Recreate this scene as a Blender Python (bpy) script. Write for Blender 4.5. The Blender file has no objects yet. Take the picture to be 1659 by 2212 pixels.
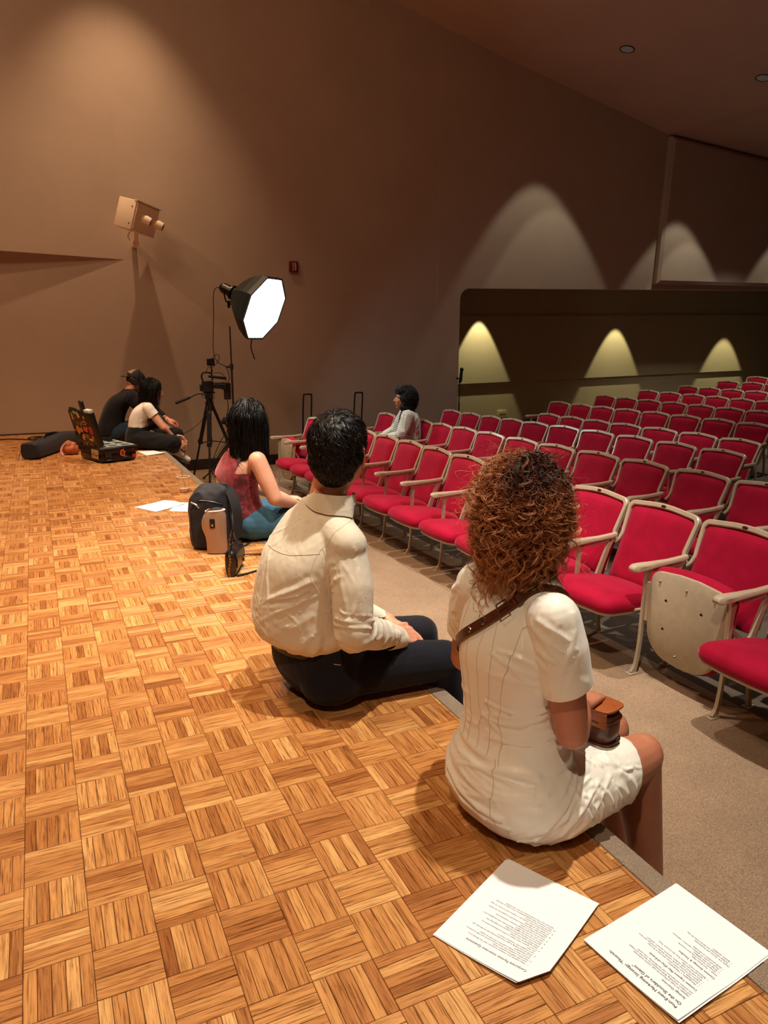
import bpy, bmesh, math, random
import numpy as np
from mathutils import Vector, Matrix, noise
from mathutils.bvhtree import BVHTree
random.seed(7)
rng = np.random.default_rng(11)
PI = math.pi
SC = bpy.context.scene
COL = SC.collection

# ---------------------------------------------------------------- camera
cam_d = bpy.data.cameras.new('camera')
cam = bpy.data.objects.new('camera', cam_d)
COL.objects.link(cam)
SC.camera = cam
cam_d.sensor_fit = 'VERTICAL'
cam_d.sensor_height = 36.0
cam_d.sensor_width = 27.0
cam_d.lens = 1602.6 / 2212.0 * 36.0
cam_d.clip_start = 0.05
cam_d.clip_end = 100
_yaw, _pit, _rol = 0.433301, 0.232244, 0.00163
_f = Vector((math.sin(_yaw) * math.cos(_pit), math.cos(_yaw) * math.cos(_pit), -math.sin(_pit)))
_r = Vector((math.cos(_yaw), -math.sin(_yaw), 0))
_u = _r.cross(_f)
_r2 = _r * math.cos(_rol) + _u * math.sin(_rol)
_u2 = _u * math.cos(_rol) - _r * math.sin(_rol)
cam.matrix_world = Matrix(((_r2.x, _u2.x, -_f.x, 0.1277), (_r2.y, _u2.y, -_f.y, -1.5643), (_r2.z, _u2.z, -_f.z, 1.1556), (0, 0, 0, 1)))

# ---------------------------------------------------------------- world, lamps, exposure
SC.view_settings.view_transform = 'Standard'
SC.view_settings.look = 'None'
SC.view_settings.gamma = 1.0
SC.view_settings.exposure = 0.0
SC.view_settings.use_curve_mapping = False
world = bpy.data.worlds.new('world')
SC.world = world
world.use_nodes = True
world.node_tree.nodes['Background'].inputs[0].default_value = (1.0, 0.80, 0.66, 1)
world.node_tree.nodes['Background'].inputs[1].default_value = 0.035


def look(o, tgt):
    d = Vector(tgt) - o.location
    o.rotation_euler = d.to_track_quat('-Z', 'Y').to_euler()


def spot(name, loc, tgt, watt, col, deg, blend=0.3, rad=0.04):
    l = bpy.data.lights.new(name, 'SPOT')
    l.energy = watt
    l.color = col
    l.spot_size = math.radians(deg)
    l.spot_blend = blend
    l.shadow_soft_size = rad
    o = bpy.data.objects.new(name, l)
    COL.objects.link(o)
    o.location = loc
    look(o, tgt)
    return o


def area(name, loc, tgt, watt, col, sx, sy):
    l = bpy.data.lights.new(name, 'AREA')
    l.energy = watt
    l.color = col
    l.shape = 'RECTANGLE'
    l.size = sx
    l.size_y = sy
    o = bpy.data.objects.new(name, l)
    COL.objects.link(o)
    o.location = loc
    look(o, tgt)
    return o


TUNG = (1.0, 0.64, 0.36)
WARM = (1.0, 0.78, 0.56)
HOUSE = (1.0, 0.93, 0.82)
# house downlights over the aisle and the first rows
spot('house_downlight', (1.85, -0.05, 5.4), (1.80, 0.0, -0.5), 1150, HOUSE, 72, 0.6, 0.05)
spot('stage_light', (-1.3, -2.6, 5.6), (1.0, 0.5, 0.3), 520, WARM, 46, 0.8, 0.10)
spot('house_downlight', (1.75, 1.85, 5.4), (1.65, 2.3, -0.5), 900, HOUSE, 46, 0.6, 0.05)
spot('house_downlight', (2.0, 4.6, 5.4), (2.0, 4.6, -0.5), 620, HOUSE, 66, 0.6, 0.05)
spot('house_downlight', (5.2, 2.6, 5.2), (5.2, 2.6, -0.5), 420, HOUSE, 56, 0.6, 0.06)
spot('house_downlight', (5.2, 5.6, 5.2), (5.2, 5.6, -0.5), 320, HOUSE, 56, 0.6, 0.06)
spot('house_downlight', (8.8, 5.0, 4.3), (8.8, 5.2, -0.5), 300, HOUSE, 80, 0.6, 0.06)
spot('house_downlight', (11.2, 6.4, 4.0), (11.2, 6.6, -0.3), 260, HOUSE, 90, 0.6, 0.06)
# stage border lights, tungsten
spot('stage_light', (-0.8, 1.6, 5.8), (-0.5, 2.1, 0), 640, TUNG, 74, 1.0, 0.12)
spot('stage_light', (-0.9, 3.6, 5.8), (0.0, 4.2, 0), 950, TUNG, 80, 0.7, 0.12)
spot('stage_light', (1.30, 7.45, 6.05), (1.30, 7.60, 0), 520, TUNG, 72, 1.0, 0.05)
area('stage_wash', (-1.0, 4.6, 5.9), (0.2, 8.35, 1.6), 45, TUNG, 2.0, 0.5)
spot('stage_light', (-2.2, 6.2, 5.6), (-0.6, 7.6, 0), 220, TUNG, 100, 1.0, 0.10)
# wall washers above the side opening
for _x, _z in ((7.25, 4.80), (10.0, 4.22), (12.6, 4.10)):
    spot('wall_washer', (_x, 7.50, _z), (_x, 7.55, 0), 80, (1.0, 0.93, 0.70), 62, 0.22, 0.03)
    spot('wall_washer', (_x + 0.30, 7.46, _z - 0.05), (_x + 0.28, 7.50, 0), 55, (1.0, 0.93, 0.70), 56, 0.15, 0.03)  # added second spot, only there to double the scallop edge
# small downlights inside the side recess
for _x, _a, _z in ((7.07, 0.25, 1.91), (10.06, 0.33, 1.97), (12.91, 0.44, 2.03)):
    spot('recess_downlight', (_x, 9.60 - _a, _z), (_x, 9.60 - _a, 0), 190, (1.0, 0.92, 0.54), 53, 0.22, 0.015)


# ---------------------------------------------------------------- material helpers
def s2l(c):
    return tuple(((v / 255.0) / 12.92 if v <= 10 else (((v / 255.0) + 0.055) / 1.055) ** 2.4) for v in c)


class NT:
    def __init__(s, name):
        s.m = bpy.data.materials.new(name)
        s.m.use_nodes = True
        s.t = s.m.node_tree
        s.b = s.t.nodes['Principled BSDF']

    def n(s, typ, **kw):
        nd = s.t.nodes.new(typ)
        for k, v in kw.items():
            if k.startswith('i_'):
                key = k[2:]
                nd.inputs[int(key) if key.isdigit() else key.replace('_', ' ')].default_value = v
            else:
                setattr(nd, k, v)
        return nd

    def l(s, a, b):
        s.t.links.new(a, b)

    def noise(s, scale, detail=3, rough=0.5, vec=None, dim='3D'):
        nd = s.n('ShaderNodeTexNoise')
        nd.inputs['Scale'].default_value = scale
        nd.inputs['Detail'].default_value = detail
        nd.inputs['Roughness'].default_value = rough
        if vec is not None:
            s.l(vec, nd.inputs['Vector'])
        return nd

    def ramp(s, fac, stops):
        r = s.n('ShaderNodeValToRGB')
        while len(r.color_ramp.elements) < len(stops):
            r.color_ramp.elements.new(0.5)
        for e, (p, c) in zip(r.color_ramp.elements, stops):
            e.position = p
            e.color = tuple(c) + (1,) if len(c) == 3 else c
        s.l(fac, r.inputs[0])
        return r

    def bump(s, h, strength=0.3, dist=0.002, base=None):
        b = s.n('ShaderNodeBump')
        b.inputs['Strength'].default_value = strength
        b.inputs['Distance'].default_value = dist
        s.l(h, b.inputs['Height'])
        if base is not None:
            s.l(base, b.inputs['Normal'])
        return b


def mat(name, col, rough=0.6, metal=0.0, nscale=0, namp=0.12, bscale=0, bstr=0.2, bdist=0.002, sheen=0.0, coat=0.0, spec=0.5, trans=0.0, emit=None, estr=1.0, stretch=None):
    M = NT(name)
    b = M.b
    base = s2l(col)
    b.inputs['Base Color'].default_value = base + (1,)
    b.inputs['Roughness'].default_value = rough
    b.inputs['Metallic'].default_value = metal
    b.inputs['Specular IOR Level'].default_value = spec
    b.inputs['Sheen Weight'].default_value = sheen
    b.inputs['Coat Weight'].default_value = coat
    b.inputs['Transmission Weight'].default_value = trans
    if emit is not None:
        b.inputs['Emission Color'].default_value = tuple(emit) + (1,)
        b.inputs['Emission Strength'].default_value = estr
    vec = None
    if nscale or bscale:
        tc = M.n('ShaderNodeTexCoord')
        vec = tc.outputs['Object']
        if stretch:
            mp = M.n('ShaderNodeMapping')
            mp.inputs['Scale'].default_value = stretch
            M.l(vec, mp.inputs['Vector'])
            vec = mp.outputs[0]
    if nscale:
        nz = M.noise(nscale, 4, 0.55, vec)
        lo = tuple(v * (1 - namp) for v in base)
        hi = tuple(min(1, v * (1 + namp)) for v in base)
        r = M.ramp(nz.outputs['Fac'], [(0.3, lo), (0.7, hi)])
        M.l(r.outputs[0], b.inputs['Base Color'])
    if bscale:
        nz = M.noise(bscale, 3, 0.6, vec)
        bp = M.bump(nz.outputs['Fac'], bstr, bdist)
        M.l(bp.outputs[0], b.inputs['Normal'])
    return M.m


# ---------------------------------------------------------------- object helpers
def tag(o, label=None, cat=None, group=None, kind=None):
    if label: o['label'] = label
    if cat: o['category'] = cat
    if group: o['group'] = group
    if kind: o['kind'] = kind
    return o


class MB:
    """collects shapes, then links them as ONE mesh object"""

    def __init__(s):
        s.v = []
        s.f = []
        s.mi = []
        s.cur = 0

    def add(s, vs, fs):
        o = len(s.v)
        s.v += [tuple(v) for v in vs]
        s.f += [tuple(i + o for i in f) for f in fs]
        s.mi += [s.cur] * len(fs)
        return s

    def box(s, x0, x1, y0, y1, z0, z1, M=None):
        vs = [Vector((x, y, z)) for x in (x0, x1) for y in (y0, y1) for z in (z0, z1)]
        if M is not None:
            vs = [M @ v for v in vs]
        return s.add(vs, [(0, 1, 3, 2), (4, 6, 7, 5), (0, 4, 5, 1), (2, 3, 7, 6), (0, 2, 6, 4), (1, 5, 7, 3)])

    def rbox(s, x0, x1, y0, y1, z0, z1, r=0.01, seg=2, M=None):
        bm = bmesh.new()
        vs = [bm.verts.new((x, y, z)) for x in (x0, x1) for y in (y0, y1) for z in (z0, z1)]
        for f in [(0, 1, 3, 2), (4, 6, 7, 5), (0, 4, 5, 1), (2, 3, 7, 6), (0, 2, 6, 4), (1, 5, 7, 3)]:
            bm.faces.new([vs[i] for i in f])
        bmesh.ops.bevel(bm, geom=bm.edges[:], offset=r, segments=seg, profile=0.5, affect='EDGES')
        bm.verts.index_update()
        vv = [(M @ v.co) if M is not None else v.co.copy() for v in bm.verts]
        ff = [tuple(v.index for v in f.verts) for f in bm.faces]
        bm.free()
        return s.add(vv, ff)

    def tube(s, pts, r, n=8, cap=True, closed=False, sq=None):
        pts = [Vector(p) for p in pts]
        m = len(pts)
        rs = r if isinstance(r, (list, tuple)) else [r] * m
        vs, fs = [], []
        nrm = None
        for i, p in enumerate(pts):
            if closed:
                t = pts[(i + 1) % m] - pts[i - 1]
            else:
                t = pts[min(i + 1, m - 1)] - pts[max(i - 1, 0)]
            t.normalize()
            if nrm is None:
                a = Vector((0, 0, 1)) if abs(t.z) < 0.9 else Vector((1, 0, 0))
                nrm = (a - t * a.dot(t)).normalized()
            else:
                nrm = (nrm - t * nrm.dot(t)).normalized()
            bn = t.cross(nrm)
            for k in range(n):
                a = 2 * PI * k / n + (PI / n if n == 4 else 0)
                ca, sa = math.cos(a), math.sin(a)
                if sq:
                    ca *= sq[0]
                    sa *= sq[1]
                vs.append(p + (nrm * ca + bn * sa) * rs[i])
        rng_ = range(m if closed else m - 1)
        for i in rng_:
            j = (i + 1) % m
            for k in range(n):
                l = (k + 1) % n
                fs.append((i * n + k, i * n + l, j * n + l, j * n + k))
        if cap and not closed:
            fs.append(tuple(range(n - 1, -1, -1)))
            fs.append(tuple((m - 1) * n + k for k in range(n)))
        return s.add(vs, fs)

    def lathe(s, prof, n=24, M=None):
        """prof: list of (r, z)"""
        vs, fs = [], []
        m = len(prof)
        for (r, z) in prof:
            for k in range(n):
                a = 2 * PI * k / n
                v = Vector((max(r, 1e-5) * math.cos(a), max(r, 1e-5) * math.sin(a), z))
                vs.append(M @ v if M is not None else v)
        for i in range(m - 1):
            for k in range(n):
                l = (k + 1) % n
                fs.append((i * n + k, i * n + l, (i + 1) * n + l, (i + 1) * n + k))
        return s.add(vs, fs)

    def loft(s, rings, cap=True, closed=True):
        n = len(rings[0])
        vs = [p for r in rings for p in r]
        fs = []
        for i in range(len(rings) - 1):
            for k in range(n if closed else n - 1):
                l = (k + 1) % n
                fs.append((i * n + k, i * n + l, (i + 1) * n + l, (i + 1) * n + k))
        if cap:
            fs.append(tuple(range(n - 1, -1, -1)))
            fs.append(tuple((len(rings) - 1) * n + k for k in range(n)))
        return s.add(vs, fs)

    def prism(s, poly, axis, a, b, M=None):
        """poly of 2D points extruded along axis from a to b"""
        def mk(p, t):
            v = {'x': (t, p[0], p[1]), 'y': (p[0], t, p[1]), 'z': (p[0], p[1], t)}[axis]
            v = Vector(v)
            return M @ v if M is not None else v
        n = len(poly)
        vs = [mk(p, a) for p in poly] + [mk(p, b) for p in poly]
        fs = [tuple(range(n - 1, -1, -1)), tuple(range(n, 2 * n))]
        fs += [(i, (i + 1) % n, n + (i + 1) % n, n + i) for i in range(n)]
        return s.add(vs, fs)

    def ell(s, c, rx, ry, rz, n=16, m=10, M=None):
        vs, fs = [], []
        for i in range(m + 1):
            th = PI * i / m
            for k in range(n):
                a = 2 * PI * k / n
                v = Vector((c[0] + rx * math.sin(th) * math.cos(a), c[1] + ry * math.sin(th) * math.sin(a), c[2] + rz * math.cos(th)))
                vs.append(M @ v if M is not None else v)
        for i in range(m):
            for k in range(n):
                l = (k + 1) % n
                fs.append((i * n + k, (i + 1) * n + k, (i + 1) * n + l, i * n + l))
        return s.add(vs, fs)

    def mesh(s, name, mats, smooth=True, fix=True):
        me = bpy.data.meshes.new(name)
        me.from_pydata([tuple(v) for v in s.v], [], s.f)
        for m in (mats if isinstance(mats, (list, tuple)) else [mats]):
            me.materials.append(m)
        if any(s.mi):
            me.polygons.foreach_set('material_index', s.mi)
        if fix:
            bm = bmesh.new()
            bm.from_mesh(me)
            bmesh.ops.remove_doubles(bm, verts=bm.verts, dist=1e-6)
            bmesh.ops.recalc_face_normals(bm, faces=bm.faces)
            bm.to_mesh(me)
            bm.free()
        if smooth:
            me.polygons.foreach_set('use_smooth', [True] * len(me.polygons))
            me.set_sharp_from_angle(angle=math.radians(38))
        me.update()
        return me

    def build(s, name, mats, parent=None, smooth=True, loc=None, fix=True):
        me = s.mesh(name, mats, smooth, fix)
        o = bpy.data.objects.new(name, me)
        COL.objects.link(o)
        if parent is not None:
            o.parent = parent
        if loc is not None:
            o.location = loc
        return o


def empty(name, loc=(0, 0, 0), rz=0.0):
    o = bpy.data.objects.new(name, None)
    o.empty_display_size = 0.1
    COL.objects.link(o)
    o.location = loc
    o.rotation_euler = (0, 0, rz)
    return o


def settle(root):
    """children were modelled in world space: keep them there under a moved root"""
    inv = Matrix.LocRotScale(root.location, root.rotation_euler, root.scale).inverted()
    for c in root.children:
        c.matrix_parent_inverse = inv
    return root


def catmull(pts, n=8):
    P = [Vector(p) for p in pts]
    P = [P[0] * 2 - P[1]] + P + [P[-1] * 2 - P[-2]]
    out = []
    for i in range(1, len(P) - 2):
        for k in range(n):
            t = k / n
            a, b, c, d = P[i - 1], P[i], P[i + 1], P[i + 2]
            out.append(0.5 * ((2 * b) + (c - a) * t + (2 * a - 5 * b + 4 * c - d) * t * t + (3 * b - a - 3 * c + d) * t ** 3))
    out.append(P[-2])
    return out


# ---------------------------------------------------------------- materials of the room
def mk_wall(name, col, amp=0.05):
    M = NT(name)
    tc = M.n('ShaderNodeTexCoord')
    b = s2l(col)
    nz = M.noise(1.3, 5, 0.6, tc.outputs['Object'])
    r = M.ramp(nz.outputs['Fac'], [(0.3, tuple(v * (1 - amp) for v in b)), (0.7, tuple(v * (1 + amp) for v in b))])
    M.l(r.outputs[0], M.b.inputs['Base Color'])
    M.b.inputs['Roughness'].default_value = 0.85
    M.b.inputs['Specular IOR Level'].default_value = 0.2
    n2 = M.noise(160, 3, 0.6, tc.outputs['Object'])
    bp = M.bump(n2.outputs['Fac'], 0.35, 0.003)
    M.l(bp.outputs[0], M.b.inputs['Normal'])
    return M.m


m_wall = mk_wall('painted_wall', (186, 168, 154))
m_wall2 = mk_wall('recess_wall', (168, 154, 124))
m_ceil = mk_wall('ceiling_plaster', (206, 180, 164))
m_base = mat('dark_baseboard', (38, 32, 30), 0.5)


def mk_carpet(name, col, col2, sc=420):
    M = NT(name)
    tc = M.n('ShaderNodeTexCoord')
    v = tc.outputs['Object']
    a, b = s2l(col), s2l(col2)
    n1 = M.noise(sc, 2, 0.7, v)
    n2 = M.noise(4.0, 4, 0.6, v)
    r = M.ramp(n1.outputs['Fac'], [(0.35, b), (0.62, a)])
    r2 = M.ramp(n2.outputs['Fac'], [(0.3, (0.86, 0.86, 0.86)), (0.7, (1.08, 1.08, 1.08))])
    mx = M.n('ShaderNodeMix', data_type='RGBA', blend_type='MULTIPLY')
    mx.inputs[0].default_value = 1
    M.l(r.outputs[0], mx.inputs[6])
    M.l(r2.outputs[0], mx.inputs[7])
    M.l(mx.outputs[2], M.b.inputs['Base Color'])
    M.b.inputs['Roughness'].default_value = 0.95
    M.b.inputs['Specular IOR Level'].default_value = 0.1
    M.b.inputs['Sheen Weight'].default_value = 0.15
    bp = M.bump(n1.outputs['Fac'], 0.8, 0.004)
    M.l(bp.outputs[0], M.b.inputs['Normal'])
    return M.m


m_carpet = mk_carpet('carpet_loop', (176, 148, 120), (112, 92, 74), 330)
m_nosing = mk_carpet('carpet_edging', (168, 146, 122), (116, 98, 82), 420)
m_shaded_floor = mat('seat_floor', (84, 72, 60), 0.9, nscale=3, namp=0.05, bscale=200, bstr=0.15)  # carpet tone darkened: the shade under the seats is put into the colour


def mk_oak():
    M = NT('oak_parquet')
    at = M.n('ShaderNodeAttribute', attribute_name='tint')
    sp = M.n('ShaderNodeSeparateColor')
    M.l(at.outputs['Color'], sp.inputs[0])
    tone, ori, off = sp.outputs[0], sp.outputs[1], sp.outputs[2]
    geo = M.n('ShaderNodeNewGeometry')
    sx = M.n('ShaderNodeSeparateXYZ')
    M.l(geo.outputs['Position'], sx.inputs[0])
    c1 = M.n('ShaderNodeCombineXYZ')
    M.l(sx.outputs[0], c1.inputs[0])
    M.l(sx.outputs[1], c1.inputs[1])
    c2 = M.n('ShaderNodeCombineXYZ')
    M.l(sx.outputs[1], c2.inputs[0])
    M.l(sx.outputs[0], c2.inputs[1])
    mv = M.n('ShaderNodeMix', data_type='VECTOR')
    M.l(ori, mv.inputs[0])
    M.l(c1.outputs[0], mv.inputs[4])
    M.l(c2.outputs[0], mv.inputs[5])
    # shift every stick to its own piece of timber
    ofs = M.n('ShaderNodeMath', operation='MULTIPLY')
    ofs.inputs[1].default_value = 37.0
    M.l(off, ofs.inputs[0])
    oc = M.n('ShaderNodeCombineXYZ')
    M.l(ofs.outputs[0], oc.inputs[0])
    M.l(ofs.outputs[0], oc.inputs[1])
    M.l(ofs.outputs[0], oc.inputs[2])
    ad = M.n('ShaderNodeVectorMath', operation='ADD')
    M.l(mv.outputs[1], ad.inputs[0])
    M.l(oc.outputs[0], ad.inputs[1])
    mp = M.n('ShaderNodeMapping')
    mp.inputs['Scale'].default_value = (14, 300, 1)
    M.l(ad.outputs[0], mp.inputs['Vector'])
    g1 = M.noise(1.0, 3, 0.6, mp.outputs[0])
    mp2 = M.n('ShaderNodeMapping')
    mp2.inputs['Scale'].default_value = (9, 120, 1)
    M.l(ad.outputs[0], mp2.inputs['Vector'])
    g2 = M.noise(1.0, 4, 0.7, mp2.outputs[0])
    g2.inputs['Distortion'].default_value = 0.6
    base = M.ramp(tone, [(0.0, s2l((150, 92, 46))), (0.3, s2l((182, 122, 68))), (0.6, s2l((200, 142, 82))), (1.0, s2l((224, 174, 110)))])
    gr = M.ramp(g1.outputs['Fac'], [(0.33, (0.40, 0.30, 0.22)), (0.47, (0.88, 0.85, 0.82)), (0.60, (1.0, 1.0, 1.0)), (0.78, (1.14, 1.13, 1.10))])
    gr2 = M.ramp(g2.outputs['Fac'], [(0.28, (0.62, 0.52, 0.44)), (0.50, (0.98, 0.97, 0.96)), (0.75, (1.14, 1.13, 1.10))])
    m1 = M.n('ShaderNodeMix', data_type='RGBA', blend_type='MULTIPLY')
    m1.inputs[0].default_value = 0.95
    M.l(base.outputs[0], m1.inputs[6])
    M.l(gr.outputs[0], m1.inputs[7])
    m2 = M.n('ShaderNodeMix', data_type='RGBA', blend_type='MULTIPLY')
    m2.inputs[0].default_value = 1.0
    M.l(m1.outputs[2], m2.inputs[6])
    M.l(gr2.outputs[0], m2.inputs[7])
    # scuffs: sparse pale scratches and worn spots of their own shape
    sc = M.noise(3.1, 3, 0.6, geo.outputs['Position'])
    mps = M.n('ShaderNodeMapping')
    mps.inputs['Scale'].default_value = (90, 14, 1)
    mps.inputs['Rotation'].default_value = (0, 0, 0.9)
    M.l(geo.outputs['Position'], mps.inputs['Vector'])
    s2 = M.noise(1.0, 2, 0.5, mps.outputs[0])
    mul = M.n('ShaderNodeMath', operation='MULTIPLY')
    M.l(sc.outputs['Fac'], mul.inputs[0])
    M.l(s2.outputs['Fac'], mul.inputs[1])
    scr = M.ramp(mul.outputs[0], [(0.47, (0, 0, 0)), (0.50, (0.55, 0.55, 0.55))])
    m3 = M.n('ShaderNodeMix', data_type='RGBA')
    M.l(scr.outputs[0], m3.inputs[0])
    M.l(m2.outputs[2], m3.inputs[6])
    m3.inputs[7].default_value = s2l((226, 200, 160)) + (1,)
    M.l(m3.outputs[2], M.b.inputs['Base Color'])
    rr = M.ramp(g2.outputs['Fac'], [(0.3, (0.34,) * 3), (0.8, (0.24,) * 3)])
    M.l(rr.outputs[0], M.b.inputs['Roughness'])
    M.b.inputs['Specular IOR Level'].default_value = 0.45
    bp = M.bump(g1.outputs['Fac'], 0.12, 0.0006)
    M.l(bp.outputs[0], M.b.inputs['Normal'])
    return M.m


m_oak = mk_oak()
m_joint = mat('dark_joint', (78, 44, 20), 0.7)

# ---------------------------------------------------------------- the stage and its parquet
U = 0.121
LIPX = 1.278          # outer face of the stage edge
PARX = 1.222          # where the parquet meets the carpet edging
WY = 8.35             # inner face of the long side wall
FLZ = -0.58

floor = empty('floor', (0, 0, 0))
tag(floor, kind='structure')
b = MB()
b.box(-6.0, 1.216, -4.4, WY, -0.58, -0.0035)
o = b.build('stage_deck', m_joint, floor)
b = MB()
b.rbox(PARX, LIPX, -4.4, WY, -0.05, 0.002, 0.006, 2)
b.box(PARX + 0.01, LIPX - 0.004, -4.4, WY, -0.58, -0.04)
o = b.build('carpet_edging', m_nosing, floor)

# parquet sticks: squares of five, laid chequerwise; the grid meets the photograph's
sticks = []
i0, i1, j0, j1 = -14, 11, -24, 69
for i in range(i0, i1):
    for j in range(j0, j1):
        par = (i + j + 1) % 2
        tbase = random.random() * 0.35
        for k in range(5):
            x0, x1_, y0, y1_ = i * U, (i + 1) * U, j * U, (j + 1) * U
            # par 1: sticks run along X (lie side by side in Y)
            if par:
                y0, y1_ = j * U + k * U / 5, j * U + (k + 1) * U / 5
            else:
                x0, x1_ = i * U + k * U / 5, i * U + (k + 1) * U / 5
            x1c = min(x1_, PARX - 0.001)
            if x1c - x0 < 0.006 or y0 >= WY:
                continue
            g = 0.00055
            t = min(1, max(0, random.gauss(0.52, 0.25)))
            if random.random() < 0.10:
                t = random.choice((0.02, 0.95))
            t = 0.75 * t + 0.25 * (tbase / 0.35)
            sticks.append((x0 + g, x1c - g, y0 + g, min(y1_, WY) - g, par, t, random.random(), random.uniform(-0.00025, 0.00025)))
CP = Vector((0.1277, -1.5643, 1.1556))
TANH = 829.5 / 1602.6
TANV = 1106 / 1602.6


def shows(s):
    d = Vector(((s[0] + s[1]) / 2, (s[2] + s[3]) / 2, 0)) - CP
    z = d.dot(_f)
    return z > 0.1 and abs(d.dot(_r2) / z) < TANH * 1.02 and abs(d.dot(_u2) / z) < TANV * 1.02


def sdist(s):
    return (Vector(((s[0] + s[1]) / 2, (s[2] + s[3]) / 2, 0)) - CP).length


def stick_mb(b, s):
    x0, x1_, y0, y1_, par, t, of, dz = s
    c = 0.0007
    z = dz
    vs = [(x0, y0, -0.004), (x1_, y0, -0.004), (x1_, y1_, -0.004), (x0, y1_, -0.004),
          (x0, y0, z - c), (x1_, y0, z - c), (x1_, y1_, z - c), (x0, y1_, z - c),
          (x0 + c, y0 + c, z), (x1_ - c, y0 + c, z), (x1_ - c, y1_ - c, z), (x0 + c, y1_ - c, z)]
    b.add(vs, [(0, 1, 5, 4), (1, 2, 6, 5), (2, 3, 7, 6), (3, 0, 4, 7), (4, 5, 9, 8), (5, 6, 10, 9), (6, 7, 11, 10), (7, 4, 8, 11), (8, 9, 10, 11)])


def tint(me, vals):
    ca = me.color_attributes.new('tint', 'FLOAT_COLOR', 'POINT')
    ca.data.foreach_set('color', np.asarray(vals, dtype=np.float32).ravel())


vis = sorted([s for s in sticks if shows(s)], key=sdist)
near = vis[:300]
nearset = set(id(s) for s in near)
for s in near:
    b = MB()
    stick_mb(b, s)
    me = b.mesh('parquet_stick', m_oak, smooth=False, fix=False)
    tint(me, [(s[5], 1 - s[4], s[6], 1)] * 12)
    o = bpy.data.objects.new('parquet_stick', me)
    COL.objects.link(o)
    o.parent = floor
b = MB()
tv = []
for s in sticks:
    if id(s) in nearset:
        continue
    stick_mb(b, s)
    tv += [(s[5], 1 - s[4], s[6], 1)] * 12
me = b.mesh('parquet_sticks', m_oak, smooth=False, fix=False)
tint(me, tv)
o = bpy.data.objects.new('parquet_sticks', me)
COL.objects.link(o)
o.parent = floor
tag(o, kind='stuff')

# house floor: flat front aisle in carpet, then a gently raked floor under the seats
ROWX = {1: 3.27, 2: 4.36, 3: 5.30, 4: 6.10, 5: 7.12, 6: 8.08, 7: 9.06, 8: 10.1, 9: 11.08, 10: 12.1}
ROWZ = {1: 0.23, 2: 0.20, 3: 0.21, 4: 0.21, 5: 0.24, 6: 0.28, 7: 0.315, 8: 0.35, 9: 0.41, 10: 0.45}
ROWS = {1: 1.0, 2: 0.93, 3: 0.9, 4: 0.9, 5: 0.9, 6: 0.9, 7: 0.9, 8: 0.9, 9: 0.9, 10: 0.9}


def row_floor(k):
    return ROWZ[k] - 0.81 * ROWS[k]


prof = [(LIPX - 0.01, FLZ), (3.06, FLZ)]
prof2 = [(3.06, FLZ), (3.45, FLZ), (4.05, row_floor(2)), (5.0, row_floor(3) - 0.002), (6.0, row_floor(4)), (6.9, row_floor(5)), (7.9, row_floor(6)), (8.9, row_floor(7)), (9.9, row_floor(8)), (10.9, row_floor(9)), (12.0, row_floor(10)), (18.0, row_floor(10) + 0.2)]


def floor_z(x):
    pr = prof + prof2
    for (a, za), (c, zc) in zip(pr[:-1], pr[1:]):
        if a <= x <= c and c > a:
            return za + (zc - za) * (x - a) / (c - a)
    return FLZ


def strip(name, pr, y0, y1, m, parent, th=0.1):
    b = MB()
    poly = [(x, z) for x, z in pr] + [(x, z - th) for x, z in reversed(pr)]
    b.prism(poly, 'y', y0, y1)
    return b.build(name, m, parent, smooth=False)


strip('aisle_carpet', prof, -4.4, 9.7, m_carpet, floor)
strip('raked_floor', prof2, -4.4, 9.7, m_shaded_floor, floor)

# ---------------------------------------------------------------- walls
wl = MB()
wl.prism([(-6.0, -0.7), (5.56, -0.7), (5.56, 6.6), (-6.0, 6.6)], 'y', WY, WY + 0.25)
w = wl.build('wall_left', m_wall, None, smooth=False)
tag(w, kind='structure')
# wedge shaped header: its underside throws the shadow on the wall over the stage
b = MB()
hb = [(1.225, WY + 0.01), (-6.0, WY + 0.01), (-6.0, WY - 0.60), (-0.11, WY - 0.13), (1.22, WY - 0.002)]
zz = lambda x: 2.06 + (1.22 - x) * 0.022
vs = [(x, y, zz(x)) for x, y in hb] + [(x, y, 6.55) for x, y in hb]
n = len(hb)
b.add(vs, [tuple(range(n)), tuple(range(2 * n - 1, n - 1, -1))] + [(i, i + n, (i + 1) % n + n, (i + 1) % n) for i in range(n)])
b.build('wall_header', m_wall, w, smooth=False)
b = MB()
b.box(1.29, 5.60, WY - 0.018, WY + 0.002, -0.58, -0.44)
b.box(-6, 1.28, WY - 0.014, WY + 0.002, -0.002, 0.012)
o = b.build('baseboard_left', m_base)
tag(o, kind='structure')

# wall above and beside the opening (its lower edge follows the rake)
b = MB()
RY = WY - 0.006
ox0 = 5.95


def opz(x):
    return 1.86 + (x - 6.16) * 0.0205


cr = 0.17
corner = []
for k in range(9):
    a = PI / 2 * k / 8
    corner.append((ox0 + cr - cr * math.cos(a), opz(ox0) - cr + cr * math.sin(a)))
ceil_pts = [(5.56, 5.25), (6.66, 4.98), (7.92, 4.72), (9.75, 4.33), (12.1, 4.17), (18.0, 3.9)]
poly = [(5.56, -0.7), (ox0, -0.7)] + corner + [(18.0, opz(18.0))] + [(x, z + 0.15) for x, z in reversed(ceil_pts)]
b.prism(poly, 'y', RY, RY + 0.14)
w2 = b.build('wall_right', m_wall, None, smooth=False)
tag(w2, kind='structure')

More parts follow.
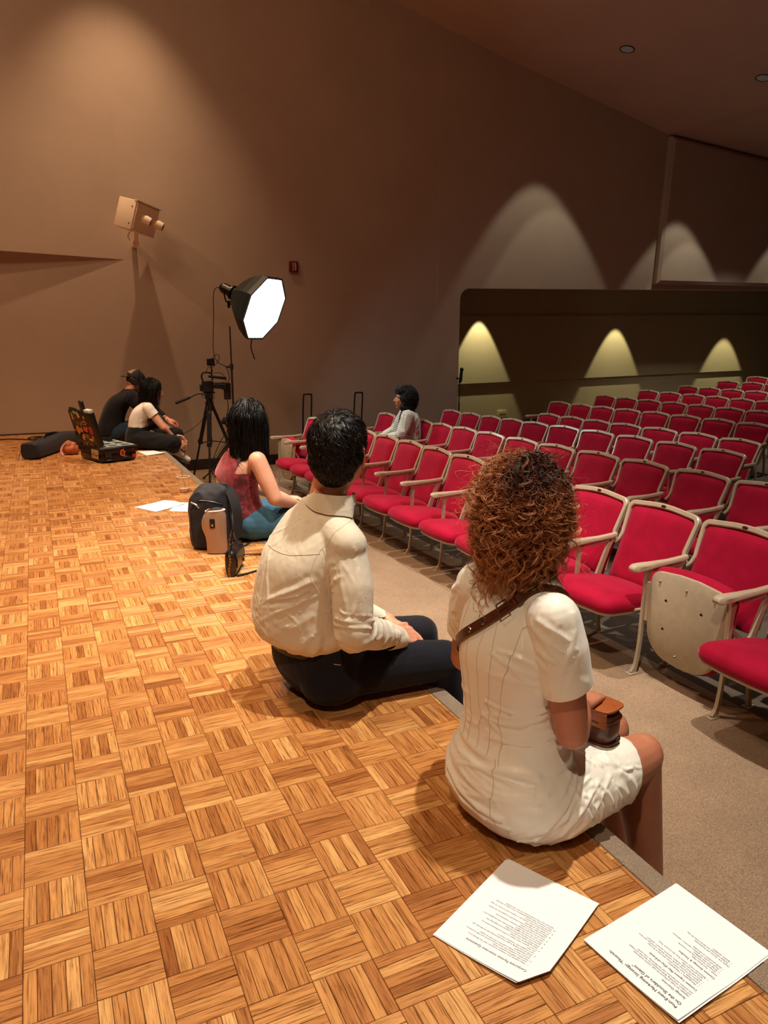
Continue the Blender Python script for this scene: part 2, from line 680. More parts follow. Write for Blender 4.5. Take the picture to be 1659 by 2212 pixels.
# projecting acoustic panel on it
b = MB()
pz = [(9.68, 2.02), (18.0, 2.12), (18.0, 3.85), (12.1, 4.13), (9.76, 4.29)]
py0, py1 = RY - 0.11, RY + 0.01
ins = [(9.735, 2.075), (17.9, 2.17), (17.9, 3.80), (12.1, 4.075), (9.815, 4.235)]
vs = [(x, py1, z) for x, z in pz] + [(x, py0 + 0.035, z) for x, z in pz] + [(x, py0, z) for x, z in ins]
fs = [tuple(range(5)), tuple(range(14, 9, -1))]
for r_ in (0, 5):
    fs += [(r_ + i, r_ + (i + 1) % 5, r_ + 5 + (i + 1) % 5, r_ + 5 + i) for i in range(5)]
b.add(vs, fs)
b.build('wall_panel', m_wall, w2, smooth=False)

# recess behind the opening: sloping soffit, upper wall slab, lower wall, end cheek
BY = 9.60
w3 = MB()
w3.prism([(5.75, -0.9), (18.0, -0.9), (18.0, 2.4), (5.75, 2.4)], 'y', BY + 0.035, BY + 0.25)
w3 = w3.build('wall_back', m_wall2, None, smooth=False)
tag(w3, kind='structure')
b = MB()
uz = lambda x: 1.475 + (x - 6.62) * 0.0147
lz = lambda x: 0.362 + (x - 6.65) * 0.0170
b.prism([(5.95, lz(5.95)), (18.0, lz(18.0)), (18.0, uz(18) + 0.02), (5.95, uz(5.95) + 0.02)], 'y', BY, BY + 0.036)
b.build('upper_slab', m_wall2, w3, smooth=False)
b = MB()
vs = []
for x in (5.8, 18.0):
    vs += [(x, RY + 0.13, opz(x) + 0.06), (x, BY + 0.1, opz(x) + 0.06), (x, BY + 0.1, opz(x) + 0.3), (x, RY + 0.13, opz(x) + 0.3)]
b.add(vs, [(0, 1, 5, 4), (1, 2, 6, 5), (2, 3, 7, 6), (3, 0, 4, 7), (0, 3, 2, 1), (4, 5, 6, 7)])
b.build('soffit', m_wall, w3, smooth=False)
b = MB()
b.box(5.80, ox0, RY + 0.13, BY + 0.1, -0.7, 2.1)
b.build('cheek', m_wall, w3, smooth=False)
b = MB()
bz = [(x, floor_z(x)) for x in (5.96, 6.9, 7.9, 8.9, 9.9, 10.9, 12, 17.9)]
b.prism([(x, z) for x, z in bz] + [(x, z + 0.12) for x, z in reversed(bz)], 'y', BY - 0.012, BY + 0.02)
o = b.build('baseboard_back', m_base, None, smooth=False)
tag(o, kind='structure')

# ceiling, far ends and the near side of the hall (out of the picture)
b = MB()
cp = [(-6.2, 6.5), (1.0, 6.3), (5.0, 5.38)] + ceil_pts[1:]
b.prism([(x, z) for x, z in cp] + [(x, z + 0.2) for x, z in reversed(cp)], 'y', -4.6, WY + 0.2)
o = b.build('ceiling', m_ceil, None, smooth=False)
tag(o, kind='structure')
b = MB()
b.box(-6.2, -6.0, -4.6, WY + 0.2, -0.7, 6.6)
o = b.build('wall_stage', m_wall, None, smooth=False)
tag(o, kind='structure')
b = MB()
b.box(-6.2, 18.0, -4.6, -4.4, -0.7, 6.6)
o = b.build('wall_near', m_wall, None, smooth=False)
tag(o, kind='structure')
b = MB()
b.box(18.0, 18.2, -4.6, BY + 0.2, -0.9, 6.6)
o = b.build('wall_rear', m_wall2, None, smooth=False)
tag(o, kind='structure')

# ---------------------------------------------------------------- auditorium seats
def mk_velvet(name, c1, c2):
    M = NT(name)
    tc = M.n('ShaderNodeTexCoord')
    nz = M.noise(9, 3, 0.55, tc.outputs['Object'])
    r = M.ramp(nz.outputs['Fac'], [(0.35, s2l(c1)), (0.65, s2l(c2))])
    M.l(r.outputs[0], M.b.inputs['Base Color'])
    M.b.inputs['Roughness'].default_value = 0.8
    M.b.inputs['Specular IOR Level'].default_value = 0.15
    M.b.inputs['Sheen Weight'].default_value = 0.5
    M.b.inputs['Sheen Roughness'].default_value = 0.35
    M.b.inputs['Sheen Tint'].default_value = (1.0, 0.25, 0.4, 1)
    n2 = M.noise(500, 2, 0.5, tc.outputs['Object'])
    bp = M.bump(n2.outputs['Fac'], 0.15, 0.001)
    M.l(bp.outputs[0], M.b.inputs['Normal'])
    return M.m


m_red = mk_velvet('red_velvet', (146, 3, 38), (160, 6, 46))
m_beige = mat('beige_enamel', (178, 160, 136), 0.34, metal=0.0, nscale=14, namp=0.06, spec=0.6, coat=0.2)
m_beige2 = mat('beige_enamel_pan', (168, 152, 128), 0.55, nscale=30, namp=0.06, bscale=220, bstr=0.15)
m_steel = mat('bolt_steel', (150, 146, 138), 0.3, metal=1.0)
m_plaq = mat('plaque_bronze', (92, 66, 36), 0.4, metal=0.8)
m_dark = mat('hole_black', (14, 12, 12), 0.8)


def back_pt(u, v, d=0.0):
    """point on the reclined back: u sideways, v up the back, d proud of it to the front"""
    bx, bz, tx, tz = 0.255, 0.33, 0.44, 0.81
    L = math.hypot(tx - bx, tz - bz)
    ex, ez = (tx - bx) / L, (tz - bz) / L
    return Vector((bx + ex * v - ez * d, u, bz + ez * v + ex * d))


BL = math.hypot(0.185, 0.48)


def back_outline(inset=0.0, lower=0.0):
    """open outline from lower left up over the crest to the lower right"""
    pts = []
    W = 0.252 - inset
    top = BL - inset
    r = 0.040 - inset * 0.4
    side = []
    side.append((W + 0.014, 0.235 + lower))
    side.append((W - 0.006, 0.262))
    side.append((W - 0.014, 0.30))
    side.append((W - 0.004, top - 0.10))
    for k in range(6):
        a = PI / 2 * k / 5
        side.append((W - r + r * math.cos(a), top - 0.014 - r + r * math.sin(a)))
    side.append((W * 0.5, top - 0.005))
    side.append((W * 0.25, top + 0.001))
    pts = side + [(0, top + 0.003)] + [(-x, y) for x, y in reversed(side)]
    return pts


def chair_meshes():
    D = {}
    # back frame: bent flat bar
    b = MB()
    ol = back_outline(0.010)
    rings = []
    n = len(ol)
    for i, (u, v) in enumerate(ol):
        a = ol[max(i - 1, 0)]
        c = ol[min(i + 1, n - 1)]
        t = Vector((c[0] - a[0], c[1] - a[1])).normalized()
        nx, ny = t.y, -t.x
        hw = 0.0115 + (0.004 if v > BL - 0.05 else 0)
        hd = 0.013
        rg = []
        for du, dd in ((-1, -1), (-1, .6), (-.6, 1), (.6, 1), (1, .6), (1, -1)):
            rg.append(back_pt(u + nx * hw * du, v + ny * hw * du, 0.012 + hd * dd))
        rings.append(rg)
    b.loft(rings)
    D['back_frame'] = b.mesh('back_frame', m_beige)
    # padded back cushion, with a few tension creases
    b = MB()
    N, Mv = 14, 18
    rows_ = []
    for j in range(Mv + 1):
        v = 0.02 + (BL - 0.025 - 0.02) * j / Mv
        row = []
        for i in range(N + 1):
            s = -1 + 2 * i / N
            W = 0.236
            if v > BL - 0.09:
                tt = (v - (BL - 0.09)) / 0.065
                W = 0.236 - 0.018 * min(1, tt) ** 3
            if v < 0.27:
                W = 0.236 - 0.006
            u = s * W
            crown = -0.010 * (abs(s) ** 2.4) * (j / Mv) ** 8
            e = (1 - abs(s) ** 6) * (1 - abs(2 * j / Mv - 1) ** 10)
            dd = 0.006 + 0.034 * e
            dd += 0.0016 * math.sin(u * 95 + v * 26) * max(0, 1 - abs(u + 0.05) * 9) * max(0, v - 0.1)
            row.append(back_pt(u, v + crown, dd))
        rows_.append(row)
    vs = [p for r in rows_ for p in r]
    fs = []
    for j in range(Mv):
        for i in range(N):
            q = j * (N + 1) + i
            fs.append((q, q + 1, q + N + 2, q + N + 1))
    # rear shell of the cushion
    o = len(vs)
    bk = []
    for j in range(Mv + 1):
        for i in range(N + 1):
            p = vs[j * (N + 1) + i]
            s = -1 + 2 * i / N
            v = 0.02 + (BL - 0.045) * j / Mv
            W = 0.236 - (0.018 * min(1, max(0, (v - (BL - 0.09)) / 0.065)) ** 3)
            bk.append(back_pt(s * W, v - 0.010 * (abs(s) ** 2.4) * (j / Mv) ** 8, -0.012))
    vs += bk
    for j in range(Mv):
        for i in range(N):
            q = o + j * (N + 1) + i
            fs.append((q, q + N + 1, q + N + 2, q + 1))
    for j in range(Mv):
        for i in (0, N):
            q = j * (N + 1) + i
            fs.append((q, q + N + 1, o + q + N + 1, o + q))
    for i in range(N):
        for j in (0, Mv):
            q = j * (N + 1) + i
            fs.append((q, q + 1, o + q + 1, o + q))
    b.add(vs, fs)
    D['back_cushion'] = b.mesh('back_cushion', m_red)
    # beige pressed back shell
    b = MB()
    rg1, rg2 = [], []
    for (u, v) in back_outline(0.022, -0.18):
        rg1.append(back_pt(u, v, -0.010))
        rg2.append(back_pt(u * 0.97, v, -0.020))
    b.loft([rg1, rg2])
    D['back_shell'] = b.mesh('back_shell', m_beige2)

    # seat: outline front straight with round corners, rear rounded
    def seat_ring(sc, inset):
        pts = []
        L, W = 0.455, 0.236
        half = []
        for k in range(7):
            a = PI / 2 * k / 6
            half.append((0.06 - 0.06 * math.cos(a), W - 0.07 + 0.07 * math.sin(a)))
        half[0] = (0.0, W - 0.07)
        half.append((0.22, W))
        half.append((0.30, W - 0.006))
        for k in range(1, 7):
            a = PI / 2 * k / 6
            half.append((0.30 + 0.155 * math.sin(a), (W - 0.006) * (0.25 + 0.75 * math.cos(a))))
        full = [(-0.012, 0.06)] + half + [(L + 0.004, 0.0)]
        full = full + [(x, -y) for x, y in reversed(full[:-1])]
        out = []
        for x, y in full:
            cx = 0.21
            out.append((cx + (x - cx) * (1 - inset / 0.22), y * (1 - inset / 0.24)))
        return out

    def seat_mesh(tf):
        b = MB()
        ins = [(0.006, 0.0), (-0.006, 0.012), (-0.012, 0.035), (-0.006, 0.060), (0.010, 0.078), (0.035, 0.090), (0.075, 0.098), (0.12, 0.102), (0.17, 0.104)]
        rings = []
        for iv, z in ins:
            rings.append([tf(x, y, z - 0.020 * max(0, x - 0.1) / 0.35 * (z / 0.1)) for x, y in seat_ring(1, iv)])
        b.loft(rings)
        cush = b.mesh('seat_cushion', m_red)
        b = MB()
        b.loft([[tf(x, y, 0.004) for x, y in seat_ring(1, 0.002)], [tf(x, y, -0.008) for x, y in seat_ring(1, 0.002)], [tf(x, y, -0.012) for x, y in seat_ring(1, 0.008)]])
        pan = b.mesh('seat_pan', m_beige2)
        b = MB()
        bolts = []
        for x, y in ((0.05, 0.17), (0.05, 0.0), (0.05, -0.17), (0.40, 0.02)):
            b = MB()
            b.tube([tf(x, y, -0.012), tf(x, y, -0.020)], [0.006, 0.0035], 8)
            bolts.append(b.mesh('bolt', m_steel))
        holes = []
        for x, y in ((0.14, 0.12), (0.14, -0.10), (0.29, 0.12)):
            b = MB()
            b.tube([tf(x, y, -0.0105), tf(x, y, -0.0128)], [0.0085, 0.0085], 12)
            holes.append(b.mesh('pan_hole', m_dark))
        return cush, pan, bolts, holes

    down = lambda x, y, z: Vector((-0.195 + x, y, 0.345 + z - x * 0.06))
    D['down'] = seat_mesh(down)
    # tipped up: front edge on top, pan facing the stage
    an = math.radians(7)
    up = lambda x, y, z: Vector((0.045 + (x * math.sin(an)) * -0.4 + z * math.cos(an) + 0.02, y, 0.585 - x * math.cos(an) + z * math.sin(an)))
    D['up'] = seat_mesh(up)
    # side bracket with pivot boss
    def bracket(side, upright):
        b = MB()
        y = side * 0.245
        b.tube([(0.19, y - 0.012, 0.325), (0.19, y + 0.012, 0.325)], [0.030, 0.030], 16)
        b.tube([(0.19, y - 0.018, 0.325), (0.19, y + 0.018, 0.325)], [0.014, 0.014], 12)
        if upright:
            b.tube([(0.185, y, 0.33), (0.10, y, 0.40), (0.052, y, 0.50)], [0.016, 0.010, 0.008], 6)
            b.box(0.04, 0.056, y - 0.014, y + 0.004, 0.30, 0.51)
        else:
            b.tube([(0.185, y, 0.33), (0.08, y, 0.345), (0.0, y, 0.350)], [0.016, 0.010, 0.008], 6)
        return b.mesh('pivot_bracket', m_beige)
    D['br_down'] = (bracket(1, False), bracket(-1, False))
    D['br_up'] = (bracket(1, True), bracket(-1, True))

    # cast side standard: front post, rear post, foot, rear leg
    def bar(b, pts, w, t=0.011, y=0.0):
        """flat bar in the XZ plane; w = list of half widths"""
        P = catmull([(p[0], y, p[1]) for p in pts], 5)
        ws = []
        for i in range(len(P)):
            q = i / (len(P) - 1) * (len(w) - 1)
            k = min(int(q), len(w) - 2)
            ws.append(w[k] + (w[k + 1] - w[k]) * (q - k))
        rings = []
        for i, p in enumerate(P):
            tt = (P[min(i + 1, len(P) - 1)] - P[max(i - 1, 0)]).normalized()
            nn = Vector((tt.z, 0, -tt.x))
            h = ws[i]
            rings.append([p + nn * h + Vector((0, -t, 0)), p + nn * h + Vector((0, t * .6, 0)), p + nn * h * .5 + Vector((0, t, 0)), p - nn * h * .5 + Vector((0, t, 0)), p - nn * h + Vector((0, t * .6, 0)), p - nn * h + Vector((0, -t, 0))])
        b.loft(rings)

    b = MB()
    bar(b, [(0.0, 0.004), (0.020, 0.05), (0.034, 0.16), (0.040, 0.33), (0.046, 0.50), (0.052, 0.575)], [0.017, 0.010, 0.009, 0.010, 0.012, 0.024])
    b.rbox(-0.030, 0.030, -0.020, 0.020, 0.0, 0.006, 0.002, 1)
    D['front_leg'] = b.mesh('front_leg', m_beige)
    b = MB()
    bar(b, [(0.30, 0.60), (0.262, 0.52), (0.205, 0.38), (0.185, 0.33), (0.215, 0.20), (0.232, 0.06), (0.240, 0.004)], [0.020, 0.014, 0.016, 0.020, 0.012, 0.010, 0.014])
    b.rbox(0.215, 0.275, -0.020, 0.020, 0.0, 0.006, 0.002, 1)
    D['rear_leg'] = b.mesh('rear_leg', m_beige)
    b = MB()
    bar(b, [(0.040, 0.335), (0.11, 0.322), (0.185, 0.33)], [0.010, 0.010, 0.012])
    D['seat_rail'] = b.mesh('seat_rail', m_beige)
    b = MB()
    bar(b, [(0.052, 0.568), (0.15, 0.562), (0.285, 0.572)], [0.010, 0.007, 0.010])
    D['arm_rail'] = b.mesh('arm_rail', m_beige)
    # armrest
    b = MB()
    rings = []
    for x, hw, zt, zb in ((-0.066, 0.012, 0.592, 0.580), (-0.060, 0.022, 0.600, 0.572), (-0.040, 0.028, 0.606, 0.568), (0.0, 0.029, 0.607, 0.570), (0.08, 0.026, 0.604, 0.574), (0.20, 0.020, 0.603, 0.577), (0.285, 0.018, 0.608, 0.580), (0.325, 0.016, 0.612, 0.590)):
        rings.append([(x, -hw, zb + 0.006), (x, -hw * 1.0, zt - 0.009), (x, -hw * 0.75, zt - 0.001), (x, 0, zt + 0.001), (x, hw * 0.75, zt - 0.001), (x, hw, zt - 0.009), (x, hw, zb + 0.006), (x, hw * .7, zb), (x, -hw * .7, zb)])
    b.loft(rings)
    D['armrest'] = b.mesh('armrest', m_beige)
    # seat number plaque and its rim
    b = MB()
    c = back_pt(0.0, BL - 0.006, 0.027)
    ex = (back_pt(0, 1, 0) - back_pt(0, 0, 0))
    rg = []
    for d_, s_ in ((-0.002, 1.0), (0.0012, 1.0), (0.0016, 0.8)):
        rg.append([back_pt(0.017 * s_ * math.cos(2 * PI * k / 14), BL - 0.008 + 0.0075 * s_ * math.sin(2 * PI * k / 14), 0.0262 + d_) for k in range(14)])
    b.loft(rg)
    D['number_plaque'] = b.mesh('number_plaque', m_plaq)
    return D


CM = chair_meshes()


def link(name, me, parent, loc=None):
    o = bpy.data.objects.new(name, me)
    COL.objects.link(o)
    o.parent = parent
    if loc:
        o.location = loc
    return o


def make_seat(x, y, z, sc, upright, label, group, lastone=False, sp=None, rz=0.0):
    """x,y: where the middle of the crest stands"""
    r = empty('auditorium_seat', (x - 0.44 * sc, y, z), rz)
    r.scale = (sc, sc, sc)
    tag(r, label, 'seat', group)
    for nme in ('back_shell', 'back_cushion', 'back_frame', 'number_plaque'):
        link(nme, CM[nme], r)
    cush, pan, bolts, holes = CM['up' if upright else 'down']
    pn = link('seat_pan', pan, r)
    link('seat_cushion', cush, r)
    if upright:
        for q in bolts:
            link('bolt', q, pn)
        for q in holes:
            link('pan_hole', q, pn)
    brs = CM['br_up' if upright else 'br_down']
    link('pivot_bracket', brs[0], r)
    link('pivot_bracket', brs[1], r)
    for sy in ((-1, 1) if lastone else (-1,)):
        yy = sy * (sp or 0.54) / 2 / sc
        for nme in ('front_leg', 'rear_leg', 'seat_rail', 'arm_rail', 'armrest'):
            link(nme, CM[nme], r, (0, yy, 0))
    return r


ORD = ['first', 'second', 'third', 'fourth', 'fifth', 'sixth', 'seventh', 'eighth', 'ninth', 'tenth', 'eleventh', 'twelfth', 'thirteenth', 'fourteenth', 'fifteenth', 'sixteenth', 'seventeenth', 'eighteenth']
RN = {1: 'front', 2: 'second', 3: 'third', 4: 'fourth', 5: 'fifth', 6: 'sixth', 7: 'seventh', 8: 'eighth', 9: 'ninth', 10: 'tenth'}
# crest middles, from the side-wall end towards the camera
ROWP = {
    1: [(3.05, 6.56), (3.08, 6.10), (3.10, 5.66), (3.12, 5.24), (3.15, 4.82), (3.17, 4.37), (3.185, 3.90), (3.20, 3.42), (3.22, 2.93), (3.24, 2.44), (3.26, 1.95), (3.28, 1.445), (3.29, 0.92), (3.30, 0.40)],
    2: [(4.17, 7.01), (4.195, 6.55), (4.22, 6.11), (4.24, 5.69), (4.28, 5.27), (4.30, 4.80), (4.33, 4.29), (4.36, 3.79), (4.41, 3.29), (4.44, 2.79), (4.48, 2.26), (4.50, 1.75)],
    3: [(5.08, 6.93), (5.11, 6.50), (5.15, 6.08), (5.20, 5.70), (5.24, 5.30), (5.30, 4.86), (5.35, 4.40), (5.39, 3.92), (5.41, 3.42), (5.43, 2.92)],
    4: [(5.96, 6.02), (5.99, 5.61), (6.02, 5.20), (6.06, 4.76), (6.11, 4.31), (6.14, 3.84), (6.15, 3.36)],
    5: [(6.97, 7.12), (7.00, 6.68), (7.03, 6.26), (7.08, 5.84), (7.13, 5.41), (7.16, 4.97), (7.19, 4.52), (7.20, 4.07)],
    6: [(8.04, 7.41), (8.04, 6.95), (8.05, 6.50), (8.07, 6.05), (8.08, 5.60), (8.09, 5.15), (8.11, 4.70)],
    7: [(9.08, 7.60), (9.08, 7.14), (9.08, 6.69), (9.06, 6.24), (9.05, 5.80), (9.04, 5.37)],
    8: [(10.11, 7.76), (10.10, 7.31), (10.10, 6.86), (10.10, 6.42), (10.10, 5.98)],
    9: [(11.08, 7.80), (11.08, 7.30), (11.08, 6.85)],
    10: [(12.05, 8.0), (12.05, 7.5)],
}
UPR = {(1, 0), (1, 12)}
for k, pts in ROWP.items():
    zf = row_floor(k)
    npt = len(pts)
    for i, (x, y) in enumerate(pts):
        sp_ = (pts[i][1] - pts[i + 1][1]) if i < npt - 1 else (pts[i - 1][1] - pts[i][1])
        up_ = (k, i) in UPR
        ang = math.atan2(pts[min(i + 1, npt - 1)][0] - pts[max(i - 1, 0)][0], pts[max(i - 1, 0)][1] - pts[min(i + 1, npt - 1)][1])
        where = '%s from the side wall in the %s row' % (ORD[i], RN[k])
        lab = 'red velvet auditorium seat, %s%s' % ('tipped up, ' if up_ else '', where)
        sc_ = min(ROWS[k], (sp_ + 0.02) / 0.54) if k > 1 else (1.0 if sp_ > 0.48 else sp_ / 0.50)
        sc_ = ROWS[k] if k > 1 else 1.0
        seat = make_seat(x, y, zf, sc_, up_, lab, 'red theatre seats in the %s row' % RN[k], lastone=(i == 0), sp=sp_ if i else sp_, rz=ang)
        wdt = min(1.0, sp_ / (0.525 * sc_))
        seat.scale = (sc_, sc_ * wdt, sc_)
        for c in seat.children:
            if c.name.split('.')[0] in ('front_leg', 'rear_leg', 'seat_rail', 'arm_rail', 'armrest'):
                c.location.y = math.copysign(sp_ / 2 / (sc_ * wdt), c.location.y)

# ---------------------------------------------------------------- figure kit
V = Vector


def capsule(b, p0, p1, r0, r1, n=14, flat=1.0, up=None):
    """tapered capsule; flat < 1 squashes it along 'up'"""
    p0, p1 = V(p0), V(p1)
    t = (p1 - p0)
    L = t.length
    t = t.normalized() if L > 1e-6 else V((0, 0, 1))
    u = V(up) if up is not None else (V((0, 0, 1)) if abs(t.z) < 0.9 else V((1, 0, 0)))
    u = (u - t * u.dot(t)).normalized()
    w = t.cross(u)
    rings = []
    m = 5
    for i in range(m):
        a = PI / 2 * (i + 0.25) / m
        rings.append((p0 - t * r0 * math.cos(a), r0 * math.sin(a)))
    for i in range(m, 0, -1):
        a = PI / 2 * (i - 0.0) / m
        rings.append((p1 + t * r1 * math.cos(a), r1 * math.sin(a)) if i < m else (p1, r1))
    rings.insert(m, (p0, r0))
    out = []
    for c, r in rings:
        r = max(r, 0.0004)
        out.append([c + (u * math.sin(2 * PI * k / n) * flat + w * math.cos(2 * PI * k / n)) * r for k in range(n)])
    # last ring tiny tip
    out.append([p1 + t * r1 * 0.999 + (u * math.sin(2 * PI * k / n) * flat + w * math.cos(2 * PI * k / n)) * 0.0004 for k in range(n)])
    b.loft(out)


def chain(b, pts, rs, n=14, flat=1.0, up=None):
    for i in range(len(pts) - 1):
        capsule(b, pts[i], pts[i + 1], rs[i], rs[i + 1], n, flat, up)


def trunk(b, rings, n=28, p=2.3):
    """rings: (centre, half width, half depth, side, fwd)"""
    out = []
    for c, hw, hd, sd, fw in rings:
        c, sd, fw = V(c), V(sd), V(fw)
        rg = []
        for k in range(n):
            a = 2 * PI * k / n
            ca, sa = math.cos(a), math.sin(a)
            x = math.copysign(abs(ca) ** (2 / p), ca)
            y = math.copysign(abs(sa) ** (2 / p), sa)
            rg.append(c + sd * hw * x + fw * hd * y)
        out.append(rg)
    b.loft(out)


def smoothrings(keys, m=6):
    """interpolate trunk rings with catmull"""
    C = catmull([k[0] for k in keys], m)
    Q = catmull([(k[1], k[2], 0) for k in keys], m)
    return [(c, q.x, q.y) for c, q in zip(C, Q)]


def remesh(b, voxel, smooth=4, fac=0.5):
    me = bpy.data.meshes.new('tmp')
    me.from_pydata([tuple(v) for v in b.v], [], b.f)
    bm = bmesh.new()
    bm.from_mesh(me)
    bmesh.ops.remove_doubles(bm, verts=bm.verts, dist=1e-6)
    bmesh.ops.recalc_face_normals(bm, faces=bm.faces)
    bm.to_mesh(me)
    bm.free()
    o = bpy.data.objects.new('tmp', me)
    COL.objects.link(o)
    r = o.modifiers.new('r', 'REMESH')
    r.mode = 'VOXEL'
    r.voxel_size = voxel
    if smooth:
        s = o.modifiers.new('s', 'SMOOTH')
        s.factor = fac
        s.iterations = smooth
    dg = bpy.context.evaluated_depsgraph_get()
    ev = o.evaluated_get(dg)
    m2 = bpy.data.meshes.new_from_object(ev, depsgraph=dg)
    bpy.data.objects.remove(o)
    bpy.data.meshes.remove(me)
    return m2


def displace(me, fn):
    n = len(me.vertices)
    co = np.empty(n * 3, dtype=np.float32)
    no = np.empty(n * 3, dtype=np.float32)
    me.vertices.foreach_get('co', co)
    me.vertex_normals.foreach_get('vector', no)
    co = co.reshape(-1, 3)
    no = no.reshape(-1, 3)
    d = fn(co.astype(np.float64), no.astype(np.float64))
    co = co + no * d[:, None].astype(np.float32)
    me.vertices.foreach_set('co', co.ravel())
    me.update()


def vnoise(P, seed=0):
    """smooth lattice noise on an (n,3) array, roughly -1..1"""
    Pi = np.floor(P).astype(np.int64)
    f = P - Pi
    w = f * f * f * (f * (f * 6 - 15) + 10)

    def h(ix, iy, iz):
        x = (ix * 374761393 + iy * 668265263 + iz * 2147483647 + seed * 1274126177) & 0xFFFFFFFF
        x = ((x ^ (x >> 13)) * 1274126177) & 0xFFFFFFFF
        x = x ^ (x >> 16)
        return (x & 0xFFFF) / 32767.5 - 1.0
    out = 0
    for dx in (0, 1):
        for dy in (0, 1):
            for dz in (0, 1):
                ww = (w[:, 0] if dx else 1 - w[:, 0]) * (w[:, 1] if dy else 1 - w[:, 1]) * (w[:, 2] if dz else 1 - w[:, 2])
                out = out + ww * h(Pi[:, 0] + dx, Pi[:, 1] + dy, Pi[:, 2] + dz)
    return out


def folds(P, direction, freq, stretch=0.2, seed=0, warp=0.4):
    """ridged folds running along 'direction'"""
    e = np.array(V(direction).normalized())
    a = P @ e
    Q = P - np.outer(a, e) * (1 - stretch)
    Q = Q * freq + warp * vnoise(P * freq * 0.5, seed + 5)[:, None]
    r = 1 - np.abs(vnoise(Q, seed)) * 2.0
    return np.clip(r, -1, 1)


def creases(P, segs):
    """sum of tapered cloth ridges; segs: (start, end, width, height)"""
    hi = np.zeros(len(P))
    lo = np.zeros(len(P))
    for a, b, w, h in segs:
        a, b = np.array(a, float), np.array(b, float)
        ab = b - a
        L2 = ab @ ab + 1e-12
        t = np.clip((P - a) @ ab / L2, 0, 1)
        # a slight bow, so that no fold is ruler straight
        q = a + t[:, None] * ab
        dd = np.linalg.norm(P - q, axis=1)
        m = dd < w * 4
        tp = np.where((t[m] > 0.0) & (t[m] < 1.0), 1.0, 0.5)
        x = dd[m] / w
        hi[m] = np.maximum(hi[m], h * tp * np.exp(-x ** 1.5 * 1.2))
        lo[m] = np.maximum(lo[m], h * tp * 0.30 * np.exp(-((x - 1.9) / 1.0) ** 2))
    return hi - lo * (1 - np.clip(hi / 0.003, 0, 1))


def fan(n, a0, a1, b0, b1, w, h, seed, jit=0.012, bvh=None):
    """n ridges running from line a0-a1 to line b0-b1"""
    g = np.random.default_rng(seed)
    out = []
    for i in range(n):
        s = (i + 0.5 + g.uniform(-0.3, 0.3)) / n
        A = V(a0).lerp(V(a1), s) + V(g.normal(size=3)) * jit
        B = V(b0).lerp(V(b1), min(1, max(0, s + g.uniform(-0.12, 0.12)))) + V(g.normal(size=3)) * jit
        ww, hh = w * g.uniform(0.6, 1.4), h * g.uniform(0.4, 1.35)
        # follow the body: break in three and snap to the surface
        pts = [A.lerp(B, k / 4) for k in range(5)]
        mid = V(g.normal(size=3)) * jit * 0.8
        pts = [p + mid * math.sin(PI * k / 4) for k, p in enumerate(pts)]
        if bvh is not None:
            pts = [bvh.find_nearest(p)[0] for p in pts]
        for k in range(4):
            e = (0.75, 1.0, 1.0, 0.7)[k]
            out.append((tuple(pts[k]), tuple(pts[k + 1]), ww, hh * e))
    return out


def near_w(P, c, r):
    d = np.linalg.norm(P - np.array(c), axis=1)
    return np.clip(1 - d / r, 0, 1) ** 1.5


def cut(me, co, no, radius=None, axis_pt=None):
    """trim a cloth mesh with a plane (only the part within radius of co)"""
    bm = bmesh.new()
    bm.from_mesh(me)
    co, no = V(co), V(no).normalized()
    if radius is None:
        geom = bm.verts[:] + bm.edges[:] + bm.faces[:]
    else:
        fs = [f for f in bm.faces if (f.calc_center_median() - co).length < radius]
        es = set(e for f in fs for e in f.edges)
        vs = set(v for f in fs for v in f.verts)
        geom = list(vs) + list(es) + fs
    bmesh.ops.bisect_plane(bm, geom=geom, plane_co=co, plane_no=no, clear_outer=True, dist=1e-5)
    bm.to_mesh(me)
    bm.free()
    me.update()
    return me


def put(me, name, m, parent, smooth=True):
    me.name = name
    me.materials.clear()
    for k in (m if isinstance(m, (list, tuple)) else [m]):
        me.materials.append(k)
    if smooth:
        me.polygons.foreach_set('use_smooth', [True] * len(me.polygons))
    o = bpy.data.objects.new(name, me)
    COL.objects.link(o)
    if parent is not None:
        o.parent = parent
    return o


def bvh_of(me):
    return BVHTree.FromPolygons([v.co.copy() for v in me.vertices], [tuple(p.vertices) for p in me.polygons])


def hug(pts, bvh, off):
    out, nn = [], []
    for p in pts:
        l, n, i, d = bvh.find_nearest(V(p))
        out.append(l + n * off)
        nn.append(n)
    return out, nn


def band(b, P, N, w, th):
    """flat strap along P with surface normals N"""
    rings = []
    for i, p in enumerate(P):
        t = (P[min(i + 1, len(P) - 1)] - P[max(i - 1, 0)]).normalized()
        n = (N[i] - t * N[i].dot(t)).normalized()
        s = t.cross(n)
        rings.append([p - s * w / 2, p - s * w / 2 + n * th, p + s * w / 2 + n * th, p + s * w / 2])
    b.loft(rings)


def fr(az):
    """forward and right unit vectors for a facing azimuth in degrees (0 = +Y, 90 = +X)"""
    a = math.radians(az)
    return V((math.sin(a), math.cos(a), 0)), V((math.cos(a), -math.sin(a), 0))


def head_matrix(c, az, pitch=0, tilt=0, s=1.0):
    f, r = fr(az)
    M = Matrix(((r.x, f.x, 0), (r.y, f.y, 0), (0, 0, 1)))
    M = M @ Matrix.Rotation(math.radians(tilt), 3, 'Y') @ Matrix.Rotation(math.radians(pitch), 3, 'X')
    return Matrix.Translation(V(c)) @ M.to_4x4() @ Matrix.Scale(s, 4)


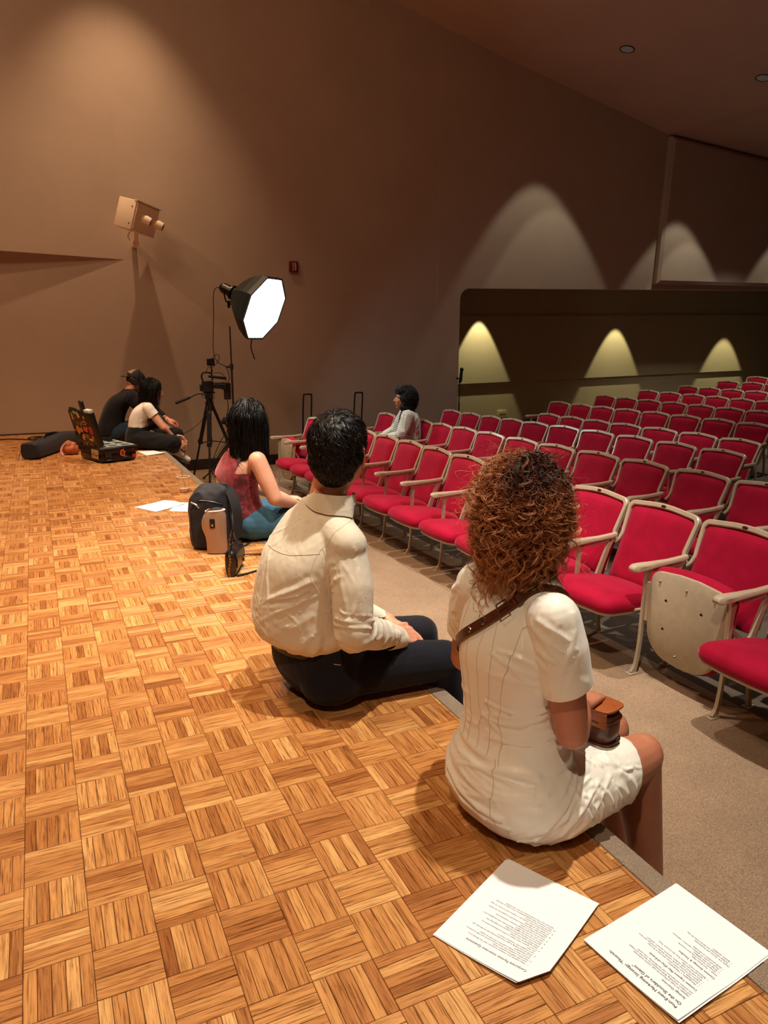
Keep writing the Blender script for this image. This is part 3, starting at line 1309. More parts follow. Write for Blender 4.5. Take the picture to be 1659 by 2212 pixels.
def head(b, M, jaw=1.0, nose=1.0):
    T = lambda x, y, z: M @ V((x, y, z))
    s = M.to_scale().x
    b.ell((0, -0.012, 0.035), 0.074, 0.094, 0.082, 20, 14, M)
    b.ell((0, -0.030, 0.010), 0.068, 0.072, 0.075, 18, 12, M)
    b.ell((0, 0.028, -0.022), 0.060, 0.062, 0.078, 18, 12, M)
    b.ell((0, 0.030, -0.066), 0.046 * jaw, 0.052, 0.038, 16, 10, M)
    b.ell((0, 0.066, -0.092), 0.022, 0.020, 0.018, 12, 8, M)
    capsule(b, T(-0.030, 0.074, 0.030), T(0.030, 0.074, 0.030), 0.013 * s, 0.013 * s, 10)
    capsule(b, T(0, 0.084, 0.020), T(0, 0.106 + 0.004 * nose, -0.024), 0.0075 * s, 0.0115 * s, 10)
    b.ell((0.011, 0.094, -0.030), 0.008, 0.010, 0.007, 10, 6, M)
    b.ell((-0.011, 0.094, -0.030), 0.008, 0.010, 0.007, 10, 6, M)
    for sx in (-1, 1):
        b.ell((sx * 0.036, 0.062, -0.018), 0.020, 0.022, 0.020, 12, 8, M)
        b.ell((sx * 0.030, 0.072, 0.010), 0.013, 0.012, 0.009, 12, 8, M)
        # ear: rim and lobe
        E = M @ Matrix.Translation(V((sx * 0.075, -0.004, -0.004))) @ Matrix.Rotation(sx * 0.45, 4, 'Z')
        rim = [E @ V((sx * 0.006, 0.016 * math.cos(a), 0.030 * math.sin(a) + (0.003 if math.sin(a) > 0 else 0))) for a in [PI * 2 * k / 12 for k in range(13)]]
        for i in range(12):
            capsule(b, rim[i], rim[i + 1], 0.0042 * s, 0.0042 * s, 8)
        b.ell((sx * 0.001, 0.002, -0.002), 0.004, 0.015, 0.026, 10, 8, E)
        b.ell((sx * 0.004, 0.006, -0.030), 0.005, 0.008, 0.009, 10, 8, E)
    capsule(b, T(-0.016, 0.086, -0.054), T(0.016, 0.086, -0.054), 0.0075 * s, 0.0075 * s, 8)
    capsule(b, T(-0.014, 0.084, -0.068), T(0.014, 0.084, -0.068), 0.0080 * s, 0.0080 * s, 8)


def face_bits(M, parent, m_eye, m_iris, m_brow, m_lip):
    b = MB()
    for sx in (-1, 1):
        b.ell((sx * 0.030, 0.078, 0.010), 0.0105, 0.0095, 0.0085, 12, 8, M)
    b.build('eyes', m_eye, parent)
    b = MB()
    for sx in (-1, 1):
        b.ell((sx * 0.030, 0.0862, 0.010), 0.0048, 0.0022, 0.0048, 10, 6, M)
    b.build('irises', m_iris, parent)
    b = MB()
    for sx in (-1, 1):
        b.tube([M @ V((sx * 0.014, 0.090, 0.030)), M @ V((sx * 0.030, 0.090, 0.036)), M @ V((sx * 0.046, 0.078, 0.031))], [0.0025, 0.003, 0.0015], 6)
    b.build('eyebrows', m_brow, parent)
    b = MB()
    b.ell((0, 0.092, -0.0545), 0.019, 0.006, 0.0045, 12, 8, M)
    b.ell((0, 0.091, -0.0675), 0.017, 0.006, 0.0055, 12, 8, M)
    b.build('lips', m_lip, parent)


def hand(b, w, d, n, ts=1, curl=0.5, k=1.0, spread=0.0, thumb=0.5, curls=None):
    """w wrist, d direction of the fingers, n palm normal (towards the palm), ts side of the thumb"""
    w, d, n = V(w), V(d).normalized(), V(n).normalized()
    n = (n - d * n.dot(d)).normalized()
    s = d.cross(n) * ts
    R = lambda f, c, q: w + d * f * k + s * c * k + n * q * k
    offs = [0.030, 0.011, -0.009, -0.028]
    lens = [(0.040, 0.025, 0.020), (0.045, 0.029, 0.021), (0.041, 0.027, 0.020), (0.032, 0.020, 0.018)]
    kn = [0.086, 0.090, 0.085, 0.077]
    for i in range(4):
        capsule(b, R(0.008, offs[i] * 0.62, 0), R(kn[i], offs[i], 0), 0.0145 * k, 0.0115 * k, 12)
    b.ell((0, 0, 0), 0.022 * k, 0.022 * k, 0.016 * k, 12, 8, Matrix.Translation(w + d * 0.01 * k))
    for i in range(4):
        p = R(kn[i], offs[i], 0)
        a = 0.0
        c = curls[i] if curls else curl
        sp = (1.5 - i) * spread * 0.12
        for j, L in enumerate(lens[i]):
            a += c * (0.75, 0.95, 0.6)[j]
            dr = d * math.cos(a) + n * math.sin(a) + s * sp
            q = p + dr.normalized() * L * k
            r0 = (0.0090, 0.0082, 0.0074)[j] * k
            capsule(b, p, q, r0, r0 * 0.9, 10)
            p = q
    # thumb leaves the side of the palm near its base
    p0 = R(0.018, 0.024, 0.006)
    p1 = R(0.048, 0.046, 0.006 + 0.022 * thumb)
    p2 = R(0.078, 0.058, 0.004 + 0.040 * thumb)
    p3 = R(0.100, 0.060 - 0.012 * thumb, 0.002 + 0.050 * thumb)
    capsule(b, p0, p1, 0.0145 * k, 0.0120 * k, 12)
    capsule(b, p1, p2, 0.0105 * k, 0.0098 * k, 10)
    capsule(b, p2, p3, 0.0096 * k, 0.0080 * k, 10)


def foot(b, a, d, k=1.0, up=(0, 0, 1)):
    a, d, up = V(a), V(d).normalized(), V(up)
    capsule(b, a, a - up * 0.05 * k - d * 0.03 * k, 0.036 * k, 0.034 * k)
    capsule(b, a - up * 0.045 * k - d * 0.03 * k, a - up * 0.055 * k + d * 0.14 * k, 0.036 * k, 0.030 * k, 14, 0.8, up)


# hair ribbons ---------------------------------------------------------------
def ribbons(name, paths, width, m, parent, tone=None, taper=True, outn=None):
    """paths: (N,K,3) array of hair centre lines -> one mesh of narrow strips"""
    N, K, _ = paths.shape
    t = np.gradient(paths, axis=1)
    t /= np.linalg.norm(t, axis=2, keepdims=True) + 1e-9
    if outn is None:
        rv = rng.normal(size=(N, 1, 3))
    else:
        rv = outn[:, None, :] + rng.normal(size=(N, 1, 3)) * 0.5
    s = np.cross(t, rv)
    s /= np.linalg.norm(s, axis=2, keepdims=True) + 1e-9
    w = np.full((1, K, 1), width / 2)
    if taper:
        w = w * (1 - 0.75 * np.linspace(0, 1, K) ** 3)[None, :, None]
    A = paths - s * w
    B = paths + s * w
    vs = np.stack([A, B], axis=2).reshape(-1, 3)
    base = (np.arange(N)[:, None] * K + np.arange(K - 1)[None, :]) * 2
    fs = np.stack([base, base + 1, base + 3, base + 2], axis=2).reshape(-1, 4)
    me = bpy.data.meshes.new(name)
    me.vertices.add(len(vs))
    me.vertices.foreach_set('co', vs.astype(np.float32).ravel())
    me.loops.add(fs.size)
    me.loops.foreach_set('vertex_index', fs.ravel().astype(np.int32))
    me.polygons.add(len(fs))
    me.polygons.foreach_set('loop_start', (np.arange(len(fs)) * 4).astype(np.int32))
    me.polygons.foreach_set('loop_total', np.full(len(fs), 4, dtype=np.int32))
    me.update(calc_edges=True)
    me.polygons.foreach_set('use_smooth', [True] * len(fs))
    if tone is not None:
        ca = me.color_attributes.new('tint', 'FLOAT_COLOR', 'POINT')
        tt = np.repeat(tone.reshape(N, -1) if tone.ndim > 1 else np.repeat(tone[:, None], K, 1), 2, axis=1).reshape(-1)
        col = np.ones((len(vs), 4), dtype=np.float32)
        col[:, 0] = tt
        col[:, 1] = tt
        col[:, 2] = tt
        ca.data.foreach_set('color', col.ravel())
    me.materials.append(m)
    o = bpy.data.objects.new(name, me)
    COL.objects.link(o)
    if parent is not None:
        o.parent = parent
    tag(o, kind='stuff')
    return o


def mk_hair(name, stops, rough=0.32, spec=0.6):
    M = NT(name)
    at = M.n('ShaderNodeAttribute', attribute_name='tint')
    r = M.ramp(at.outputs['Fac'], [(p, s2l(c)) for p, c in stops])
    M.l(r.outputs[0], M.b.inputs['Base Color'])
    M.b.inputs['Roughness'].default_value = rough
    M.b.inputs['Specular IOR Level'].default_value = spec
    return M.m


def skin(name, c, c2=None):
    M = NT(name)
    tc = M.n('ShaderNodeTexCoord')
    a = s2l(c)
    nz = M.noise(12, 4, 0.6, tc.outputs['Object'])
    r = M.ramp(nz.outputs['Fac'], [(0.3, tuple(v * k for v, k in zip(a, (0.90, 0.84, 0.82)))), (0.7, tuple(min(1, v * 1.06) for v in a))])
    M.l(r.outputs[0], M.b.inputs['Base Color'])
    M.b.inputs['Roughness'].default_value = 0.45
    M.b.inputs['Subsurface Weight'].default_value = 0.12
    M.b.inputs['Subsurface Radius'].default_value = (0.012, 0.004, 0.002)
    M.b.inputs['Subsurface Scale'].default_value = 0.6
    n2 = M.noise(700, 2, 0.5, tc.outputs['Object'])
    bp = M.bump(n2.outputs['Fac'], 0.12, 0.0006)
    M.l(bp.outputs[0], M.b.inputs['Normal'])
    return M.m


def cloth(name, c, rough=0.8, weave=900, wstr=0.2, crease=0, sheen=0.1, amp=0.05, spec=0.2, cdist=0.004):
    M = NT(name)
    tc = M.n('ShaderNodeTexCoord')
    a = s2l(c)
    nz = M.noise(5, 4, 0.6, tc.outputs['Object'])
    r = M.ramp(nz.outputs['Fac'], [(0.3, tuple(v * (1 - amp) for v in a)), (0.7, tuple(min(1, v * (1 + amp)) for v in a))])
    M.l(r.outputs[0], M.b.inputs['Base Color'])
    M.b.inputs['Roughness'].default_value = rough
    M.b.inputs['Specular IOR Level'].default_value = spec
    M.b.inputs['Sheen Weight'].default_value = sheen
    n2 = M.noise(weave, 2, 0.5, tc.outputs['Object'])
    bp = M.bump(n2.outputs['Fac'], wstr, 0.0008)
    last = bp
    if crease:
        w = M.n('ShaderNodeTexVoronoi', feature='DISTANCE_TO_EDGE')
        w.inputs['Scale'].default_value = crease
        wn = M.noise(crease * 0.6, 3, 0.6, tc.outputs['Object'])
        mx = M.n('ShaderNodeMix', data_type='RGBA')
        mx.inputs[0].default_value = 0.25
        M.l(tc.outputs['Object'], mx.inputs[6])
        M.l(wn.outputs['Color'], mx.inputs[7])
        M.l(mx.outputs[2], w.inputs['Vector'])
        rr = M.ramp(w.outputs['Distance'], [(0.0, (1, 1, 1)), (0.12, (0.25,) * 3), (0.4, (0, 0, 0))])
        b2 = M.bump(rr.outputs[0], 0.35, cdist, bp.outputs[0])
        last = b2
    M.l(last.outputs[0], M.b.inputs['Normal'])
    return M.m


m_eye = mat('eye_white', (230, 224, 216), 0.2)
m_iris = mat('iris_brown', (44, 26, 16), 0.2)
m_browk = mat('brow_dark', (26, 18, 14), 0.7)
m_lip = mat('lip_rose', (150, 78, 70), 0.4)
m_black = mat('black_plastic', (16, 16, 18), 0.38)
m_blackr = mat('black_rubber', (14, 14, 15), 0.75)
m_navy = cloth('navy_twill', (20, 20, 28), 0.85, 1200, 0.2)
m_leath_blk = mat('black_leather', (14, 13, 14), 0.32, bscale=120, bstr=0.2, bdist=0.001, coat=0.15)
m_brown_leather = mat('brown_leather', (84, 42, 24), 0.36, nscale=30, namp=0.2, bscale=160, bstr=0.15, bdist=0.001, coat=0.15)
m_tan_leather = mat('tan_leather', (158, 84, 40), 0.34, nscale=20, namp=0.12, bscale=160, bstr=0.12, bdist=0.001, coat=0.2)
m_gold = mat('gold_metal', (212, 172, 96), 0.22, metal=1.0)
m_silver = mat('silver_metal', (200, 198, 192), 0.22, metal=1.0)
m_sole = mat('shoe_sole', (120, 104, 84), 0.8)
m_white_shoe = mat('white_canvas', (222, 216, 200), 0.7, bscale=400, bstr=0.15)
m_shoe_blk = mat('black_shoe', (18, 17, 17), 0.4)


def shoes(parent, ankles, dirs, m, up=(0, 0, 1), sole=m_sole):
    for a, d in zip(ankles, dirs):
        a, d, u = V(a), V(d).normalized(), V(up)
        b = MB()
        capsule(b, a - u * 0.03 - d * 0.035, a - u * 0.055 - d * 0.035, 0.044, 0.042, 14)
        capsule(b, a - u * 0.05 - d * 0.035, a - u * 0.066 + d * 0.15, 0.044, 0.038, 14, 0.8, u)
        me = remesh(b, 0.006, 3)
        o = put(me, 'shoe', m, parent)
        sd = d.cross(u)
        b = MB()
        pr = []
        for k in range(20):
            q = 2 * PI * k / 20
            pr.append((0.058 + 0.135 * math.cos(q), 0.045 * math.sin(q) * (1.0 + 0.12 * math.cos(q))))
        for z0, z1 in ((-0.096, -0.113),):
            b.loft([[a + d * x + sd * y + u * z0 for x, y in pr], [a + d * x + sd * y + u * z1 for x, y in pr]])
        b.build('sole', sole, o)

# ---------------------------------------------------------------- the man in the cream shirt
m_skin1 = skin('skin_light', (214, 150, 120))
m_skin2 = skin('skin_tan', (186, 122, 92))
m_skin3 = skin('skin_fair', (222, 166, 138))
m_skin4 = skin('skin_brown', (176, 122, 96))
m_hair_man = mk_hair('hair_dark_brown', [(0.0, (14, 10, 9)), (0.7, (26, 20, 17)), (1.0, (92, 76, 62))], 0.45, 0.4)
m_shirt = cloth('shirt_cream', (222, 212, 190), 0.72, 1400, 0.2, crease=7, sheen=0.15, amp=0.03)
m_belt = mat('belt_leather', (44, 34, 22), 0.45, bscale=100, bstr=0.2, bdist=0.001)

f, r = fr(78.7)
UPV = V((0, 0, 1))


def Mn(x, y, z):
    """man's own frame: x right, y forward, z up, from the pelvis"""
    return V((0.90, 0.615, 0)) + r * x + f * y + UPV * z


handR_w = V((1.135, 0.50, 0.188))
handL_w = V((1.175, 0.66, 0.182))
shR, shL = V((0.932, 0.430, 0.548)), V((0.880, 0.740, 0.548))
elR, elL = V((0.925, 0.370, 0.290)), V((0.855, 0.845, 0.330))
hipR, hipL = V((0.935, 0.52, 0.10)), V((0.945, 0.71, 0.10))
knR, knL = V((1.300, 0.480, 0.082)), V((1.330, 0.715, 0.085))
anR, anL = V((1.42, 0.49, -0.40)), V((1.43, 0.72, -0.42))

b = MB()
keys = [(Mn(0, 0.02, 0.07), 0.150, 0.105), (Mn(0, -0.01, 0.15), 0.150, 0.110), (Mn(0, -0.03, 0.26), 0.138, 0.10), (Mn(0, -0.035, 0.38), 0.150, 0.105), (Mn(0.0, -0.02, 0.49), 0.165, 0.105), (Mn(0, 0.005, 0.565), 0.155, 0.085), (Mn(0, 0.03, 0.635), 0.09, 0.065), (Mn(0, 0.04, 0.66), 0.062, 0.060)]
trunk(b, [(c, a, d, r, f) for c, a, d in smoothrings(keys)])
HC = V((0.966, 0.572, 0.800))
HM = head_matrix(HC, 46, 2, 0)
head(b, HM)
chain(b, [Mn(0, 0.035, 0.62), Mn(0.0, 0.05, 0.69), HC + V((-0.012, -0.014, -0.045))], [0.068, 0.058, 0.058], 18)
for s_, e_, w_ in ((shR, elR, handR_w), (shL, elL, handL_w)):
    chain(b, [s_, e_, w_], [0.050, 0.038, 0.026])
hand(b, handR_w, (0.80, 0.36, -0.28), (-0.05, 0.55, -0.83), ts=1, curls=[0.55, 0.72, 0.8, 0.9], k=1.02, thumb=0.05, spread=0.3)
hand(b, handL_w, (0.55, -0.72, -0.20), (-0.3, -0.25, -0.8), ts=-1, curl=0.35, thumb=0.2)
for h_, k_, a_ in ((hipR, knR, anR), (hipL, knL, anL)):
    chain(b, [h_, k_, a_], [0.072, 0.050, 0.034])
foot(b, anR, (0.95, -0.1, 0))
foot(b, anL, (0.95, 0.05, 0))
me = remesh(b, 0.0048, 3)
man = put(me, 'person', m_skin1, None)
tag(man, 'man in a cream long-sleeved shirt and navy trousers sitting on the stage edge, hands clasped', 'person')
face_bits(HM, man, m_eye, m_iris, m_browk, m_lip)

# trousers
b = MB()
keys = [(Mn(0, 0.015, 0.014), 0.118, 0.085), (Mn(0, 0.02, 0.030), 0.162, 0.118), (Mn(0, 0.015, 0.085), 0.186, 0.148), (Mn(0, 0.00, 0.14), 0.178, 0.145), (Mn(0, -0.012, 0.20), 0.162, 0.132), (Mn(0, -0.022, 0.245), 0.156, 0.128)]
trunk(b, [(c, a, d, r, f) for c, a, d in smoothrings(keys)])
for h_, k_, a_ in ((hipR, knR, anR), (hipL, knL, anL)):
    chain(b, [h_ + V((0, 0, -0.008)), (h_ + k_) / 2 + V((0, 0, 0.002)), k_], [0.088, 0.082, 0.068], 18)
    chain(b, [k_, (k_ * 0.5 + a_ * 0.5) + V((-0.015, 0, 0)), a_ + V((0, 0, 0.02))], [0.066, 0.066, 0.055], 16)
b.ell((0.90, 0.50, 0.080), 0.105, 0.095, 0.079, 20, 12)
b.ell((0.88, 0.70, 0.080), 0.105, 0.095, 0.079, 20, 12)
me = remesh(b, 0.007, 5)


def tr_fold(P, N):
    w = near_w(P, hipR + V((0.05, -0.02, 0.02)), 0.26) + near_w(P, knR, 0.16) + near_w(P, (0.82, 0.6, 0.1), 0.22)
    return 0.004 * np.clip(w, 0, 1) * folds(P, (0.4, -1.0, 0.5), 16, 0.25, 3) + 0.0012 * vnoise(P * 22, 2)


displace(me, tr_fold)
cut(me, Mn(0, -0.02, 0.222), UPV)
tr = put(me, 'trousers', m_navy, man)
# keep the cloth resting on, not in, the boards
for v in tr.data.vertices:
    if v.co.x < LIPX and v.co.z < 0.003:
        v.co.z = 0.003
for v in man.data.vertices:
    if v.co.x < LIPX and v.co.z < 0.004:
        v.co.z = 0.004
b = MB()
bp_ = [Mn(0.160 * math.cos(a), -0.020 + 0.132 * math.sin(a), 0.196 + 0.006 * math.sin(a)) for a in [2 * PI * k / 40 for k in range(40)]]
rings = []
for i in range(40):
    a = 2 * PI * i / 40
    o_ = (r * math.cos(a) + f * math.sin(a))
    p = bp_[i]
    rings.append([p - o_ * 0.004 - UPV * 0.017, p + o_ * 0.002 - UPV * 0.017, p + o_ * 0.002 + UPV * 0.017, p - o_ * 0.004 + UPV * 0.017])
rings.append(rings[0])
b.loft(rings, cap=False)
b.build('belt', m_belt, man)
b = MB()
p_, n_ = hug([(0.885, 0.475, 0.155), (0.905, 0.455, 0.150)], bvh_of(tr.data), 0.002)
b.tube(p_, 0.0016, 6)
b.build('pocket_tag', m_silver, tr)
shoes(man, [anR, anL], [(0.95, -0.1, 0), (0.95, 0.05, 0)], m_shoe_blk)

# shirt
b = MB()
keys = [(Mn(0.0, -0.022, 0.165), 0.150, 0.122), (Mn(0.0, -0.026, 0.190), 0.156, 0.128), (Mn(-0.004, -0.050, 0.222), 0.172, 0.146), (Mn(-0.012, -0.060, 0.29), 0.176, 0.148), (Mn(-0.010, -0.055, 0.38), 0.168, 0.140), (Mn(-0.002, -0.038, 0.47), 0.172, 0.132), (Mn(0, -0.012, 0.535), 0.172, 0.112), (Mn(0, 0.006, 0.585), 0.150, 0.090), (Mn(0, 0.020, 0.622), 0.105, 0.078), (Mn(0, 0.032, 0.652), 0.072, 0.070)]
trunk(b, [(c, a, d, r, f) for c, a, d in smoothrings(keys)], p=2.2)
for s_ in (shR, shL):
    chain(b, [Mn(0, 0.012, 0.602), s_ + V((0, 0, -0.002))], [0.068, 0.058], 18)
chain(b, [shR + V((0, 0.02, -0.005)), elR * 0.5 + shR * 0.5 + V((0.005, -0.004, 0)), elR, elR * 0.45 + handR_w * 0.55, handR_w - V((0.012, 0.008, -0.002))], [0.060, 0.064, 0.059, 0.050, 0.040], 18)
chain(b, [shL + V((0, -0.02, -0.005)), elL * 0.5 + shL * 0.5, elL, elL * 0.45 + handL_w * 0.55, handL_w - V((0.02, -0.012, 0))], [0.063, 0.062, 0.058, 0.050, 0.038], 18)
me = remesh(b, 0.0042, 16)


S0 = bvh_of(me)
SG = []
# long soft folds down the left and middle of the back
SG += fan(6, Mn(-0.14, -0.10, 0.50), Mn(0.02, -0.16, 0.50), Mn(-0.15, -0.20, 0.27), Mn(0.06, -0.20, 0.25), 0.010, 0.0050, 1, 0.016, S0)
# diagonals from the right arm pit down and across to the left hip
SG += fan(7, Mn(0.15, -0.12, 0.46), Mn(0.16, -0.12, 0.34), Mn(-0.04, -0.20, 0.34), Mn(-0.10, -0.20, 0.21), 0.009, 0.0054, 2, 0.016, S0)
# from the left shoulder blade to the right waist
SG += fan(6, Mn(-0.15, -0.12, 0.42), Mn(-0.17, -0.10, 0.30), Mn(0.05, -0.20, 0.30), Mn(-0.02, -0.19, 0.215), 0.008, 0.0046, 3, 0.015, S0)
# blousing above the belt
SG += fan(9, Mn(-0.17, -0.08, 0.27), Mn(0.16, -0.10, 0.27), Mn(-0.15, -0.10, 0.205), Mn(0.14, -0.11, 0.205), 0.009, 0.0062, 4, 0.012, S0)
# short wrinkles
SG += fan(12, Mn(-0.17, -0.1, 0.46), Mn(0.12, -0.18, 0.24), Mn(-0.10, -0.18, 0.40), Mn(0.16, -0.12, 0.30), 0.0045, 0.0026, 5, 0.040, S0)
# yoke pull lines to the shoulders
SG += fan(4, Mn(-0.04, -0.09, 0.61), Mn(0.06, -0.09, 0.61), Mn(-0.14, -0.11, 0.50), Mn(0.14, -0.11, 0.49), 0.008, 0.0022, 6, 0.014, S0)
# arm pit creases
SG += fan(6, shR + V((-0.06, -0.02, -0.02)), shR + V((-0.03, -0.05, -0.12)), shR + V((-0.02, 0.10, -0.12)), shR + V((-0.06, 0.05, -0.20)), 0.007, 0.0050, 7, 0.014, S0)
# sleeve: long pulls and elbow rings
SG += fan(6, shR + V((0.02, -0.07, 0.0)), shR + V((-0.05, -0.03, -0.02)), elR + V((0.04, -0.06, 0.06)), elR + V((-0.05, -0.03, 0.05)), 0.008, 0.0042, 8, 0.012, S0)
SG += fan(7, elR + V((-0.06, 0.0, 0.09)), elR + V((-0.05, 0.0, -0.03)), elR + V((0.05, -0.04, 0.07)), elR + V((0.06, -0.05, -0.04)), 0.007, 0.0054, 9, 0.012, S0)
SG += fan(12, elR + V((0.05, -0.05, -0.02)), handR_w + V((-0.03, -0.05, 0.0)), elR + V((0.07, 0.03, 0.03)), handR_w + V((-0.04, 0.02, 0.04)), 0.006, 0.0050, 10, 0.010, S0)
SG += fan(4, shL + V((-0.04, 0.05, 0.0)), shL + V((0.0, 0.07, 0.0)), elL + V((-0.05, 0.04, 0.05)), elL + V((0.0, 0.06, 0.05)), 0.008, 0.0042, 11, 0.012, S0)
SG += fan(6, elL + V((-0.06, 0.0, 0.07)), elL + V((-0.05, 0.0, -0.04)), elL + V((-0.02, 0.06, 0.06)), elL + V((0.0, 0.06, -0.04)), 0.008, 0.0050, 12, 0.012, S0)


def shirt_fold(P, N):
    d = creases(P, SG)
    low = np.clip((0.54 - P[:, 2]) / 0.22, 0.15, 1)
    d += 0.0045 * low * vnoise(P * np.array([8, 8, 5]), 4) + 0.0014 * low * vnoise(P * 26, 7) + 0.0006 * vnoise(P * 55, 9)
    return np.clip(d, -0.003, 0.010)


displace(me, shirt_fold)
nb = HC + V((-0.02, -0.02, -0.155))
cut(me, nb + V((0, 0, 0.026)), (0.12, 0.03, 1.0), 0.075)
cut(me, Mn(0, 0, 0.197), V((0.02, 0.03, -1)))
cut(me, handR_w - V((0.004, 0.004, -0.001)), (0.85, 0.40, -0.28), 0.075)
cut(me, handL_w - V((0.008, -0.010, 0)), (0.8, -0.5, -0.2), 0.05)
sh = put(me, 'shirt', m_shirt, man)
sm = sh.modifiers.new('t', 'SOLIDIFY')
sm.thickness = 0.0016
sm.offset = -1
SB = bvh_of(me)
# collar: stand and turned leaf
b = MB()
N_ = 30
rg = []
cc = HC + V((-0.024, -0.014, -0.138))
hf, hr = fr(60)
for k in range(N_ + 1):
    a = math.radians(-250 + 320 * k / N_)
    o_ = hr * math.cos(a) + hf * math.sin(a)
    rr_ = 0.067
    e = abs(k / N_ - 0.5) * 2
    top = cc + o_ * (rr_ - 0.004) + UPV * (0.026 - 0.014 * e)
    rg.append([cc + o_ * (rr_ - 0.001) - UPV * 0.015, top, top + o_ * 0.004 + UPV * 0.001, cc + o_ * (rr_ + 0.026 + 0.016 * e ** 3) - UPV * (0.014 + 0.020 * e ** 2), cc + o_ * (rr_ + 0.023 + 0.016 * e ** 3) - UPV * (0.015 + 0.020 * e ** 2), top + o_ * 0.001 - UPV * 0.002])
for ring in rg:
    for q in (3, 4):
        l, n_, i_, dd = SB.find_nearest(ring[q])
        ring[q] = l + n_ * (0.006 if q == 3 else 0.003)
b.loft(rg)
b.build('collar', m_shirt, man)
# yoke seam, armhole seams
b = MB()
for pts in ([Mn(-0.17, -0.10, 0.535), Mn(-0.08, -0.15, 0.520), Mn(0, -0.16, 0.516), Mn(0.08, -0.15, 0.520), Mn(0.17, -0.10, 0.535)],
            [Mn(0.165, 0.04, 0.63), Mn(0.19, -0.03, 0.62), Mn(0.165, -0.09, 0.55), Mn(0.155, -0.12, 0.47), Mn(0.16, -0.09, 0.40)],
            [Mn(0.165, -0.05, 0.36), Mn(0.17, -0.07, 0.30), Mn(0.165, -0.07, 0.22)]):
    P_, N2_ = hug(catmull(pts, 8), SB, 0.0008)
    b.tube(P_, 0.0007, 5)
b.build('seams', m_shirt, sh)
# cuff with its button
b = MB()
ax = V((0.85, 0.40, -0.28)).normalized()
c0 = handR_w - V((0.008, 0.006, -0.001))
u1 = ax.cross(UPV).normalized()
u2 = ax.cross(u1)
rg = []
for t_, rr_ in ((-0.050, 0.0455), (-0.046, 0.0475), (0.0, 0.0450), (0.010, 0.0440), (0.010, 0.0415), (-0.045, 0.043)):
    rg.append([c0 + ax * t_ + (u1 * math.cos(a) * 1.0 + u2 * math.sin(a) * 0.82) * (rr_ + 0.0016 * math.sin(3 * a + t_ * 60)) for a in [2 * PI * k / 28 for k in range(28)]])
b.loft(rg, cap=False)
b.build('cuff', m_shirt, man)

# hair: cap and tousled locks
b = MB()
b.ell((0, -0.018, 0.048), 0.081, 0.099, 0.086, 24, 16, HM)
b.ell((0, -0.050, 0.000), 0.071, 0.060, 0.080, 20, 12, HM)
b.ell((0, -0.052, -0.045), 0.056, 0.040, 0.040, 20, 12, HM)
for sx in (-1, 1):
    b.ell((sx * 0.052, -0.018, 0.020), 0.028, 0.050, 0.050, 16, 10, HM)
me = remesh(b, 0.004, 3)
displace(me, lambda P, N: 0.003 * vnoise(P * 60, 8) + 0.002 * vnoise(P * 130, 9))
cap = put(me, 'hair', m_hair_man, man)
ca = me.color_attributes.new('tint', 'FLOAT_COLOR', 'POINT')
ca.data.foreach_set('color', np.tile(np.array([0, 0, 0, 1], dtype=np.float32), len(me.vertices)))
CB = bvh_of(me)


def lay_hair(M3, bvh, n, length, swirl, lift, wave, wid, tone_hi, name, m, parent, test, K=9, c0=(0, -0.045, 0.12)):
    """short hair lying on the cap, combed away from the crown"""
    c0 = M3 @ V(c0)
    paths, tones, ons = [], [], []
    tries = 0
    while len(paths) < n and tries < n * 6:
        tries += 1
        d = V(rng.normal(size=3)).normalized()
        if not test(d):
            continue
        p, nn, i_, dd = bvh.find_nearest(M3 @ (d * 0.12))
        nn = V(nn)
        away = (p - c0)
        away = (away - nn * away.dot(nn))
        away = away.normalized() if away.length > 1e-4 else V((1, 0, 0))
        side = nn.cross(away)
        cl = noise.noise(p * 38.0) * 1.1 + noise.noise(p * 90.0 + V((7, 3, 1))) * 0.5
        tg = (away + side * (swirl + cl + rng.normal() * 0.12)).normalized()
        L = length * (0.6 + rng.random() * 0.7)
        ph = rng.random() * 6.28
        pts = []
        q = p.copy()
        step = L / (K - 1)
        lf = lift * (0.3 + rng.random())
        for k in range(K):
            t = k / (K - 1)
            l, n3, i_, dd = bvh.find_nearest(q)
            pts.append(l + n3 * (0.001 + lf * math.sin(t * PI * 0.8)))
            w_ = wave * math.sin(t * 5 + ph)
            s2 = n3.cross(tg).normalized()
            q = l + (tg + s2 * w_).normalized() * step
        paths.append(pts)
        tones.append(max(0, min(1, (0.35 + 0.6 * noise.noise(p * 60.0)) * 0.7 + rng.random() * 0.25)) * tone_hi)
        ons.append(nn)
    return ribbons(name, np.array([[tuple(p) for p in q] for q in paths]), wid, m, parent, np.array(tones), outn=np.array([tuple(n_) for n_ in ons]))


lay_hair(HM, CB, 6500, 0.046, 0.35, 0.009, 0.22, 0.0012, 1.0, 'hair_locks', m_hair_man, cap, lambda d: d.z > -0.55 or d.y < -0.2)

# ---------------------------------------------------------------- the woman in the white dress
m_dress = cloth('dress_satin', (244, 240, 226), 0.42, 1600, 0.08, crease=0, sheen=0.2, amp=0.02, spec=0.4)
m_hair_curl = mk_hair('hair_auburn', [(0.0, (26, 20, 20)), (0.22, (78, 40, 24)), (0.55, (160, 92, 50)), (1.0, (236, 170, 112))], 0.5, 0.35)

f, r = fr(82.0)


def Wn(x, y, z):
    return V((1.10, -0.225, 0)) + r * x + f * y + UPV * z


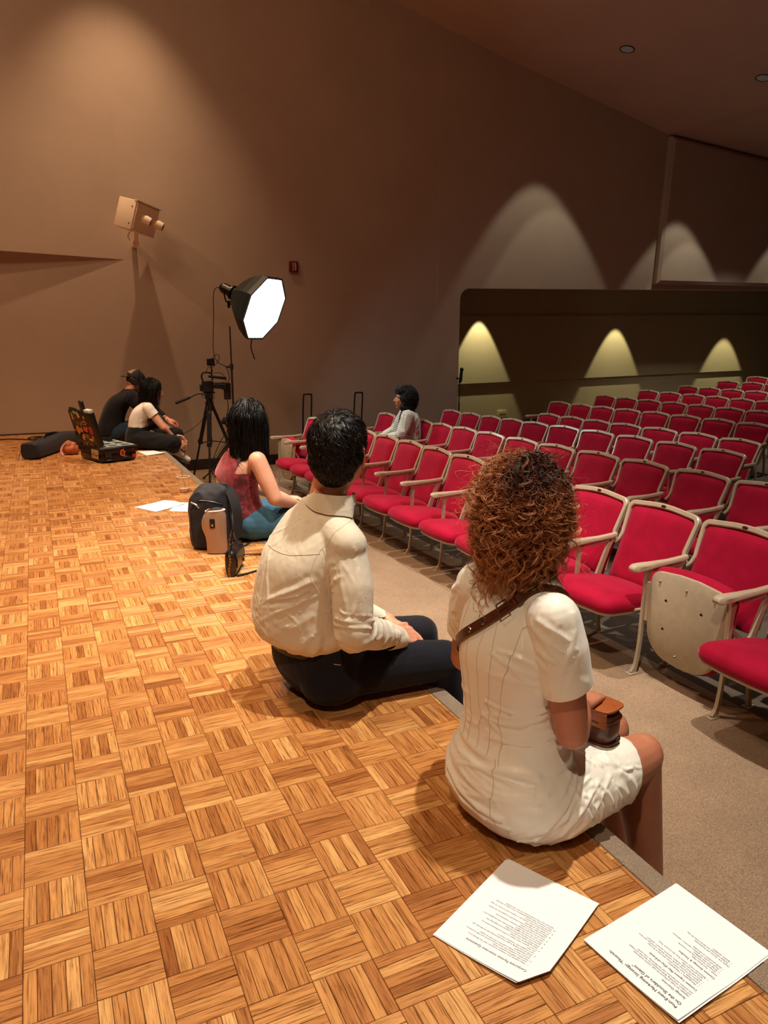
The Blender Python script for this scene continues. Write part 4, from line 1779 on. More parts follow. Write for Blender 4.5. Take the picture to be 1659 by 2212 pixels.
shR, shL = V((1.090, -0.360, 0.558)), V((1.060, -0.098, 0.562))
elR, elL = V((1.135, -0.385, 0.300)), V((1.10, 0.02, 0.320))
wrR, wrL = V((1.255, -0.268, 0.282)), V((1.30, -0.11, 0.225))
hipR, hipL = V((1.145, -0.320, 0.090)), V((1.13, -0.130, 0.090))
knR, knL = V((1.470, -0.262, 0.085)), V((1.50, -0.105, 0.070))
anR, anL = V((1.575, -0.255, -0.420)), V((1.62, -0.07, -0.43))
b = MB()
keys = [(Wn(0, 0.02, 0.06), 0.150, 0.10), (Wn(0, 0, 0.14), 0.145, 0.10), (Wn(0, -0.01, 0.26), 0.110, 0.085), (Wn(0, -0.02, 0.38), 0.118, 0.085), (Wn(0, -0.02, 0.48), 0.130, 0.090), (Wn(0, -0.005, 0.565), 0.135, 0.070), (Wn(0, 0.012, 0.61), 0.075, 0.052), (Wn(0, 0.02, 0.635), 0.050, 0.050)]
trunk(b, [(c, a, d, r, f) for c, a, d in smoothrings(keys)])
HC2 = V((1.112, -0.200, 0.768))
HM2 = head_matrix(HC2, 62, -4, 0, 0.96)
head(b, HM2, 0.9)
chain(b, [Wn(0, 0.015, 0.60), Wn(0, 0.025, 0.66), HC2 + V((-0.012, -0.01, -0.045))], [0.056, 0.048, 0.050], 18)
for s_, e_, w_ in ((shR, elR, wrR), (shL, elL, wrL)):
    chain(b, [s_, (s_ + e_) / 2, e_, (e_ + w_) / 2, w_], [0.048, 0.046, 0.038, 0.036, 0.024])
hand(b, wrR, (0.80, 0.45, -0.05), (0.1, 0.0, -1.0), ts=1, curl=0.30, k=0.85, thumb=0.1)
hand(b, wrL, (0.62, -0.75, -0.12), (0.3, -0.1, -0.9), ts=-1, curl=0.45, k=0.90, thumb=0.3)
for h_, k_, a_ in ((hipR, knR, anR), (hipL, knL, anL)):
    md = h_ * 0.45 + k_ * 0.55
    ca_ = k_ * 0.68 + a_ * 0.32 + V((-0.012, 0, 0))
    chain(b, [h_, md, k_], [0.085, 0.075, 0.058], 18)
    chain(b, [k_ + V((0.0, 0, -0.005)), ca_, a_], [0.055, 0.056, 0.032], 18)
    b.ell(tuple(k_ + V((0.012, 0, 0.004))), 0.050, 0.052, 0.056, 16, 10)
foot(b, anR, (0.95, 0.05, -0.1), 0.92)
foot(b, anL, (0.95, 0.1, -0.1), 0.92)
me = remesh(b, 0.0048, 4)
wom = put(me, 'person', m_skin2, None)
for v in me.vertices:
    if v.co.x < LIPX and v.co.z < 0.004:
        v.co.z = 0.004
tag(wom, 'woman with auburn curls in a white dress sitting on the stage edge', 'person')
face_bits(HM2, wom, m_eye, m_iris, m_browk, m_lip)
shoes(wom, [anR, anL], [(0.95, 0.05, -0.1), (0.95, 0.1, -0.1)], m_tan_leather)

# dress
b = MB()
keys = [(Wn(0, 0.01, 0.012), 0.120, 0.095), (Wn(0, 0.01, 0.030), 0.165, 0.128), (Wn(0, 0.005, 0.085), 0.186, 0.150), (Wn(0, -0.002, 0.145), 0.176, 0.140), (Wn(0, -0.008, 0.205), 0.146, 0.118), (Wn(0, -0.012, 0.27), 0.126, 0.104), (Wn(0, -0.022, 0.36), 0.130, 0.102), (Wn(0, -0.026, 0.46), 0.142, 0.104), (Wn(0, -0.012, 0.54), 0.148, 0.088), (Wn(0, 0.002, 0.585), 0.128, 0.072), (Wn(0, 0.014, 0.622), 0.070, 0.060), (Wn(0, 0.018, 0.64), 0.055, 0.055)]
trunk(b, [(c, a, d, r, f) for c, a, d in smoothrings(keys)], p=2.2)
for h_, k_ in ((hipR, knR), (hipL, knL)):
    e_ = h_ * 0.36 + k_ * 0.64
    chain(b, [h_ + V((0, 0, 0)), (h_ + e_) / 2, e_ + V((0.02, 0, 0.0))], [0.096, 0.092, 0.082], 18)
mid_ = (hipR + hipL) / 2
chain(b, [mid_ + V((0.02, 0, 0.0)), mid_ + V((0.20, 0.01, 0.0))], [0.090, 0.078], 18)
for s_ in (shR, shL):
    chain(b, [Wn(0, 0.006, 0.578), s_ + V((0, 0.012 if s_ is shR else -0.012, 0.002))], [0.052, 0.050], 18)


def sleeve(s_, e_, sg):
    b = MB()
    d_ = (e_ - s_)
    chain(b, [s_ + V((0, -0.006 * sg, 0.004)), s_ + d_ * 0.22 + V((0, 0.004 * sg, 0)), s_ + d_ * 0.56 + V((0, 0.006 * sg, 0))], [0.060, 0.061, 0.058], 20)
    me = remesh(b, 0.0040, 6)
    bv = bvh_of(me)
    o = s_ + V((0, 0, 0))
    out = V((0, -1, 0)) * (1 if sg < 0 else -1)
    S_ = fan(5, s_ + V((-0.05, 0, 0.03)), s_ + V((-0.055, 0, -0.07)), s_ + out * 0.055 + V((0.01, 0, -0.03)), s_ + out * 0.05 + V((0.01, 0, -0.14)), 0.010, 0.0042, 9 + sg, 0.008, bv)
    S_ += fan(4, s_ + out * 0.05 + V((-0.02, 0, 0.03)), s_ + out * 0.05 + V((0.03, 0, 0.03)), s_ + out * 0.03 + V((-0.05, 0, -0.14)), s_ + out * 0.05 + V((0.02, 0, -0.14)), 0.009, 0.0035, 19 + sg, 0.010, bv)
    displace(me, lambda P, N: np.clip(creases(P, S_) + 0.001 * vnoise(P * 20, 3), -0.002, 0.008))
    cut(me, s_ + d_ * 0.565, d_ + V((0.05, 0, 0)))
    return me


sl_me = [sleeve(shR, elR, -1), sleeve(shL, elL, 1)]
me = remesh(b, 0.0040, 9)


D0 = bvh_of(me)
DG = []
# drapes sweeping across the hips from the left waist
DG += fan(6, Wn(-0.16, -0.06, 0.21), Wn(-0.17, -0.08, 0.10), Wn(0.10, -0.16, 0.17), Wn(0.12, -0.15, 0.05), 0.011, 0.0084, 1, 0.012, D0)
DG += fan(6, Wn(0.13, -0.06, 0.21), Wn(0.15, -0.06, 0.12), Wn(-0.08, -0.16, 0.19), Wn(-0.06, -0.17, 0.08), 0.009, 0.0068, 2, 0.014, D0)
DG += fan(7, Wn(0.10, -0.12, 0.03), Wn(0.16, -0.04, 0.03), Wn(0.14, 0.05, 0.20), Wn(0.19, 0.14, 0.14), 0.008, 0.0063, 3, 0.012, D0)
DG += fan(9, Wn(0.18, 0.0, 0.16), Wn(0.19, 0.20, 0.15), Wn(0.20, 0.03, 0.05), Wn(0.17, 0.26, 0.04), 0.006, 0.0053, 4, 0.010, D0)
DG += fan(9, Wn(0.04, 0.10, 0.19), Wn(0.16, 0.22, 0.16), Wn(0.14, 0.12, 0.19), Wn(0.18, 0.27, 0.13), 0.006, 0.0047, 5, 0.012, D0)
# waist pulls under the right arm
DG += fan(8, Wn(0.13, 0.00, 0.38), Wn(0.14, 0.02, 0.24), Wn(0.03, -0.13, 0.34), Wn(0.02, -0.13, 0.25), 0.007, 0.0047, 6, 0.014, D0)
DG += fan(5, Wn(-0.12, -0.04, 0.36), Wn(-0.12, -0.04, 0.26), Wn(-0.03, -0.13, 0.33), Wn(-0.02, -0.13, 0.24), 0.007, 0.0023, 7, 0.012, D0)
# shoulder blade to sleeve
DG += fan(5, Wn(0.04, -0.12, 0.50), Wn(0.06, -0.13, 0.42), Wn(0.14, -0.07, 0.46), Wn(0.14, -0.06, 0.36), 0.008, 0.0037, 8, 0.012, D0)
# sleeve drapes


def dress_fold(P, N):
    z = P[:, 2]
    d = creases(P, DG)
    # joined waist seam: a shallow step
    zz_ = z - 0.222 - 0.012 * np.sin((P[:, 1] + 0.2) * 9)
    d += 0.0030 * np.exp(-(zz_ / 0.010) ** 2) - 0.003 * np.exp(-((zz_ + 0.018) / 0.008) ** 2)
    d += 0.0014 * vnoise(P * 12, 6) + 0.0006 * vnoise(P * 30, 8)
    return np.clip(d, -0.0025, 0.009)


displace(me, dress_fold)
cut(me, Wn(0, 0.018, 0.632), (0.05, 0.01, 1), 0.058)
hem = hipR * 0.30 + knR * 0.70
cut(me, V((1.395, -0.2, 0.08)), (1, -0.10, -0.22))
for v in me.vertices:
    if v.co.x < LIPX and v.co.z < 0.003:
        v.co.z = 0.003
dr = put(me, 'dress', m_dress, wom)
sm = dr.modifiers.new('t', 'SOLIDIFY')
sm.thickness = 0.0016
sm.offset = -1
for q in sl_me:
    o = put(q, 'sleeve', m_dress, wom)
    sm = o.modifiers.new('t', 'SOLIDIFY')
    sm.thickness = 0.0016
    sm.offset = -1
DB = bvh_of(me)
m_dseam = cloth('dress_seam', (206, 192, 168), 0.5, 1200, 0.1)
b = MB()
for x0, x1_ in ((-0.098, -0.075), (-0.045, -0.040), (0.0, 0.0), (0.045, 0.040), (0.100, 0.080)):
    pts = [Wn(x0 * (0.55 if abs(x0) < .09 else 1.1), -0.13, 0.575), Wn(x0 * 1.05, -0.16, 0.47), Wn(x1_ * 1.0, -0.16, 0.34), Wn(x1_, -0.16, 0.235)]
    P_, _n = hug(catmull(pts, 10), DB, 0.0004)
    b.tube(P_, 0.0006, 5)
P_, _n = hug(catmull([Wn(0.07, -0.16, 0.235), Wn(0.09, -0.19, 0.15), Wn(0.10, -0.19, 0.07), Wn(0.14, -0.12, 0.03), Wn(0.19, 0.02, 0.03)], 8), DB, 0.0004)
b.tube(P_, 0.0009, 5)
b.build('seams', m_dseam, dr)
# crossbody strap: over the right shoulder, across the back, round the left side
strap_pts = [V((1.215, -0.315, 0.40)), V((1.19, -0.33, 0.50)), V((1.150, -0.325, 0.60)), V((1.085, -0.310, 0.640)), V((1.02, -0.285, 0.590)), V((0.99, -0.235, 0.530)), V((0.98, -0.17, 0.47)), V((1.0, -0.105, 0.415)), V((1.06, -0.06, 0.37)), V((1.14, -0.06, 0.32)), V((1.20, -0.09, 0.28))]
SP, SN = hug(catmull(strap_pts, 8), DB, 0.0035)
SP = [sum((SP[max(0, min(len(SP) - 1, i + j))] for j in range(-3, 4)), V((0, 0, 0))) / 7 + SN[i] * 0.002 for i in range(len(SP))]
b = MB()
band(b, SP, SN, 0.024, 0.0028)
bag = empty('crossbody_bag', (1.33, -0.19, 0.17))
tag(bag, 'brown leather crossbody bag held on the lap of the woman in white', 'bag')
st = b.build('strap', m_brown_leather, bag)
nS = len(SP)


def on_strap(q):
    i = int(q * (nS - 1))
    t = (SP[min(i + 1, nS - 1)] - SP[max(i - 1, 0)]).normalized()
    n = SN[i].normalized()
    n = (n - t * n.dot(t)).normalized()
    return SP[i] + n * 0.003, t, n


for q in (0.26, 0.33, 0.50, 0.56):
    p, t, n = on_strap(q)
    b = MB()
    s = t.cross(n)
    b.tube([p + t * 0.0055 * math.cos(a) + s * 0.0055 * math.sin(a) + n * 0.0008 for a in [2 * PI * k / 16 for k in range(16)]], 0.0016, 6, closed=True)
    b.build('eyelet', m_silver, st)
p, t, n = on_strap(0.43)
s = t.cross(n)
b = MB()
b.tube([p + t * x + s * y + n * 0.004 for x, y in ((-0.013, -0.017), (0.013, -0.017), (0.013, 0.017), (-0.013, 0.017))], 0.0022, 6, closed=True)
b.tube([p - t * 0.013 + n * 0.005, p + t * 0.014 + n * 0.006], 0.0014, 6)
b.build('buckle', m_brown_leather, st)
b = MB()
p, t, n = on_strap(0.385)
s = t.cross(n)
rr_ = [p + n * 0.001 + t * x + s * y for x, y in ((-0.006, -0.0145), (0.006, -0.0145), (0.006, 0.0145), (-0.006, 0.0145))]
b.add(rr_ + [q + n * 0.004 for q in rr_], [(0, 1, 2, 3), (4, 7, 6, 5), (0, 4, 5, 1), (1, 5, 6, 2), (2, 6, 7, 3), (3, 7, 4, 0)])
b.build('keeper', m_brown_leather, st)

# bag body: boxy saddle bag with an overlapping flap, its top towards the camera side
bf, br_ = fr(74)
BO = V((1.325, -0.248, 0.172))


def Bp(x, y, z):
    return BO + (br_ * x + bf * y + UPV * z) * 0.86


b = MB()
rg = []
for z, w_, d_ in ((0.0, 0.060, 0.036), (0.008, 0.066, 0.042), (0.045, 0.068, 0.044), (0.085, 0.068, 0.044), (0.092, 0.066, 0.042)):
    rg.append([Bp(w_ * math.copysign(abs(math.cos(a)) ** 0.55, math.cos(a)), d_ * math.copysign(abs(math.sin(a)) ** 0.7, math.sin(a)), z) for a in [2 * PI * k / 24 for k in range(24)]])
b.loft(rg)
b.build('pouch', m_brown_leather, bag)
b = MB()
for z in (0.010, 0.078):
    b.tube([Bp(0.0695 * math.copysign(abs(math.cos(a)) ** 0.55, math.cos(a)), 0.0455 * math.copysign(abs(math.sin(a)) ** 0.7, math.sin(a)), z + 0.004 * math.sin(a)) for a in [2 * PI * k / 28 for k in range(28)]], 0.0028, 6, closed=True)
b.build('piping', m_brown_leather, bag)
b = MB()
rg = []
for sc_, z in ((1.0, 0.104), (1.03, 0.107), (1.02, 0.111), (0.96, 0.1125)):
    rg.append([Bp((0.068 * math.copysign(abs(math.cos(a)) ** 0.5, math.cos(a))) * sc_, (0.049 * math.copysign(abs(math.sin(a)) ** 0.55, math.sin(a)) + 0.001) * sc_, z + 0.010 * math.cos(a) * 0.4) for a in [2 * PI * k / 32 for k in range(32)]])
b.loft(rg)
b.box(-0.060, 0.060, -0.046, -0.040, 0.06, 0.106, Matrix.Translation(BO) @ Matrix.Scale(0.86, 4) @ Matrix(((br_.x, bf.x, 0, 0), (br_.y, bf.y, 0, 0), (0, 0, 1, 0), (0, 0, 0, 1))))
b.build('flap', m_tan_leather, bag)
settle(bag)

# hair: dark inner mass, then curls
b = MB()
b.ell((0, -0.010, 0.043), 0.080, 0.100, 0.083, 24, 16, HM2)
b.ell((0, -0.045, -0.020), 0.078, 0.066, 0.086, 20, 14, HM2)
b.ell((0, -0.050, -0.080), 0.066, 0.052, 0.060, 18, 12, HM2)
me = remesh(b, 0.006, 3)
displace(me, lambda P, N: 0.008 * vnoise(P * 34, 8) + 0.004 * vnoise(P * 80, 9))
m_hair_core = mat('hair_core', (34, 18, 12), 0.7)
cap2 = put(me, 'hair', m_hair_core, wom)


def curls(n, K, M3, seed, lmin, lmax, rad, turns, wid, core=0.076, fly=0.0):
    g = np.random.default_rng(seed)
    d = g.normal(size=(n * 3, 3))
    d /= np.linalg.norm(d, axis=1, keepdims=True)
    keep = (d[:, 1] < 0.35) & (d[:, 2] > -0.62) | (d[:, 2] > 0.62)
    d = d[keep][:n]
    n = len(d)
    L = lmin + (lmax - lmin) * g.random(n) ** 1.3
    t = np.linspace(0, 1, K)
    R3 = np.array(M3.to_3x3())
    C = np.array(M3.translation)
    root = d * np.array([0.078, 0.096, 0.084]) + np.array([0, -0.012, 0.040])
    rw = root @ R3.T + C
    nw = d @ R3.T
    puff = 0.014 + 0.024 * g.random(n)
    puff *= np.where(d[:, 2] > 0.4, 0.70, 1.0)
    out = puff[:, None] * (1 - np.exp(-5 * t))[None, :]
    hz = nw.copy()
    hz[:, 2] *= 0.35
    P = rw[:, None, :] + hz[:, None, :] * out[:, :, None]
    ex = 1.25
    P[:, :, 2] -= (L[:, None] * t[None, :] ** ex)
    # slide along the head first: keep outside the core
    for _ in range(2):
        q = P - (C + R3 @ np.array([0, -0.015, 0.02]))
        m = np.linalg.norm(q * np.array([1, 1, 0.9]), axis=2, keepdims=True)
        lim = core + puff[:, None, None] * 0.9
        P = np.where((m < lim), P + q / (m + 1e-6) * (lim - m), P)
    # gather under the nape
    ax_ = C + R3 @ np.array([0, -0.065, 0])
    z = P[:, :, 2] - (C[2] - 0.085)
    k_ = np.clip(-z / 0.16, 0, 1) * 0.50
    P[:, :, :2] += (ax_[None, None, :2] - P[:, :, :2]) * k_[:, :, None]
    ph = g.random(n) * 6.28
    tr_ = turns * (0.6 + 0.8 * g.random(n)) * np.sign(g.random(n) - 0.5)
    rd = rad * (0.45 + 0.9 * g.random(n))
    a = ph[:, None] + 2 * np.pi * tr_[:, None] * t[None, :] * (L[:, None] / lmax + 0.4)
    e1 = np.cross(nw, [0, 0, 1.0]) + g.normal(size=(n, 3)) * 0.15
    e1 /= np.linalg.norm(e1, axis=1, keepdims=True)
    e2 = np.cross(e1, [0, 0, 1.0]) + g.normal(size=(n, 3)) * 0.2
    am = rd[:, None] * np.clip(t * 4, 0.1, 1)[None, :]
    P = P + e1[:, None, :] * (am * np.cos(a))[:, :, None] + e2[:, None, :] * (am * np.sin(a))[:, :, None]
    dr = g.normal(size=(n, 1, 3)) * (0.010 + fly) * (t ** 1.5)[None, :, None]
    P = P + dr
    P[:, :, 2] += np.abs(g.normal(size=(n, 1))) * 0.004
    # tone: dark near the crown, copper below and to the side, lighter to the tips
    hh = (rw[:, 2] - C[2])
    rgt = np.clip((hh - 0.050) / 0.04, 0, 1) * np.clip((d[:, 0] + 0.25) * 2.5, 0.15, 1)
    base = 0.36 + 0.46 * g.random(n)
    tone = base[:, None] * (1 - 0.85 * rgt[:, None] * np.clip(1.25 - 0.7 * t[None, :], 0, 1)) + 0.16 * t[None, :]
    return P, np.clip(tone, 0, 1)


def clump(P, T, per, jit, seed):
    """each curl is a bundle of hairs that follow it closely"""
    g = np.random.default_rng(seed)
    n, K, _ = P.shape
    o = g.normal(size=(n, per, 1, 3)) * jit
    t = np.linspace(0, 1, K)[None, None, :, None]
    o2 = g.normal(size=(n, per, 1, 3)) * jit * 1.6
    Q = P[:, None] + o * (1 - 0.35 * t) + o2 * t ** 3
    TT = T[:, None] + g.normal(size=(n, per, 1)) * 0.09
    return Q.reshape(n * per, K, 3), np.clip(TT, 0, 1).reshape(n * per, K)


P1, T1 = curls(620, 34, HM2, 5, 0.06, 0.21, 0.0105, 4.2, 0.0011)
P1, T1 = clump(P1, T1, 11, 0.0017, 50)
ribbons('curls', P1, 0.0011, m_hair_curl, cap2, T1)
P1, T1 = curls(130, 48, HM2, 6, 0.21, 0.40, 0.0125, 4.6, 0.0010, fly=0.010)
P1, T1 = clump(P1, T1, 6, 0.0014, 51)
ribbons('loose_curls', P1, 0.0009, m_hair_curl, cap2, T1)
P1, T1 = curls(900, 28, HM2, 8, 0.04, 0.17, 0.013, 3.6, 0.0008, core=0.088, fly=0.020)
ribbons('flyaway_hair', P1, 0.0007, m_hair_curl, cap2, T1)

# ---------------------------------------------------------------- the woman in the burgundy velvet top
def mk_burg():
    M = NT('burgundy_velvet')
    tc = M.n('ShaderNodeTexCoord')
    n1 = M.noise(26, 4, 0.6, tc.outputs['Object'])
    n1.inputs['Distortion'].default_value = 1.2
    r = M.ramp(n1.outputs['Fac'], [(0.40, s2l((74, 12, 20))), (0.50, s2l((112, 22, 32))), (0.62, s2l((150, 44, 52)))])
    M.l(r.outputs[0], M.b.inputs['Base Color'])
    rr = M.ramp(n1.outputs['Fac'], [(0.42, (0.75,) * 3), (0.60, (0.42,) * 3)])
    M.l(rr.outputs[0], M.b.inputs['Roughness'])
    M.b.inputs['Sheen Weight'].default_value = 0.6
    M.b.inputs['Sheen Tint'].default_value = (1, 0.4, 0.4, 1)
    bp = M.bump(n1.outputs['Fac'], 0.3, 0.002)
    M.l(bp.outputs[0], M.b.inputs['Normal'])
    return M.m


m_burg = mk_burg()
m_jean = cloth('blue_denim', (62, 104, 128), 0.85, 700, 0.3, amp=0.18)
m_jean2 = cloth('dark_denim', (28, 42, 58), 0.85, 700, 0.3, amp=0.15)
m_hair_blk = mk_hair('hair_black', [(0.0, (8, 8, 10)), (0.8, (18, 17, 18)), (1.0, (70, 64, 52))], 0.45, 0.35)
f, r = fr(80)


def Rn(x, y, z):
    return V((1.165, 2.66, 0)) + r * x + f * y + UPV * z


hipR, hipL = V((1.19, 2.55, 0.10)), V((1.19, 2.76, 0.10))
knR, knL = V((1.56, 2.50, 0.09)), V((1.58, 2.74, 0.10))
anR, anL = V((1.62, 2.50, -0.42)), V((1.64, 2.76, -0.42))
shR, shL = V((1.215, 2.485, 0.475)), V((1.165, 2.790, 0.475))
elR, wrR = V((1.290, 2.42, 0.262)), V((1.465, 2.55, 0.185))
elL, wrL = V((1.24, 2.87, 0.27)), V((1.45, 2.74, 0.19))
b = MB()
keys = [(Rn(0, 0.02, 0.05), 0.165, 0.12), (Rn(0, 0.0, 0.13), 0.165, 0.125), (Rn(0, -0.03, 0.22), 0.145, 0.11), (Rn(0, -0.035, 0.31), 0.142, 0.105), (Rn(0, -0.02, 0.40), 0.152, 0.105), (Rn(0, 0.01, 0.48), 0.150, 0.080), (Rn(0, 0.03, 0.53), 0.080, 0.058), (Rn(0, 0.04, 0.56), 0.052, 0.052)]
trunk(b, [(c, a, d, r, f) for c, a, d in smoothrings(keys)])
HC3 = V((1.215, 2.625, 0.685))
HM3 = head_matrix(HC3, 45, 0, 0, 0.98)
head(b, HM3, 0.9)
chain(b, [Rn(0, 0.03, 0.52), Rn(0.01, 0.045, 0.58), HC3 + V((0, 0, -0.05))], [0.058, 0.050, 0.050])
for s_, e_, w_ in ((shR, elR, wrR), (shL, elL, wrL)):
    chain(b, [s_, (s_ + e_) / 2, e_, (e_ + w_) / 2, w_], [0.052, 0.050, 0.042, 0.038, 0.026])
hand(b, wrR, (0.85, 0.45, 0.05), (0, 0, -1), ts=1, curl=0.45, k=0.92)
hand(b, wrL, (0.8, -0.55, 0.0), (0, 0, -1), ts=-1, curl=0.45, k=0.92)
for h_, k_, a_ in ((hipR, knR, anR), (hipL, knL, anL)):
    chain(b, [h_, k_, a_], [0.085, 0.055, 0.035])
foot(b, anR, (1, 0, 0), 0.92)
foot(b, anL, (1, 0, 0), 0.92)
me = remesh(b, 0.006, 4)
for v in me.vertices:
    if v.co.x < LIPX and v.co.z < 0.004:
        v.co.z = 0.004
red = put(me, 'person', m_skin3, None)
tag(red, 'woman with long black hair in an open-backed burgundy velvet top and jeans', 'person')
face_bits(HM3, red, m_eye, m_iris, m_browk, m_lip)
shoes(red, [anR, anL], [(1, 0, 0), (1, 0, 0)], m_shoe_blk)
# jeans
b = MB()
keys = [(Rn(0, 0.02, 0.014), 0.13, 0.10), (Rn(0, 0.02, 0.04), 0.180, 0.135), (Rn(0, 0.01, 0.09), 0.190, 0.148), (Rn(0, 0.0, 0.15), 0.176, 0.136)]
trunk(b, [(c, a, d, r, f) for c, a, d in smoothrings(keys)])
for h_, k_, a_ in ((hipR, knR, anR), (hipL, knL, anL)):
    chain(b, [h_, k_], [0.100, 0.078], 16)
    chain(b, [k_, a_], [0.076, 0.070], 16)
me = remesh(b, 0.008, 4)
displace(me, lambda P, N: 0.006 * np.clip(folds(P, (0.1, 1, 0.3), 18, 0.2, 61), -.2, 1) * np.clip(near_w(P, (1.33, 2.5, 0.1), 0.25) * 1.5, 0.2, 1))
for v in me.vertices:
    if v.co.x < LIPX and v.co.z < 0.003:
        v.co.z = 0.003
put(me, 'jeans', m_jean, red)
# velvet top: body minus the open back window
b = MB()
keys = [(Rn(0, 0.0, 0.09), 0.176, 0.140), (Rn(0, -0.01, 0.15), 0.172, 0.130), (Rn(0, -0.03, 0.22), 0.152, 0.116), (Rn(0, -0.035, 0.31), 0.149, 0.111), (Rn(0, -0.02, 0.40), 0.158, 0.111), (Rn(0, 0.005, 0.475), 0.150, 0.088), (Rn(0, 0.03, 0.53), 0.088, 0.066), (Rn(0, 0.04, 0.570), 0.060, 0.060)]
trunk(b, [(c, a, d, r, f) for c, a, d in smoothrings(keys)])
me = remesh(b, 0.006, 4)
bm = bmesh.new()
bm.from_mesh(me)
kill = []
c_ = Rn(0, 0, 0)
for fc in bm.faces:
    p = fc.calc_center_median() - c_
    x, y, z = p.dot(r), p.dot(f), p.z
    t_ = min((0.07 - x) / 0.20, 1.15)          # window narrows towards the right side
    if y < 0.05 and t_ > 0 and 0.330 - 0.075 * t_ < z < 0.330 + 0.062 * t_:
        kill.append(fc)
    # arm holes
    elif abs(x) > 0.122 and z > 0.405:
        kill.append(fc)
    elif z > 0.558:
        kill.append(fc)
bmesh.ops.delete(bm, geom=kill, context='FACES')
bmesh.ops.smooth_vert(bm, verts=[v for v in bm.verts if v.is_boundary], factor=0.5, use_axis_x=True, use_axis_y=True, use_axis_z=True)
bmesh.ops.smooth_vert(bm, verts=[v for v in bm.verts if v.is_boundary], factor=0.5, use_axis_x=True, use_axis_y=True, use_axis_z=True)
bm.to_mesh(me)
bm.free()
displace(me, lambda P, N: 0.003 * folds(P, (0.2, 1, 0.4), 18, 0.25, 63))
tp = put(me, 'velvet_top', m_burg, red)
sm = tp.modifiers.new('t', 'SOLIDIFY')
sm.thickness = 0.004
sm.offset = 1
# collar lace and bracelet
b = MB()
b.tube([Rn(0.056 * math.cos(a), 0.040 + 0.056 * math.sin(a), 0.563 + 0.004 * math.cos(9 * a)) for a in [2 * PI * k / 60 for k in range(60)]], 0.006, 6, closed=True)
b.build('lace_collar', mat('cream_lace', (210, 200, 170), 0.7, bscale=300, bstr=0.5), red)
b = MB()
ax = (wrR - elR).normalized()
u1 = ax.cross(UPV).normalized()
u2 = ax.cross(u1)
b.tube([wrR - ax * 0.012 + (u1 * math.cos(a) + u2 * math.sin(a)) * 0.0285 for a in [2 * PI * k / 24 for k in range(24)]], 0.003, 6, closed=True)
b.build('hair_band', m_blackr, red)


def long_hair(name, M3, n, parent, m, length, lmul=None, spreadx=0.5, seed=3, K=16, wid=0.0016, core=(0.082, 0.100, 0.088), zmin=-0.2, front=0.45, fall=0.02, tone_p=6, hug_r=0.075, wav=0.003):
    g = np.random.default_rng(seed)
    d = g.normal(size=(n * 4, 3))
    d /= np.linalg.norm(d, axis=1, keepdims=True)
    d = d[(d[:, 2] > zmin) & ((d[:, 1] < front) | (d[:, 2] > 0.75))][:n]
    n = len(d)
    R3 = np.array(M3.to_3x3())
    C = np.array(M3.translation)
    t = np.linspace(0, 1, K)
    rot = np.array([d[:, 0] * core[0], d[:, 1] * core[1] - 0.012, d[:, 2] * core[2] + 0.040]).T
    L = length * (0.8 + 0.35 * g.random(n))
    # part in the middle: hair goes outwards and back, then straight down
    hz = d.copy()
    hz[:, 2] = 0
    hz[:, 0] += np.sign(d[:, 0]) * 0.25
    hz[:, 1] -= 0.35
    hz /= np.linalg.norm(hz, axis=1, keepdims=True)
    P = np.zeros((n, K, 3))
    q = rot.copy()
    step = L / (K - 1)
    v = hz.copy()
    for k in range(K):
        P[:, k] = q
        down = np.array([0, 0, -1.0])
        v = v * 0.55 + down * 0.45
        v /= np.linalg.norm(v, axis=1, keepdims=True)
        q = q + v * step[:, None]
        # push out of the skull
        e = (q - np.array([0, -0.012, 0.040])) / (np.array(core) * 1.03)
        mm = np.linalg.norm(e, axis=1, keepdims=True)
        ins = (mm < 1)
        q = np.where(ins, np.array([0, -0.012, 0.040]) + e / mm * np.array(core) * 1.03, q)
        # keep a column under the head
        low = q[:, 2] < 0.03
        rad = np.linalg.norm(q[:, :2] * np.array([1, 0.9]), axis=1)
        bl = np.clip((0.03 - q[:, 2]) / 0.16, 0, 1)
        lim = 0.098 * (1 - bl) + hug_r * bl + fall * np.clip(-q[:, 2] / 0.2, 0, 2)
        sc_ = np.where(low & (rad > lim * 1.25), lim * 1.25 / rad, 1)
        q[:, 0] *= sc_
        q[:, 1] = np.where(low, q[:, 1] * sc_, q[:, 1])
    P += g.normal(size=(n, 1, 3)) * 0.004
    P += wav * np.sin(t[None, :, None] * 9 + g.random((n, 1, 1)) * 6) * g.normal(size=(n, 1, 3))
    W_ = P @ R3.T + C
    return ribbons(name, W_, wid, m, parent, g.random(n) ** tone_p)


